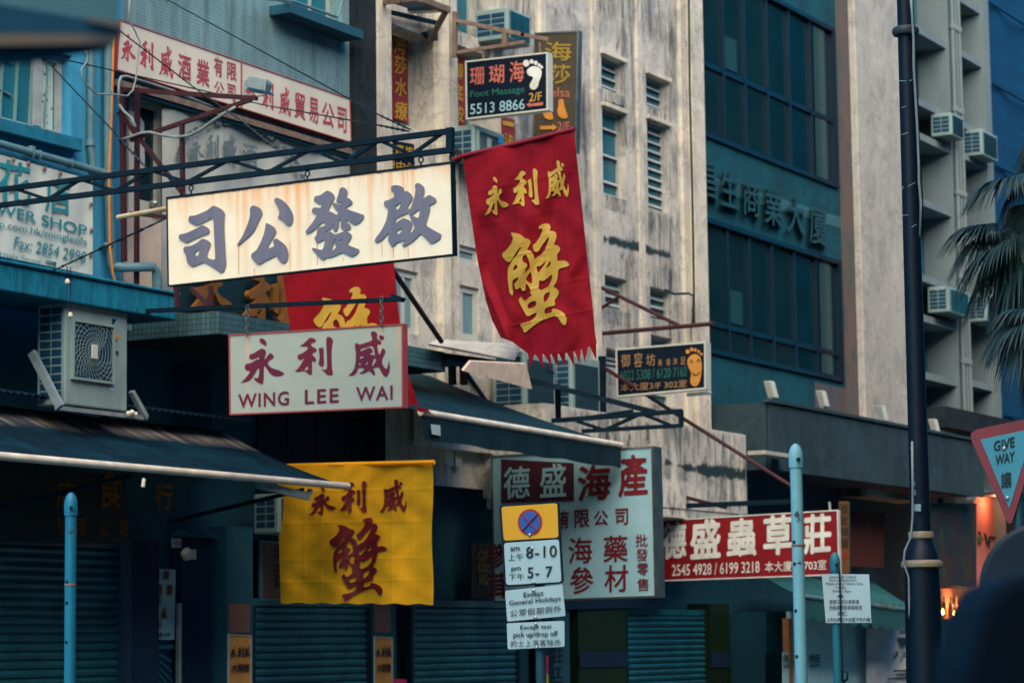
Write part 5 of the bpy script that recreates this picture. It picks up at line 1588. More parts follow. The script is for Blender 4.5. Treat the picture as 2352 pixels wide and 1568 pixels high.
def cloth_chars(parent, fn, items, mat, slope=0, lift=.012, skew=0.0):
    mb = MB()
    for ch, x, y, wd, ht in items:
        vs, fs = GL[ch]
        vs = [(x + (a - .5) * wd + skew * (b - .5) * ht, y + (b - .5) * ht + slope * (a - .5) * wd, 0) for a, b, q in vs]
        vs, fs = densify((vs, fs))
        mb.add([fn(a, b, lift) for a, b, q in vs], fs)
    return mb.build('lettering', mat, parent)


crab = densify(traced(*RAW['蟹']))
mb = MB()
mb.add([red_pt(a, b, .014) for a, b, q in crab[0]], crab[1])
mb.build('lettering', m_yellowcl if 'm_yellowcl' in globals() else m_yellowink, rbn)
cloth_chars(rbn, red_pt, [('永', 1139, 450, 56, 88), ('利', 1206, 432, 62, 84), ('威', 1278, 412, 54, 86)], m_yellowink, -.12, .014, .06)
rp_ = MB()
rp_.tube([pt(PBR, 1042, 367), pt(PBR, 1062, 358.5), pt(PBR, 1190, 329), pt(PBR, 1321, 296)], .024, 10)
tag(rp_.build('banner_pole', m_redface, smooth=True), 'red pole carrying the crimson fringed banner at the truss tip', 'pole')
tie = MB()
for k in range(5):
    c = pt(PT, 1043 + k * 2.2, 362 - k)
    tie.tube([c + Vector((0, math.cos(t) * .05, math.sin(t) * .06)) for t in [j * math.pi / 4 for j in range(9)]], .012, 5, False)
tie.tube([pt(PT, 1040, 372), pt(PT, 1046, 420), pt(PT, 1040, 470)], .01, 5)
tag(tie.build('rope_tie', m_wire, smooth=True), 'dark rope tying the banner pole to the truss tip', 'rope')
# crimson banner behind
PR2 = ('X', 27.2)
d2 = lambda u, v, l=0.0: pt(PR2, u, v, .05 * math.sin((u + v * .3) / 21) + l)


def red2(a, b):
    L0, R0, L1, R1 = (640, 560), (900, 560), (690, 930), (938, 930)
    u = (L0[0] * (1 - b) + L1[0] * b) * (1 - a) + (R0[0] * (1 - b) + (R1[0]) * b) * a
    v = 560 + 370 * b
    if b > .74:
        u += (b - .74) * 90 * a
    return d2(u, v)


rb2 = thing('crimson_banner', 'crimson cloth banner hanging behind the red bordered white sign', 'banner', pt(PR2, 780, 600))
MB().grid(red2, 70, 50).build('cloth', m_cloth_red, rb2, 'all')
cloth_chars(rb2, d2, [('蟹', 795, 785, 150, 250)], m_yellowink, -.05, .014)
sc = MB()
sc.grid(lambda a, b: pt(('Y', 17.33), 958 + 44 * a + 8 * b * a, 930 + 26 * a ** 1.3 + 12 * b * (1 - a * .7) + 3 * math.sin(a * 9), .02 * math.sin(a * 7)), 14, 4)
sc.build('torn_corner', m_cloth_red, rb2, 'all')
MB().beam(pt(PR2, 636, 563), pt(PR2, 906, 556), .035).build('batten', m_red_metal, rb2)
# yellow banner
PY_ = ('X', 29.6)
dy = lambda u, v, l=0.0: pt(PY_, u, v, .045 * math.sin((u + .16 * v) / 19 + .5 * math.sin(v / 60)) * (.4 + .6 * (v - 1060) / 320) + .035 * math.sin((u - 640 + (v - 1060) * .35) / 70) + crease(u, v + .02 * u, (700, 738, 792, 846, 900, 948), (1142, 1215, 1300, 1350)) + .010 * math.sin(u * .08 + 1.5 * math.sin(v * .04)) * math.sin(v * .05 + u * .015) + l)
yb = thing('yellow_banner', 'yellow cloth banner with dark red crab character under the left awning', 'banner', pt(PY_, 815, 1068))


def yel(a, b):
    L0, R0, L1, R1 = (636, 1070), (993, 1062), (645, 1384), (994, 1387)
    u = (L0[0] * (1 - b) + L1[0] * b) * (1 - a) + (R0[0] * (1 - b) + R1[0] * b) * a
    v = (L0[1] * (1 - a) + R0[1] * a) * (1 - b) + (L1[1] * (1 - a) + R1[1] * a) * b
    return dy(u + 2.0 * math.sin(b * 9) * (a > .5), v + 1.5 * math.sin(a * 40) * b)


MB().grid(yel, 150, 130).build('cloth', m_cloth_yel, yb, 'all')
cloth_chars(yb, dy, [('蟹', 821, 1284, 134, 192)], m_bloodred, 0, .014, -.06)
cloth_chars(yb, dy, [('永', *Z12(650, 1440), 62, 64), ('利', *Z12(925, 1405), 62, 72), ('威', *Z12(1282, 1395), 62, 76)], m_bloodred, -.05, .014)
yp = MB().tube([pt(PY_, 630, 1070), pt(PY_, 998, 1061)], .03, 10)
yp.build('batten', m_cloth_yel, yb, True)
# stay rod to the corrugated roof
sr = MB().tube([pt(('X', 28.3), *Z11(1275, 890)), pt(('X', 30.5), *Z11(1715, 1535))], .035, 8)
tag(sr.build('stay_rod', m_red_metal, smooth=True), 'dark slanting rod from behind the rusty sign to the corrugated sheet', 'rod')
# ------------------------------------------------------------------ awnings


def awning(name, label, BLq, BRq, FRq, FLq, mat, sag=.06, n=(60, 14), rod=.045, rod_mat=None):
    t = thing(name, label, 'awning', (FLq + FRq) / 2)

    def f(a, b):
        p = (BLq.lerp(BRq, a)).lerp(FLq.lerp(FRq, a), b)
        return p - Vector((0, 0, sag * math.sin(b * math.pi) + .006 * math.sin(a * 40)))
    MB().grid(f, *n).build('canvas', mat, t, 'all', thick=.01)
    d = (FRq - FLq).normalized()
    MB().tube([FLq, FLq.lerp(FRq, .5), FRq + d * .02], rod, 14).build('roller', rod_mat or m_rod, t, True)
    return t, f


aFR, aFL = pt(('Y', 18.0), 797, 1116), pt(('Y', 18.0), -170, 1033)
aFL.z = aFR.z
aBR = pt(('Y', 19.85), 511, 990)
aBL = Vector((aFL.x, 19.85, aBR.z))
aw1, aw1f = awning('awning', 'dark canvas awning with faded striped top edge over the left shutter', aBL, aBR, aFR, aFL, m_canvas)
for x in (26.2, 22.6):
    MB().beam((x + 1.2, 19.9, 3.2), (x + 1.6, 18.1, aFR.z - .08), .04, .05).build('arm', m_black_metal, aw1)
mb = MB()
mb.beam(pt(('Y', 18.1), *Z12(60, 1290)), pt(('Y', 18.05), *Z12(520, 1400)), .06, .09)
mb.beam(pt(('Y', 18.05), *Z12(520, 1380)), pt(('Y', 18.05), *Z12(545, 1345)), .05)
mb.build('arm', m_galv, aw1)
mb = MB().tube([pt(('Y', 17.94), *Z02(1290, 1240)), pt(('Y', 17.94), *Z02(1280, 1315))], .022, 8)
mb.build('handle', m_white, aw1)
# corrugated sheet on its back edge
cg = MB()


def corr(a, b):
    x = aBL.x + (28.45 - aBL.x) * a
    return Vector((x, 19.35 + .62 * b, aBR.z + .10 + .11 * b - .0 + .035 * (2 * abs((x / .13) % 1 - .5) - .5)))


cg.grid(corr, 260, 1)
tag(cg.build('corrugated_sheet', m_corr_dark, thick=.008), 'dark corrugated strip above the striped edge of the left awning', 'roof sheet')
# second awning
bFL, bFR = pt(('Y', 17.4), 966, 946), pt(('Y', 17.4), 1425, 1022)
bBR = pt(('Y', 20.0), 985, 862)
bBL = pt(('Y', 19.9), 640, 800)
aw2, aw2f = awning('awning', 'dark green awning with hanging valance right of the red bordered sign', bBL, bBR, bFR, bFL, m_canvas2, .05, (60, 14), .047)
vl = MB()


def val(a, b):
    p = bFL.lerp(bFR, a)
    return Vector((p.x, p.y - .01 + .015 * math.sin(a * 45) * b, p.z - .04 - (.31 + .012 * math.sin(a * 25)) * b)) + Vector((.04 * b * (1 - a), 0, 0))


vl.grid(val, 70, 8).build('valance', m_valance, aw2, 'all')
PVl = ('Y', 17.36)
MB().slab(*[pt(PVl, *Z12(*q)) for q in ((1620, 752), (1705, 762), (1708, 857), (1632, 840))], (0, .004, 0)).build('price_tag', m_plate, aw2)
# --- light corrugated sheets behind the banner
k00, k10 = pt(('Y', 18.45), 985, 790), pt(('Y', 18.45), 1180, 829)
k01, k11 = pt(('Y', 19.5), 1002, 782), pt(('Y', 19.5), 1200, 791)


def sheet(a, b):
    p = k00.lerp(k10, a).lerp(k01.lerp(k11, a), b)
    return p + Vector((0, -.02 * math.sin(b * 44), .022 * math.sin(b * 44)))


tag(MB().grid(sheet, 4, 60).build('corrugated_sheet', m_corr, smooth='all', thick=.01), 'pale corrugated iron sheet poking out under the crimson fringed banner', 'roof sheet')
PQ2 = ('Y', 18.3)
tag(MB().slab(*[pt(PQ2, *Z22(*q)) for q in ((-260, 190), (235, 215), (288, 440), (-330, 275))], (0, .03, .02)).build('rusty_sheet', m_corr_rust), 'rust speckled metal sheet hanging below the corrugated iron', 'roof sheet')
tag(MB().slab(*[pt(('Y', 18.6), *Z12(*q)) for q in ((1760, 115), (2230, 180), (2200, 225), (1760, 232))], (0, .3, 0)).build('roof_beam', m_black_metal), 'dark beam under the pale corrugated iron sheet', 'beam')
# ------------------------------------------------------------------ air conditioners


def ac_unit(name, label, x0, x1, y, z0, z1, dep, kind='fan', group=None, face='front'):
    t = thing(name, label, 'air conditioner', ((x0 + x1) / 2, y + dep / 2, z0), group)
    MB().box(x0, x1, y, y + dep, z0, z1).build('casing', m_ac, t, bevel=.02)
    s = MB()
    n = max(3, int((z1 - z0) / .11))
    for i in range(n):
        q = z0 + .08 + (z1 - z0 - .14) * i / n
        s.box(x0 - .006, x0 - .001, y + .06, y + dep / 2 - .01, q, q + (z1 - z0 - .14) / n * .78)
        s.box(x0 - .006, x0 - .001, y + dep / 2 + .01, y + dep - .05, q, q + (z1 - z0 - .14) / n * .78)
    s.build('side_vent', m_acdark, t)
    if kind == 'fan':
        ww = (x1 - x0)
        gx0, gx1, gz0, gz1 = x0 + ww * .10, x0 + ww * .73, z0 + (z1 - z0) * .27, z0 + (z1 - z0) * .80
        MB().box(gx0, gx1, y - .012, y - .001, gz0, gz1).build('grille_back', m_acdark, t)
        g = MB()
        cx_, cz_ = (gx0 + gx1) / 2, (gz0 + gz1) / 2
        R_ = math.hypot(gx1 - gx0, gz1 - gz0) / 2

        def clip(p):
            return gx0 <= p[0] <= gx1 and gz0 <= p[1] <= gz1
        for i in range(26):
            pts = []
            for k in range(14):
                rr = .05 + (R_ - .05) * k / 13
                th = i / 30 * 2 * math.pi + 1.1 * rr / R_
                q = (cx_ + rr * math.cos(th), cz_ + rr * math.sin(th))
                if clip(q):
                    pts.append((q[0], y - .03, q[1]))
            if len(pts) > 1:
                g.tube(pts, .0036, 4, False)
        for k in range(1, 9):
            rr = R_ * k / 9
            seg = []
            for j in range(49):
                q = (cx_ + rr * math.cos(j / 48 * 2 * math.pi), cz_ + rr * math.sin(j / 48 * 2 * math.pi))
                if clip(q):
                    seg.append((q[0], y - .035, q[1]))
                else:
                    if len(seg) > 1:
                        g.tube(seg, .0028, 4, False)
                    seg = []
            if len(seg) > 1:
                g.tube(seg, .0028, 4, False)
        g.build('fan_guard', m_ac, t)
        fr_ = MB()
        fr_.box(gx0 - .03, gx1 + .03, y - .045, y, gz0 - .03, gz0).box(gx0 - .03, gx1 + .03, y - .045, y, gz1, gz1 + .03)
        fr_.box(gx0 - .03, gx0, y - .045, y, gz0, gz1).box(gx1, gx1 + .03, y - .045, y, gz0, gz1)
        fr_.build('guard_frame', m_ac, t)
        MB().box(cx_ - .06, cx_ + .06, y - .05, y - .036, cz_ - .085, cz_ + .085).build('hub_plate', m_white, t, bevel=.01)
    else:
        m_ = MB()
        gx0, gx1 = x0 + (x1 - x0) * .10, x0 + (x1 - x0) * .90
        m_.box(gx0, gx1, y - .01, y - .001, z0 + (z1 - z0) * .10, z0 + (z1 - z0) * .88)
        m_.build('guard_mesh', m_acblue if kind == 'blue' else m_mesh, t)
        r_ = MB()
        nn, rr_ = (6, .006) if kind == 'blue' else (14, .0032)
        for i in range(nn + 1):
            x = gx0 + (gx1 - gx0) * i / nn
            r_.box(x - rr_, x + rr_, y - .018, y - .0105, z0 + (z1 - z0) * .1, z0 + (z1 - z0) * .88)
        for i in range(nn + 5):
            q = z0 + (z1 - z0) * (.1 + .78 * i / (nn + 4))
            r_.box(gx0, gx1, y - .026, y - .0185, q - rr_, q + rr_)
        r_.build('guard_wire', m_dimwall if kind != 'blue' else m_bluesill, t)
    return t


y_ac = 19.1
p0, p1 = pt(('Y', y_ac), *Z01(590, 1160)), pt(('Y', y_ac), *Z02(1140, 640))
ac1 = ac_unit('air_conditioner', 'large cream outdoor fan unit hanging under the blue concrete canopy', p0.x, p1.x, y_ac, p1.z, p0.z, .42)
PA1 = ('Y', y_ac - .004)
lg = MB()
for q, mt in (((1008, 1330), 0),):
    lg.prism([pt(PA1, *Z01(*r)) for r in ((1005, 1305), (1085, 1312), (1070, 1345), (1012, 1440), (1006, 1420), (1048, 1345))], (0, .003, 0))
lg.build('blue_mark', M('pale blue mark', (.12, .32, .52), None, 4, rough=.4), ac1)
MB().prism([pt(PA1, *Z01(*r), .003) for r in ((1005, 1330), (1045, 1340), (1008, 1390))], (0, .002, 0)).build('dark_mark', m_ink, ac1)
for a, b, mt in (((1005, 1472), (1080, 1505), m_orangeink), ((1006, 1512), (1048, 1540), m_ink)):
    MB().slab(pt(PA1, *Z01(*a)), pt(PA1, *Z01(b[0], a[1] + 6)), pt(PA1, *Z01(*b)), pt(PA1, *Z01(a[0], b[1] - 6)), (0, .003, 0)).build('label_strip', mt, ac1)
MB().slab(*[pt(PA1, *Z02(*q)) for q in ((985, 305), (1030, 312), (1028, 458), (982, 450))], (0, .003, 0)).build('energy_label', m_bluewhite, ac1)
MB().slab(*[pt(PA1, *Z02(*q)) for q in ((1012, 92), (1062, 98), (1062, 135), (1014, 128))], (0, .003, 0)).build('handle_recess', m_acdark, ac1)
hs = MB()
hs.tube([(p1.x + .02, 19.3, p1.z + .35), (p1.x + .16, 19.25, p1.z + .33), (p1.x + .2, 19.3, p1.z + .1), (p1.x + .22, 19.7, p1.z - .1), (p1.x + .22, 20.3, p1.z - .1)], .03, 8)
hs.tube([(p1.x + .02, 19.32, p1.z + .25), (p1.x + .1, 19.28, p1.z + .2), (p1.x + .14, 19.4, p1.z), (p1.x + .15, 20.3, p1.z - .2)], .02, 8)
hs.build('hose', m_wire, ac1, 'all')
hb = thing('unit_bracket', 'pale steel bracket with slanting strut under the large fan unit', 'bracket', (p0.x, 19.5, p1.z - .1))
MB().beam(pt(('X', p0.x - .25), *Z02(285, 110)), pt(('X', p0.x - .25), *Z02(540, 600)), .05, .10, (0, 1, 0)).build('strut', m_galv, hb)
MB().box(p0.x - .2, p1.x + .35, 19.05, 19.1, p1.z - .08, p1.z - .03).build('rail', m_galv, hb)
MB().beam((p1.x + .08, 19.1, p1.z + .25), (p1.x + .3, 19.05, p1.z - .05), .08, .05).build('strut', m_galv, hb)
q = pt(('Y', 19.0), *Z02(1150, 680))
for k in range(3):
    MB().lathe(q + Vector((k * .07, 0, .02 * (k % 2))), [(.02, 0), (.035, .03), (.02, .06)], 10).build('bulb', m_bulb, hb, True)
# units behind the parapet
for lab, a, b, kd in (('cream unit with red triangular emblem below the crimson fringe', (215, 95), (500, 530), 'mesh'), ('cream unit with louvred side next to the smiling footprint sign', (640, 130), (900, 590), 'mesh')):
    A_, B_ = pt(('Y', 19.35), *Z22(*a)), pt(('Y', 19.35), *Z22(*b))
    t = ac_unit('air_conditioner', lab, A_.x, B_.x, 19.35, 5.1, A_.z, .55, kd, 'units behind the parapet')
    if 'red' in lab:
        e = MB()
        for q in (((447, 205), (456, 222), (447, 240), (438, 222)), ((438, 245), (446, 262), (432, 268), (424, 262)), ((456, 245), (470, 262), (462, 268), (450, 262))):
            e.prism([pt(('Y', 19.335), *Z22(*r)) for r in q], (0, .003, 0))
        e.build('emblem', m_platered, t)
        MB().slab(*[pt(('Y', 19.335), *Z22(*r)) for r in ((413, 270), (490, 280), (490, 305), (413, 295))], (0, .003, 0)).build('name_strip', m_dimwall, t)
# units on the cream building
A_, B_ = pt(('Y', 19.45), *Z20(62, 60)), pt(('Y', 19.45), *Z20(275, 370))
A_, B_ = pt(('Y', 19.45), 1166, 30), pt(('Y', 19.45), 1219, 92)
ac_unit('air_conditioner', 'boxy white unit with blue mesh guard at the top of the cream building', A_.x, B_.x, 19.45, B_.z - .12, A_.z + .1, .6, 'blue')
A_, B_ = pt(('Y', 19.5), *Z10(2010, 1130)), pt(('Y', 19.5), *Z10(2280, 1420))
tU = ac_unit('air_conditioner', 'white fan unit with blue label above the crimson banner pole', A_.x, B_.x, 19.5, B_.z - .15, A_.z + .03, .42, 'fan')
MB().slab(*[pt(('Y', 19.45), *Z10(*q)) for q in ((2222, 1215), (2275, 1232), (2276, 1295), (2224, 1280))], (0, .003, 0)).build('blue_label', M('blue maker label', (.03, .25, .50), None, 4), tU)
# rusty platform bracket above the red window board
pf = thing('rusty_platform', 'rusty steel platform bracket at the top of the cream building', 'bracket', pt(('Y', 19.4), *cl(700, 300)))
for a, b, wd, ya, yb2 in ((cl(700, -10), cl(1145, 165), .09, 18.9, 18.9), (cl(120, 40), cl(700, -15), .07, 19.9, 18.9), (cl(560, 180), cl(1140, 150), .07, 19.9, 18.9), (cl(130, 170), cl(990, 370), .06, 19.9, 19.9), (cl(1110, 180), cl(860, 640), .07, 18.9, 19.85), (cl(520, 150), cl(980, 130), .05, 19.5, 19.0)):
    MB().beam(pt(('Y', ya), *a), pt(('Y', yb2), *b), wd, wd).build('angle_iron', m_rust_metal if wd > .06 else m_black_metal, pf)
MB().slab(*[pt(('Y', 19.7), *cl(*q)) for q in ((220, 40), (690, -10), (900, 120), (560, 150))], (0, .02, .02)).build('tray', m_black, pf)
MB().slab(*[pt(('Y', 19.86), *cl(*q)) for q in ((800, 500), (990, 440), (985, 640), (880, 600))], (0, .1, 0)).build('tray', m_black, pf)
# units in the white building bays
for lab, z0, z1, u0, u1, kd in (('grey unit on the upper ledge of the left bay', Zv(2160, 316), Zv(2160, 266), 2168, 2196, 'mesh'), ('white caged unit on the lower ledge of the left bay', Zv(2160, 722), Zv(2160, 664), 2148, 2197, 'blue')):
    ac_unit('air_conditioner', lab + ' of the white building', X(u0), X(u1), FY - .35, z0, z1, .5, kd, 'units in the bays of the white building')
for lab, z0, z1, u0, u1 in (('dark guarded unit on the ledge of the right bay', Zv(2250, 368), Zv(2250, 310), 2243, 2279), ('grey unit low in the right bay behind the palm leaves', Zv(2250, 742), Zv(2250, 680), 2240, 2280)):
    ac_unit('air_conditioner', lab + ' of the white building', X(u0), X(u1), FY - .3, z0, z1, .5, 'mesh', 'units in the bays of the white building')
# ------------------------------------------------------------------ shop fronts at street level
GY = 20.1


def shutter(label, u0, u1, v0, Y=GY, group='roller shutters along the street', pitch=.105):
    x0, x1, zt_ = X(u0, Y), X(u1, Y), Zv((u0 + u1) / 2, v0, Y)
    t = thing('roller_shutter', label, 'shutter', ((x0 + x1) / 2, Y, .13), group)
    mb = MB()
    n = int((zt_ - .13) / pitch)
    prof = []
    for i in range(n):
        b = zt_ - i * pitch
        prof += [(0, b), (-.028, b - .02), (-.046, b - .045), (-.030, b - .085), (0.0, b - .1)]
    mb.grid(lambda a, b: Vector((x0 + (x1 - x0) * a, Y + prof[min(int(round(b * (len(prof) - 1))), len(prof) - 1)][0], prof[min(int(round(b * (len(prof) - 1))), len(prof) - 1)][1])), 2, len(prof) - 1)
    mb.build('curtain', m_shutter, t)
    MB().box(x0 - .08, x0 - .001, Y - .06, Y + .05, .13, zt_).build('guide_rail', m_darkframe, t)
    MB().box(x1 + .001, x1 + .08, Y - .06, Y + .05, .13, zt_).build('guide_rail', m_darkframe, t)
    MB().box(x0 - .08, x1 + .08, Y - .05, Y + .1, zt_ + .002, zt_ + .10).build('shutter_box', m_shutter, t)
    return t


shutter('wide steel roller shutter behind the left blue post', -160, 275, 1252)
shutter('steel roller shutter below the yellow banner', 578, 832, 1392)
shutter('steel roller shutter between the orange poster and the no stopping sign', 938, 1172, 1394)
shutter('steel roller shutter between the olive pillars', 1424, 1608, 1412)
s1 = sign('shop_sign', 'black shop sign with dim gilded characters under the left awning', 'sign', ('Y', 19.7), (-120, 1060), (290, 1090), (290, 1248), (-120, 1240), .2, m_wood, m_darkframe, .0)
chars(s1, ('Y', 19.7), [('食', *Z02(985, 1330), 58, 92), ('店', *Z02(590, 1375), 44, 62), ('行', *Z02(1470, 1400), 40, 62)], m_gold, .05, .01, .05)
chars(s1, ('Y', 19.7), zi(Z03, [('有', 545, 155, 80, 155), ('限', 735, 165, 85, 160), ('公', 930, 185, 85, 130), ('司', 1105, 180, 80, 140)]), m_gold, .03, .01, .03)
jb = MB().box(X(283), X(345), 19.85, 20.35, .13, Zv(310, 1240))
tag(jb.build('door_pier', m_shade), 'dark pier between the left shutter and the white door board', 'pier')
db = sign('door_board', 'white board with red and dark characters beside the left shutter', 'sign', ('Y', 20.0), (333, 1303), (404, 1307), (401, 1469), (333, 1469), .03, m_sign_cool, m_darkframe, .0)
chars(db, ('Y', 20.0), zi(Z03, [('大', 1412, 598, 55, 85), ('廈', 1492, 598, 60, 85)]), m_ink, .03, .01)
chars(db, ('Y', 20.0), zi(Z03, [('酒', 1425, 730, 60, 100), ('業', 1522, 735, 60, 100), ('公', 1360, 832, 40, 62), ('司', 1425, 832, 40, 66), ('*威', 1470, 940, 60, 110), ('公', 1360, 1042, 40, 62), ('司', 1425, 1042, 40, 66)]), m_bloodred, .04, .01)
txt(db, '二樓 1/F', ('Y', 20.0), Z03(1370, 1112), Z03(1525, 1110), 12, m_ink, .02, .01)
gt = thing('door_gate', 'dark metal gate with slanting bars under the white door board', 'gate', pt(('Y', 20.05), 372, 1560))
for i in range(9):
    MB().beam(pt(('Y', 20.05), 347, 1490 + i * 12), pt(('Y', 20.05), 393, 1520 + i * 22), .03, .03).build('bar', m_shutter, gt)
MB().box(X(346), X(408), 20.04, 20.1, Zv(372, 1489), Zv(372, 1480)).build('rail', m_shutter, gt)
tag(MB().box(X(405), X(411), 19.95, 20.0, .13, Zv(408, 1385)).build('gate_post', m_galv), 'thin grey post beside the dark metal gate', 'post')
npl = sign('number_plate', 'small white house number plate reading 126', 'sign', ('Y', 19.8), (396.5, 1235), (416.5, 1235.5), (416.5, 1257.5), (396.5, 1257), .02, m_plate, m_plate, .0)
txt(npl, '126', ('Y', 19.8), (399, 1240), (414, 1240), 12, m_bloodred, .02, .006)
lp = thing('door_lamp', 'unlit round lamp under the small white number plate', 'lamp', pt(('Y', 19.9), 428, 1272))
MB().lathe(pt(('Y', 19.9), 436, 1272), [(.03, 0), (.07, .02), (.085, .07), (.05, .13), (.01, .15)], 14, (-1, 0, 0)).build('globe', m_bulb, lp, True)
MB().box(pt(('Y', 19.9), 437, 1272).x, pt(('Y', 19.9), 445, 1272).x, 19.86, 19.98, pt(('Y', 19.9), 437, 1284).z, pt(('Y', 19.9), 437, 1261).z).build('base', m_white, lp)
for u0, u1, v0, lab in ((523.5, 577, 1455, 'orange poster on the pillar left of the yellow banner'), (859, 901, 1460, 'orange poster on the pillar right of the yellow banner')):
    tag(MB().box(X(u0 - 3, 20.0), X(u1 + 3, 20.0), 20.0, 20.3, .13, 3.2).build('poster_pillar', m_dimwall), 'dim pillar behind the ' + lab.split(' on ')[0] + (' left' if u0 < 700 else ' right') + ' of the yellow banner', 'pillar')
    po = sign('wall_poster', lab, 'poster', ('Y', 19.99), (u0, v0), (u1, v0 + 3), (u1, 1640), (u0, 1640), .01, m_poster, m_plate, .012)
    k = (u1 - u0) / 53.0
    chars(po, ('Y', 19.99), [('*永', u0 + 13 * k, 1496, 15 * k, 26), ('*利', u0 + 29 * k, 1496, 15 * k, 26), ('*威', u0 + 44 * k, 1495, 15 * k, 27), ('大', u0 + 15 * k, 1533, 13 * k, 20), ('閘', u0 + 29 * k, 1533, 13 * k, 20), ('蟹', u0 + 43 * k, 1533, 13 * k, 20)], m_ink, .04, .016)
    MB().slab(*[pt(('Y', 19.99), a, b, .003) for a, b in ((u0 + 2, 1386), (u1 - 3, 1386), (u1 - 3, 1452), (u0 + 2, 1452))], (0, .008, 0)).build('upper_panel', m_pinkpanel, po)
nb = sign('wall_board', 'dull pink board with black characters left of the yellow banner', 'sign', ('Y', 20.05), (598, 1240), (690, 1248), (690, 1380), (598, 1377), .03, m_pinkpanel, m_plate_cyan, .02)
chars(nb, ('Y', 20.05), [('公', 648, 1268, 40, 30), ('司', 650, 1325, 40, 60)], m_ink, .04, .016)
bx = sign('wall_board', 'dark navy board with orange character left of the white seafood sign', 'sign', ('Y', 20.1), (1082, 1245), (1130, 1248), (1130, 1375), (1082, 1372), .03, m_navy, m_navy, .0)
chars(bx, ('Y', 20.1), [('德', 1112, 1300, 34, 88)], m_tan, .05, .01)
md = ac_unit('air_conditioner', 'dim old unit in the shade left of the yellow banner', X(582), X(650), 19.6, Zv(610, 1222, 19.6), Zv(610, 1130, 19.6), .4, 'mesh')
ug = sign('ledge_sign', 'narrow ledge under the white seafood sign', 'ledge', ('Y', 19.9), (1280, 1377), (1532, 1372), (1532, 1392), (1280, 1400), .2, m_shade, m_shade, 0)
# stickers and pillar strip
PLR = thing('sticker_pillar', 'dim pillar with dark characters under the no stopping sign', 'pillar', pt(('Y', 19.95), 1270, 1600))
MB().box(X(1262, 19.95), X(1298, 19.95), 19.95, 20.3, .13, 3.0).build('shaft', m_dimwall, PLR)
chars(PLR, ('Y', 19.95), [('莊', 1280, 1503, 28, 34), ('江', 1279, 1543, 28, 28), ('西', 1281, 1575, 28, 24)], m_ink, .03, .008)
MB().slab(*[pt(('Y', 19.9), a, b) for a, b in ((1250, 1504), (1260, 1504), (1260, 1546), (1250, 1546))], (0, .01, 0)).build('magenta_strip', m_magenta, PLR)
MB().slab(*[pt(('Y', 19.9), a, b) for a, b in ((1250, 1546), (1260, 1546), (1260, 1620), (1250, 1620))], (0, .01, 0)).build('yellow_strip', m_yelstick, PLR)
tag(MB().slab(*[pt(('Y', 19.9), a, b) for a, b in ((904, 1558), (934, 1558), (934, 1620), (904, 1620))], (0, .01, 0)).build('magenta_notice', m_magenta), 'bright magenta notice at the foot of the right orange poster', 'notice')
for u0, u1, lab in ((1312, 1420, 'broad olive tiled pillar left of the fourth shutter'), (1612, 1656, 'narrow olive tiled pillar right of the fourth shutter')):
    t = thing('olive_pillar', lab, 'pillar', (X((u0 + u1) / 2), 20, .13))
    MB().box(X(u0), X(u1), 19.95, 20.4, .13, Zv(u0, 1385)).build('shaft', m_pillar, t)
    MB().box(X(u0) - .01, X(u1) + .01, 19.93, 19.949, Zv(u0, 1533), Zv(u0, 1498)).build('band', m_shade, t)
tag(MB().box(X(1700), X(1800), 19.6, 20.4, .13, Zv(1740, 1405)).build('teal_hoarding', m_tealwall), 'teal hoarding between the shutters and the white stall', 'hoarding')
hb2 = sign('notice_board', 'black notice board low on the teal hoarding', 'sign', ('Y', 19.55), (1763, 1500), (1800, 1500), (1800, 1640), (1763, 1640), .04, m_navy, m_navy, 0)
# stall with green awning
SY = 18.7
sl_ = thing('white_stall', 'white panelled stall under the green scalloped awning', 'stall', (X(1950, SY), SY, .13))
MB().box(X(1802, SY), X(2110, SY), SY + .01, SY + .1, .13, Zv(1950, 1405, SY)).build('panel', m_stall, sl_)
MB().box(X(1988, SY), X(1994, SY), SY - .06, SY, .13, Zv(1990, 1425, SY)).build('post', m_woodpost, sl_)
MB().box(X(2006, SY), X(2008, SY), SY - .04, SY, .13, Zv(1990, 1425, SY)).build('post', m_galv, sl_)
MB().box(X(1793, SY), X(1801, SY), SY - .02, SY + .1, .13, Zv(1990, 1420, SY)).build('post', m_woodpost, sl_)
for u0, lab in ((1798, 'free meal poster left of the pale post on the white stall'), (1858, 'free meal poster right of the pale post on the white stall')):
    fp = sign('stall_poster', lab, 'poster', ('Y', SY), (u0, 1496), (u0 + 27, 1496), (u0 + 27, 1640), (u0, 1640), .01, m_stall, m_stall, 0)
    txt(fp, 'FREE', ('Y', SY), (u0 + 1, 1504), (u0 + 26, 1502), 17, m_ink, .04, .01)
    txt(fp, 'GALBITANG', ('Y', SY), (u0 + 1, 1525), (u0 + 26, 1523), 8, m_ink, .03, .01)
wb = thing('stall_banner', 'wrinkled white cloth banner with grey lettering at the stall end', 'banner', (X(2070, 18.5), 18.5, .5))
MB().grid(lambda a, b: pt(('Y', 18.5), 1990 + 120 * a, 1436 + 220 * b, .02 * math.sin(a * 9 + b * 14)), 30, 30).build('sheet', m_cloth_white, wb, 'all')
chars(wb, ('Y', 18.45), [('食', 2076, 1446, 20, 16), ('川', 2074, 1503, 46, 16)], m_ink, .02, .0)
MB().prism([pt(('Y', 18.45), *q) for q in ((2062, 1463), (2090, 1463), (2084, 1478), (2075, 1485), (2067, 1477))], (0, .004, 0)).build('bowl_mark', m_ink, wb)
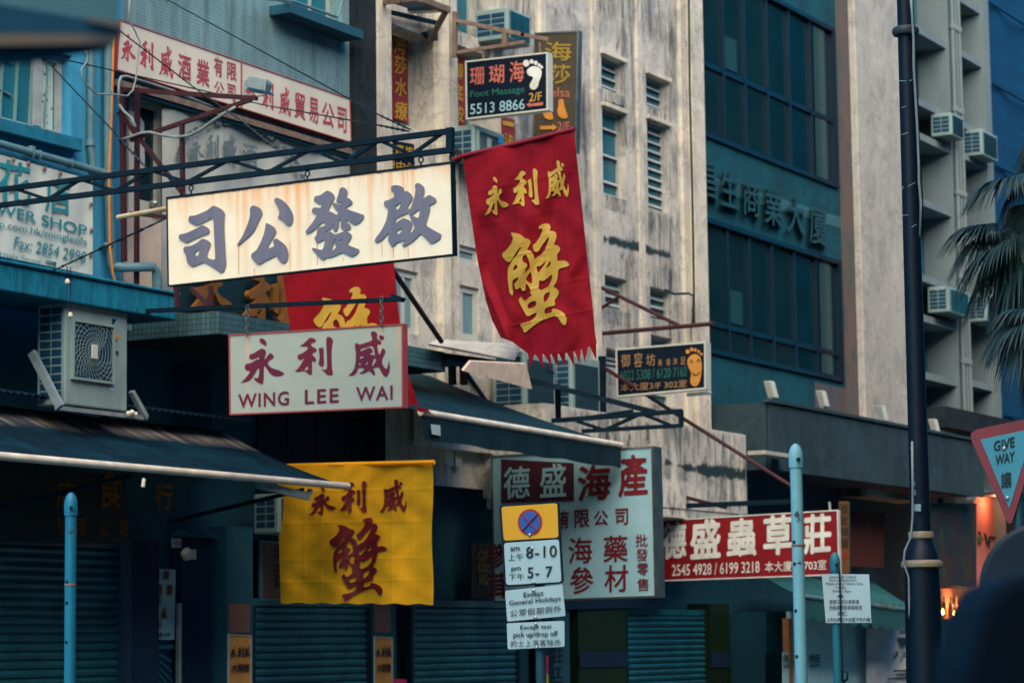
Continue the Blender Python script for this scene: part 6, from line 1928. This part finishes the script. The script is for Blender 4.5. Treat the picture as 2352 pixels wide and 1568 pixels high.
for i, wdt in enumerate((42, 36, 56)):
    MB().slab(*[pt(('Y', 18.45), *q) for q in ((2095 - wdt, 1538 + i * 9), (2098, 1536 + i * 9), (2098, 1540 + i * 9), (2095 - wdt, 1542 + i * 9))], (0, .003, 0)).build('text_line', m_ink, wb)
gA = [pt(('Y', 19.9), 1745, 1317), pt(('Y', 19.9), 2006, 1336), pt(('Y', 17.8), 2115, 1404), pt(('Y', 17.8), 1838, 1368)]
g3, _ = awning('awning', 'faded green awning with scalloped mossy valance over the white stall', gA[0], gA[1], gA[2], gA[3], m_greenaw, .02, (40, 10), .04, m_pipe)
g0, g1 = gA[3], gA[2]
vm = MB()
N = 11
for i in range(N):
    for k in range(4):
        a0, a1 = (i + k / 4) / N, (i + (k + 1) / 4) / N
        d0, d1 = .34 + .09 * math.sin(math.pi * (k / 4)), .34 + .09 * math.sin(math.pi * (k + 1) / 4)
        A_, B_ = g0.lerp(g1, a0), g0.lerp(g1, a1)
        vm.quad(A_ - Vector((0, .01, 0)), B_ - Vector((0, .01, 0)), B_ - Vector((0, .01, d1)), A_ - Vector((0, .01, d0)))
vm.build('valance', m_greenaw, g3)
ms = MB()
for i in range(60):
    a = random.random() ** .8 * .5 + .5
    c = g0.lerp(g1, a) + Vector((0, -.03, random.uniform(-.03, .06)))
    for k in range(3):
        d = Vector((random.uniform(-.05, .05), random.uniform(-.03, .0), random.uniform(-.03, .07)))
        ms.quad(c, c + d, c + d + Vector((.02, 0, .02)), c + Vector((.02, 0, .0)))
ms.build('moss', m_moss, g3)['kind'] = 'stuff'
# signs deeper in the passage
vs_ = sign('vertical_sign', 'narrow orange lettered sign behind the right edge of the red sign', 'sign', ('X', 45.0), (1926, 1150), (1950, 1150), (1952, 1318), (1928, 1318), .08, M('dim orange sheet', (.10, .045, .012), None, 3), m_darkframe, 0)
chars(vs_, ('X', 45.0), [('酒', 1938, 1168, 18, 22), ('家', 1939, 1194, 18, 22), ('燒', 1940, 1220, 18, 22), ('臘', 1940, 1246, 18, 22)], M('dim brown lettering', (.04, .02, .01), None, 4), .03, .01)
txt(vs_, '565', ('X', 45.0), (1929, 1264), (1950, 1263), 18, m_platered, .03, .01)
tag(MB().slab(*[pt(('Y', 19.8), *q) for q in ((1956, 1172), (2030, 1178), (2030, 1302), (1956, 1300))], (0, .03, 0)).build('red_cloth', M('dim red sheet', (.10, .022, .018), (.075, .018, .016), 1.2)), 'dim red sheet hanging under the stone canopy', 'cloth')
# muralled restaurant corner with warm light
rs_ = thing('restaurant_corner', 'small restaurant front with painted panel and warm salmon wall', 'shop front', (X(2200), 20.2, .13))
MB().slab(*[pt(('Y', 19.2), *q) for q in ((2105, 1155), (2243, 1155), (2243, 1350), (2105, 1340))], (0, .1, 0)).build('painted_panel', m_mural, rs_)
warm = MB()
wx0, wx1 = pt(('Y', 20.3), 2240, 1250).x, pt(('Y', 20.3), 2420, 1250).x
warm.box(wx0, wx1, 20.3, 20.4, 1.9, 4.98)
warm.build('salmon_wall', m_warm, rs_)
MB().box(wx0 - .3, wx1, 18.9, 20.3, 4.98, 5.03).build('ceiling', m_mural, rs_)
fr2 = MB()
for a, b in (((2248, 1220), (2256, 1240)), ((2272, 1232), (2300, 1234)), ((2272, 1232), (2271, 1258)), ((2262, 1225), (2268, 1252))):
    fr2.beam(pt(('Y', 20.28), *a), pt(('Y', 20.28), *b), .05, .02)
fr2.build('wall_scrawl', m_wood, rs_)
MB().lathe(pt(('Y', 20.27), 2250, 1238), [(.11, 0), (.11, .02), (.06, .03)], 14, (0, -1, 0)).build('green_disc', m_moss, rs_)
MB().box(pt(('Y', 19.9), 2150, 1425).x, pt(('Y', 19.9), 2300, 1425).x, 19.6, 20.3, .13, Zv(2200, 1422, 19.6)).build('counter', m_tealwall, rs_)
MB().slab(*[pt(('Y', 20.15), *q) for q in ((2160, 1350), (2262, 1352), (2262, 1420), (2160, 1420))], (0, .1, 0)).build('back_shelf', M('warm timber', (.30, .12, .05), (.20, .08, .04), 3), rs_)
for i, u in enumerate((2170, 2185, 2199, 2214, 2228)):
    b = pt(('Y', 20.0), u, 1416)
    t = thing('bottle', ('pale bottle standing on the lit restaurant shelf'), 'bottle', b, 'bottles on the lit shelf')
    mb = MB().lathe(b, [(.05, 0), (.055, .05), (.055, .26), (.02, .36), (.02, .46)], 10)
    mb.build('glass', M('bottle glass', (.32, .16, .06), None, 5, rough=.2), t, True)
for u, v in ((2166, 1409), (2193, 1413), (2252, 1407)):
    b = pt(('Y', 19.75), u, v + 6)
    t = thing('candle', 'small burning candle on the restaurant counter', 'candle', b, 'candles on the counter')
    MB().lathe(b, [(.05, 0), (.05, .05), (.045, .055)], 10).build('cup', m_warm, t)
    MB().lathe(b + Vector((0, 0, .056)), [(.012, 0), (.03, .03), (.018, .07), (.003, .11)], 8).build('flame', m_candle, t, True)


def lamp_light(name, loc, e, r=.08, col=(1, .42, .2)):
    l = bpy.data.lights.new(name, 'POINT')
    l.energy = e
    l.color = col
    l.shadow_soft_size = r
    o = bpy.data.objects.new(name, l)
    COL.objects.link(o)
    o.location = loc
    return o


wl_ = pt(('Y', 19.95), 2290, 1150)
lamp_light('restaurant_light', wl_, 6)
lamp_light('shelf_light', pt(('Y', 19.85), 2205, 1390), 9)
# ------------------------------------------------------------------ posts and road signs


def post(name, label, T, u0, v0, u1, r, mat, cap=True, holes=()):
    """round post at forward distance T whose top is at (u0, v0)"""
    top_ = EYE + ray(u0, v0) / ray(u0, v0).dot(Vector((EX.z, EY.z, EZ.z))) * T
    t = thing(name, label, 'post', (top_.x, top_.y, .13))
    mb = MB().tube([(top_.x, top_.y, .13), (top_.x, top_.y, top_.z - .06)], r, 20)
    mb.build('shaft', mat, t, True)
    if cap:
        c = MB().lathe((top_.x, top_.y, top_.z - .14), [(r * 1.16, 0), (r * 1.2, .06), (r * 1.12, .10), (r * .8, .135), (r * .3, .155)], 20)
        c.build('cap', mat, t, True)
        dirr = Vector((-.75, -.6, 0)).normalized()
        MB().tube([Vector((top_.x, top_.y, top_.z - .09)) + dirr * r * 1.0, Vector((top_.x, top_.y, top_.z - .09)) + dirr * (r * 1.2 + .025)], .012, 8).build('bolt', m_wire, t)
    hm = MB()
    vd = (EYE - top_)
    vd.z = 0
    vd.normalize()
    vd = Matrix.Rotation(R(-38), 3, 'Z') @ vd
    for h in holes:
        c = Vector((top_.x, top_.y, top_.z - h)) + vd * (r - .002)
        hm.lathe(c, [(.011, -.004), (.011, .006), (.004, .007)], 8, vd)
    if holes:
        hm.build('screw_hole', m_wire, t)
        bm_ = MB()
        c = Vector((top_.x, top_.y, top_.z - holes[0] - .03))
        bm_.lathe(c, [(r + .001, 0), (r + .003, .004), (r + .003, .012), (r + .001, .016)], 20)
        bm_.build('rust_band', m_rust_metal, t, True)
    return t, top_


post('sign_post', 'pale blue post with domed cap in front of the left shutter', 17.6, 163, 1136, 160, .038, m_postblue, True, (.58, .72, .98, 1.3))
post('sign_post', 'tall pale grey post with domed cap in front of the red sign', 17.0, 1827, 1024, 1840, .039, m_postpale, True, (.62, .76, 1.06, 1.35))
post('sign_post', 'short blue post carrying the library vehicle notice', 22.0, 1917, 1272, 1918, .037, m_postteal, True)
PN = ('X', 15.9)
nst, nt_ = post('sign_post', 'grey blue post carrying the stacked no stopping plates', 18.3, 1238, 1185, 1245, .036, m_postdim, False)
XN = nt_.x - .06
PN = ('X', XN)


def rounded(pl, c, rad, lift, th=.004, n=5):
    """c = four corners in pixels (TL TR BR BL)"""
    out = []
    for i in range(4):
        p, a, b = Vector(c[i]), Vector(c[i - 1]), Vector(c[(i + 1) % 4])
        pa = p + (a - p).normalized() * rad
        pb = p + (b - p).normalized() * rad
        for k in range(n + 1):
            s = k / n
            q = pa * (1 - s) ** 2 + p * 2 * s * (1 - s) + pb * s * s
            out.append(pt(pl, q.x, q.y, lift))
    return MB().prism(out, (th, 0, 0))


def plate(name, label, corners, rad, parts, backing=None):
    t = thing(name, label, 'road sign', pt(PN, (corners[2][0] + corners[3][0]) / 2, (corners[2][1] + corners[3][1]) / 2))
    if backing:
        rounded(PN, corners, rad, .0, .01).build('backing', backing, t)
    for nm, c, rr, mt in parts:
        rounded(PN, c, rr, .006 if backing else .0, .005).build(nm, mt, t)
    return t


z3 = lambda *q: [Z23(*p) for p in q]
n1 = plate('no_stopping_sign', 'yellow and white no stopping sign plate with hours on black backing', z3((-8, -28), (525, -62), (568, 672), (42, 708)), 9,
           [('yellow_panel', z3((12, -12), (512, -45), (523, 262), (34, 292)), 7, m_plate_y), ('white_panel', z3((35, 312), (527, 280), (550, 660), (55, 688)), 7, m_plate)], m_lamp)
rc = Z23(268, 127)


def disc(pl, c, r0, lift, n=36, r1=0.0, sq=1.0):
    mb = MB()
    P_ = [pt(pl, c[0] + r0 * math.cos(2 * math.pi * k / n), c[1] + r0 * sq * math.sin(2 * math.pi * k / n), lift) for k in range(n)]
    if r1:
        Q_ = [pt(pl, c[0] + r1 * math.cos(2 * math.pi * k / n), c[1] + r1 * sq * math.sin(2 * math.pi * k / n), lift) for k in range(n)]
        for k in range(n):
            mb.quad(P_[k], P_[(k + 1) % n], Q_[(k + 1) % n], Q_[k])
    else:
        mb.prism(P_, (.002, 0, 0))
    return mb


disc(PN, rc, 28, .010, sq=1.09).build('roundel', m_platered, n1)
disc(PN, rc, 23, .013, sq=1.09).build('blue_disc', m_plateblue, n1)
cr = MB()
for a, b in (((-17, -17), (17, 17)), ((-17, 17), (17, -17))):
    cr.beam(pt(PN, rc[0] + a[0], rc[1] + a[1] * 1.09, .017), pt(PN, rc[0] + b[0], rc[1] + b[1] * 1.09, .017), .004, .016, (1, 0, 0))
cr.build('cross', m_platered, n1)
for s_, a, b, h, of, sp in (('am', (92, 350), (175, 345), 9, .02, 1), ('上午', (72, 412), (208, 402), 16, .0, 1.1), ('8-10', (232, 345), (508, 330), 27, .022, 1.1), ('pm', (100, 530), (185, 525), 11, .02, 1), ('下午', (78, 590), (215, 582), 15, .0, 1.1), ('5- 7', (245, 530), (468, 518), 25, .022, 1.1)):
    txt(n1, s_, PN, Z23(*a), Z23(*b), h, m_ink, of, .012, 'lettering', sp)
n2 = plate('exception_sign', 'white plate exempting general holidays below the no stopping sign', z3((45, 740), (558, 682), (586, 965), (65, 1015)), 4, [('plate', z3((45, 740), (558, 682), (586, 965), (65, 1015)), 4, m_plate)])
txt(n2, 'Except', PN, Z23(210, 752), Z23(388, 735), 15, m_ink, .012, .008)
txt(n2, 'General Holidays', PN, Z23(80, 828), Z23(543, 785), 13.5, m_ink, .012, .008)
txt(n2, '公眾假期例外', PN, Z23(90, 912), Z23(548, 868), 16.5, m_ink, .0, .008, 'lettering', 1.12)
n3 = plate('exception_sign', 'white plate exempting taxis at the bottom of the no stopping stack', z3((60, 1030), (576, 1008), (578, 1240), (70, 1264)), 4, [('plate', z3((60, 1030), (576, 1008), (578, 1240), (70, 1264)), 4, m_plate)])
txt(n3, 'Except taxi', PN, Z23(180, 1048), Z23(455, 1036), 12.5, m_ink, .012, .008)
txt(n3, 'pick up/drop off', PN, Z23(118, 1110), Z23(515, 1096), 15.5, m_ink, .012, .008)
txt(n3, '的士上落客除外', PN, Z23(95, 1186), Z23(545, 1172), 15, m_ink, .0, .008, 'lettering', 1.1)
for par, pts in ((n1, ((285, 360), (298, 665), (266, 240))), (n2, ((300, 738), (315, 980))), (n3, ((320, 1036), (327, 1246)))):
    for q in pts:
        MB().lathe(pt(PN, *Z23(*q), .010), [(.012, 0), (.012, .006), (.006, .010)], 10, (-1, 0, 0)).build('rivet', m_bolt, par, True)
# library notice
PLb = ('X', pt(('X', 30), 1917, 1330).x)
lt = EYE + ray(1917, 1330) / ray(1917, 1330).dot(Vector((EX.z, EY.z, EZ.z))) * 22
PLb = ('X', lt.x - .06)
lbn = thing('library_notice', 'white square notice for mobile library vehicles on the short blue post', 'sign', pt(PLb, 1945, 1430))


def libp(u, v, l=0.0):
    return pt(PLb, u, v, l + .05 * max(0, (1922 - u) / 35) ** 1.0)


LQ = [Z33(540, 590), Z33(965, 592), Z33(985, 1026), Z33(576, 1028)]


def libf(a, b):
    u = (LQ[0][0] * (1 - a) + LQ[1][0] * a) * (1 - b) + (LQ[3][0] * (1 - a) + LQ[2][0] * a) * b
    v = (LQ[0][1] * (1 - a) + LQ[1][1] * a) * (1 - b) + (LQ[3][1] * (1 - a) + LQ[2][1] * a) * b
    return libp(u, v)


MB().grid(libf, 12, 4).build('plate', m_plate, lbn, thick=.004)
for s_, a, b, h, of in (('Leisure and Cultural', (607, 600), (845, 600), 7, .0), ('Services Department', (605, 634), (852, 632), 7.5, .0), ('Mobile Library Vehicles Only', (575, 664), (908, 664), 7.5, .0), ('Tuesday', (657, 698), (755, 698), 7.5, .0), ('9:30am - 6pm', (636, 730), (800, 732), 7.5, .0), ('康樂及文化事務署', (607, 818), (874, 818), 10, .0), ('流動圖書館車輛使用', (603, 870), (898, 868), 10.5, .0), ('星期二', (680, 922), (770, 925), 10, .0), ('上午九時三十分至下午六時', (582, 978), (972, 978), 9.5, .01)):
    mb = MB()
    place(mb, font_glyph(s_, of), lambda u, v, q: libp(u, v, q), Z33(*a), Z33(*b), (Z33(*a)[0], Z33(*a)[1] + h), .008)
    mb.build('lettering', m_ink, lbn)
mb = MB()
mb.prism([libp(*Z33(*q), .01) for q in ((680, 782), (708, 780), (708, 768), (732, 787), (708, 806), (708, 795), (680, 795))], (.002, 0, 0))
mb.build('arrow', m_ink, lbn)
cbm = MB()
cbm.tube([libp(*Z33(*q), .045) for q in ((690, 480), (700, 580), (706, 800), (712, 1000), (712, 1100), (725, 1450), (728, 1560))], .008, 6)
cbm.tube([libp(*Z33(*q), .06) for q in ((712, 1440), (770, 1470), (765, 1530), (730, 1560))], .012, 6)
tag(cbm.build('post_cable', m_wire, smooth='all'), 'thin dark cable tied along the short blue post', 'cable')
# give way
gT = 21.0
gp_, gtop = post('sign_post', 'grey blue post behind the give way triangle', gT, 2334, 1010, 2340, .038, m_postdim, False)
PGW = ('X', gtop.x - .06)
gw = thing('give_way_sign', 'inverted red and white give way triangle at the right edge', 'road sign', pt(PGW, 2318, 1196))


def roundpoly(c, rad, lift, th, pl):
    out = []
    n = len(c)
    for i in range(n):
        p, a, b = Vector(c[i]), Vector(c[i - 1]), Vector(c[(i + 1) % n])
        pa, pb = p + (a - p).normalized() * rad, p + (b - p).normalized() * rad
        for k in range(7):
            s = k / 6
            q = pa * (1 - s) ** 2 + p * 2 * s * (1 - s) + pb * s * s
            out.append(pt(pl, q.x, q.y, lift))
    return MB().prism(out, (th, 0, 0))


roundpoly([(2222, 990), (2402, 952), (2320, 1214)], 26, 0, .012, PGW).build('red_border', m_gwred, gw)
roundpoly([(2252, 1009), (2375, 983), (2318, 1167)], 1.5, .005, .004, PGW).build('white_centre', m_plate_cyan, gw)
txt(gw, 'GIVE', PGW, Z32(2080, 905), Z32(2268, 862), 24, m_ink, .055, .010)
txt(gw, 'WAY', PGW, Z32(2095, 1030), Z32(2268, 992), 23.5, m_ink, .055, .010)
chars(gw, PGW, [('讓', *Z32(2192, 1250), 24, 38)], m_ink, .035, .010, -.12)
for q in ((2172, 970), (2203, 1412)):
    MB().lathe(pt(PGW, *Z32(*q), .012), [(.015, 0), (.015, .008), (.007, .012)], 10, (-1, 0, 0)).build('rivet', m_bolt, gw, True)
# round sign back
rT = 13.0
cc = EYE + ray(2402, 1350) / ray(2402, 1350).dot(Vector((EX.z, EY.z, EZ.z))) * rT
vd = (EYE - cc).normalized()
vd.z = 0
vd.normalize()
rsn = thing('round_sign', 'dark back of a round road sign at the lower right edge', 'road sign', (cc.x, cc.y, .13))
MB().lathe(cc, [(.318, -.02), (.325, -.012), (.325, .0), (.31, .012), (.30, .012)], 64, vd).build('disc', m_signback, rsn, True)
MB().tube([(cc.x - vd.x * .05, cc.y - vd.y * .05, .13), (cc.x - vd.x * .05, cc.y - vd.y * .05, cc.z + .3)], .038, 16).build('post', m_postblue, rsn, True)
# near dark shape, far out of focus
ft = 4.2
a0 = EYE + ray(2286, 1352) / ray(2286, 1352).dot(Vector((EX.z, EY.z, EZ.z))) * ft
rgt = Vector((EX.x, EY.x, 0)).normalized()
fw_ = Vector((EX.z, EY.z, 0)).normalized()
nd = thing('street_box', 'dark out of focus street cabinet close to the camera in the lower right corner', 'cabinet', (a0.x, a0.y, 0))
mb = MB()
prof = [(0.0, a0.z), (.03, a0.z + .02), (.5, a0.z + .03), (.5, 0), (-.14, 0), (-.09, 1.0), (-.05, a0.z - .12), (-.02, a0.z - .03)]
mb.prism([Vector((a0.x, a0.y, 0)) + rgt * x + Vector((0, 0, q)) for x, q in prof], fw_ * .35)
mb.build('body', m_fore, nd, bevel=.02)
MB().box(a0.x - .02, a0.x + .3, a0.y - .3, a0.y - .1, .0, .1).build('plinth', m_fore, nd)
# near canopy corner, far out of focus
ct = 5.2
fp_ = lambda u, v, d=0.0: EYE + ray(u, v) / ray(u, v).dot(Vector((EX.z, EY.z, EZ.z))) * (ct + d)
ncn = thing('shelter_roof', 'out of focus grey shelter roof corner in the top left corner', 'shelter', fp_(140, 150))
MB().slab(fp_(-120, -160), fp_(270, -160), fp_(276, 58), fp_(-120, -12), fp_(0, 0, .3) - fp_(0, 0)).build('top_panel', m_foregrey, ncn)
MB().slab(fp_(-120, -11), fp_(276, 58.5), fp_(279, 78), fp_(-120, 78), fp_(0, 0, .28) - fp_(0, 0)).build('dark_band', m_foredark, ncn)
MB().slab(fp_(195, 38, -.02), fp_(274, 52, -.02), fp_(276, 66, -.02), fp_(205, 50, -.02), fp_(0, 0, .02) - fp_(0, 0)).build('tan_trim', m_foretan, ncn)
MB().slab(fp_(-120, 78.5), fp_(279, 78.5), fp_(262, 101), fp_(-120, 106), fp_(0, 0, .28) - fp_(0, 0)).build('tan_strip', m_foretan, ncn)
MB().slab(fp_(-120, 106.5, .05), fp_(262, 101.5, .05), fp_(236, 118, .05), fp_(-120, 172, .05), fp_(0, 0, .2) - fp_(0, 0)).build('lower_lip', m_foredark, ncn)
# ------------------------------------------------------------------ the lamp post
LT = 22.0
fwd = Vector((EX.z, EY.z, EZ.z))
at = lambda u, v: EYE + ray(u, v) / ray(u, v).dot(fwd) * LT
base_ = at(2117, 1290)
lpst = thing('lamp_post', 'black cast iron lamp post with dull gold rings', 'lamp post', (base_.x, base_.y, .13))
lx, ly = base_.x, base_.y
zz = lambda v, u=2110: at(u, v).z
S_ = LT / F
MB().lathe((lx, ly, 0), [(.30, .13), (.30, .4), (.165, .5), (.155, zz(1490)), (.146, zz(1305)), (.146, zz(1300))], 32).build('lower_column', m_lamp, lpst, True)
MB().lathe((lx, ly, 0), [(.15, zz(1306)), (.172, zz(1302)), (.176, zz(1295)), (.168, zz(1289)), (.15, zz(1286))], 32).build('ring', m_goldring, lpst, True)
MB().lathe((lx, ly, 0), [(.148, zz(1286)), (.140, zz(1275)), (.118, zz(1256)), (.10, zz(1246)), (.096, zz(1238))], 32).build('bell', m_lamp, lpst, True)
MB().lathe((lx, ly, 0), [(.096, zz(1238)), (.106, zz(1235)), (.106, zz(1223)), (.098, zz(1220))], 32).build('ring', m_goldring, lpst, True)
MB().lathe((lx, ly, 0), [(.086, zz(1220)), (.080, zz(900)), (.072, zz(300)), (.066, zz(-60)), (.064, 9.5)], 32).build('shaft', m_lamp, lpst, True)
MB().lathe((lx, ly, 0), [(.072, zz(52)), (.105, zz(49)), (.118, zz(42)), (.112, zz(33)), (.09, zz(28)), (.07, zz(27))], 32).build('collar', M('dark grey collar', (.035, .045, .05), None, 4, rough=.4), lpst, True)
PLn = lambda u, v, q: at(u, v) - fwd * (.075 + q)
for i, ch in enumerate('493233'):
    mb = MB()
    place(mb, font_glyph(ch, .02), PLn, (2086.5 + i * 1.3, 1020 + i * 20.5), (2092.5 + i * 1.3, 1020 + i * 20.5), (2086.8 + i * 1.3, 1033 + i * 20.5), .02)
    mb.build('number', m_bluewhite, lpst)
mb = MB()
mb.slab(*[PLn(*q, .02) for q in ((2094, 1156), (2111, 1155), (2111, 1172), (2094, 1171))], fwd * .003)
mb.build('sticker', m_bluewhite, lpst)
for a, b in ((Z31(1240, 190), Z31(1258, 150)), (Z31(1300, 150), Z31(1362, 118)), (Z31(1240, 415), Z31(1300, 405)), (Z31(1330, 515), Z31(1375, 490)), (Z30(1240, 975), Z30(1280, 960)), (Z30(1240, 1215), Z30(1300, 1195)), (Z30(1205, 735), Z30(1285, 735)), (Z30(1310, 735), Z30(1340, 725))):
    MB().beam(PLn(*a, .008), PLn(*b, .008), .002, .003).build('scratch', m_bluewhite, lpst)
for k, (r, du, lab) in enumerate(((.012, 0, 'pale cable strapped along the right side of the lamp post'), (.009, 3, 'thin second cable along the right side of the lamp post'))):
    mb = MB()
    pts = [Z30(1325, -60), Z30(1335, 150), Z30(1355, 350), Z30(1360, 600), Z30(1370, 900), Z30(1385, 1200), Z30(1405, 1500), Z31(1405, 100), Z31(1415, 300), Z31(1410, 600)]
    mb.tube([at(a + du + 1.5 * math.sin(i * 1.7 + k), b) - fwd * .06 for i, (a, b) in enumerate(pts)], r, 6)
    tag(mb.build('lamp_cable', m_cablew if k == 0 else m_wire, smooth='all'), lab, 'cable')
mb = MB()
pts = [Z32(1330, 900), Z32(1335, 1300), Z33(1335, 60), Z33(1320, 250), Z33(1265, 370), Z33(1255, 480), Z33(1300, 610), Z33(1303, 800), Z33(1312, 1100), Z33(1330, 1290)]
mb.tube([at(*q) - fwd * .12 for q in pts], .010, 6)
tag(mb.build('lamp_cable', m_cablew, smooth='all'), 'pale cable looping over the gold rings at the left of the lamp post', 'cable')
# ------------------------------------------------------------------ string bulbs at the blue canopy
for a, b, lab in ((Z01(600, 865), Z01(604, 985), 'small frosted bulb on a short wire below the blue canopy edge'), (Z01(630, 870), Z01(630, 1285), 'small frosted bulb on a long wire in front of the fan unit')):
    PB_ = ('Y', 18.9)
    t = thing('hanging_bulb', lab, 'bulb', pt(PB_, *b))
    MB().tube([pt(PB_, *a), pt(PB_, (a[0] + b[0]) / 2 + 1, (a[1] + b[1]) / 2), pt(PB_, *b)], .006, 5).build('wire', m_wire, t)
    c = pt(PB_, b[0], b[1] + 4)
    MB().lathe(c - Vector((0, 0, .035)), [(.008, 0), (.028, .015), (.032, .035), (.02, .06), (.012, .07)], 12).build('glass', m_bulb, t, True)
# ------------------------------------------------------------------ fan palms


def fan(mb, c, direction, size, n=34, spread=R(150), droop=.5, tipmb=None):
    d = direction.normalized()
    side = d.cross(Vector((0, 0, 1)))
    if side.length < .1:
        side = Vector((1, 0, 0))
    side.normalize()
    up = side.cross(d).normalized()
    for i in range(n):
        a = (i / (n - 1) - .5) * spread
        L = size * (1 - .25 * abs(a) / (spread / 2)) * random.uniform(.9, 1.08)
        dr = (d * math.cos(a) + side * math.sin(a)).normalized()
        w0 = size * .032
        pts = []
        for k in range(8):
            s = k / 7
            p = c + dr * L * s + up * (.06 * L * math.sin(s * 3)) - Vector((0, 0, 1)) * droop * L * max(0, s - .45) ** 2 * 2.4
            pts.append(p)
        nrm = up + side * .4 * math.sin(i * 2.0)
        for k in range(7):
            wa = w0 * (.5 + 1.0 * math.sin(min(1, k / 5) * 1.6)) * (1 - (k / 7) ** 2.2)
            wb = w0 * (.5 + 1.0 * math.sin(min(1, (k + 1) / 5) * 1.6)) * (1 - ((k + 1) / 7) ** 2.2)
            t = (pts[k + 1] - pts[k]).normalized()
            s_ = t.cross(nrm).normalized()
            fold = up * w0 * .5
            mb.add([pts[k] - s_ * wa, pts[k] + fold * .4, pts[k] + s_ * wa, pts[k + 1] - s_ * wb, pts[k + 1] + fold * .4, pts[k + 1] + s_ * wb], [(0, 1, 4, 3), (1, 2, 5, 4)])


def palm(label, T, cu, cv, fronds, trunk_r=.13):
    atp = lambda u, v: EYE + ray(u, v) / ray(u, v).dot(fwd) * T
    hub = atp(cu, cv)
    t = thing('fan_palm', label, 'palm tree', (hub.x, hub.y, .0))
    MB().tube([(hub.x, hub.y, 0), (hub.x + .05, hub.y, hub.z * .5), hub], [trunk_r * 1.2, trunk_r, trunk_r * .9], 14).build('trunk', m_bark, t, True)
    cr_ = MB()
    for fu, fv, du, dv_, sz, dd in fronds:
        c = atp(fu, fv) + fwd * dd
        dvec = atp(fu + du, fv + dv_) - atp(fu, fv) + fwd * random.uniform(-.3, .1)
        ln = dvec.length
        cr_.tube([hub, hub.lerp(c, .5) + Vector((0, 0, .12)), c], [.03, .02, .012], 6)
        fan(cr_, c, dvec, ln * sz * 1.05, 52, R(170), .6)
    cr_.build('crown', m_frond, t)
    return t


random.seed(21)
palm('fan palm with drooping bright leaves at the right edge', 30.0, 2440, 640,
     [(2330, 415, -125, 25, 1.0, -.2), (2360, 420, -60, 60, 1.0, .1), (2352, 470, -40, 125, 1.0, .1), (2285, 525, -125, 10, 1.0, 0), (2300, 535, -110, 60, 1.0, .2), (2320, 560, -140, 70, 1.0, -.3), (2330, 545, -80, 110, 1.0, -.1), (2345, 590, -90, 130, 1.0, -.4), (2365, 560, -40, 150, 1.0, -.2), (2400, 560, 60, 150, 1.0, 0), (2380, 430, 100, -40, 1.0, 0), (2440, 480, 60, -130, 1.0, .2), (2310, 600, -100, 100, .9, .1), (2350, 640, -60, 120, 1.0, .3)])
palm('darker fan palm with hanging leaves low at the right edge', 27.0, 2450, 800,
     [(2375, 735, -105, 55, 1.0, 0), (2385, 730, -80, 110, 1.0, 0), (2400, 730, -40, 150, 1.0, .1), (2380, 720, -110, -5, .9, .2), (2365, 725, -95, 85, .9, .3), (2440, 760, 40, 140, 1.0, 0)])
palm('fan palm leaf tips entering at the upper right edge', 34.0, 2470, 420,
     [(2400, 300, -62, 70, 1.0, 0), (2405, 330, -65, 60, 1.0, 0), (2415, 300, -40, 120, 1.0, 0), (2440, 360, 60, -100, 1.0, 0)])
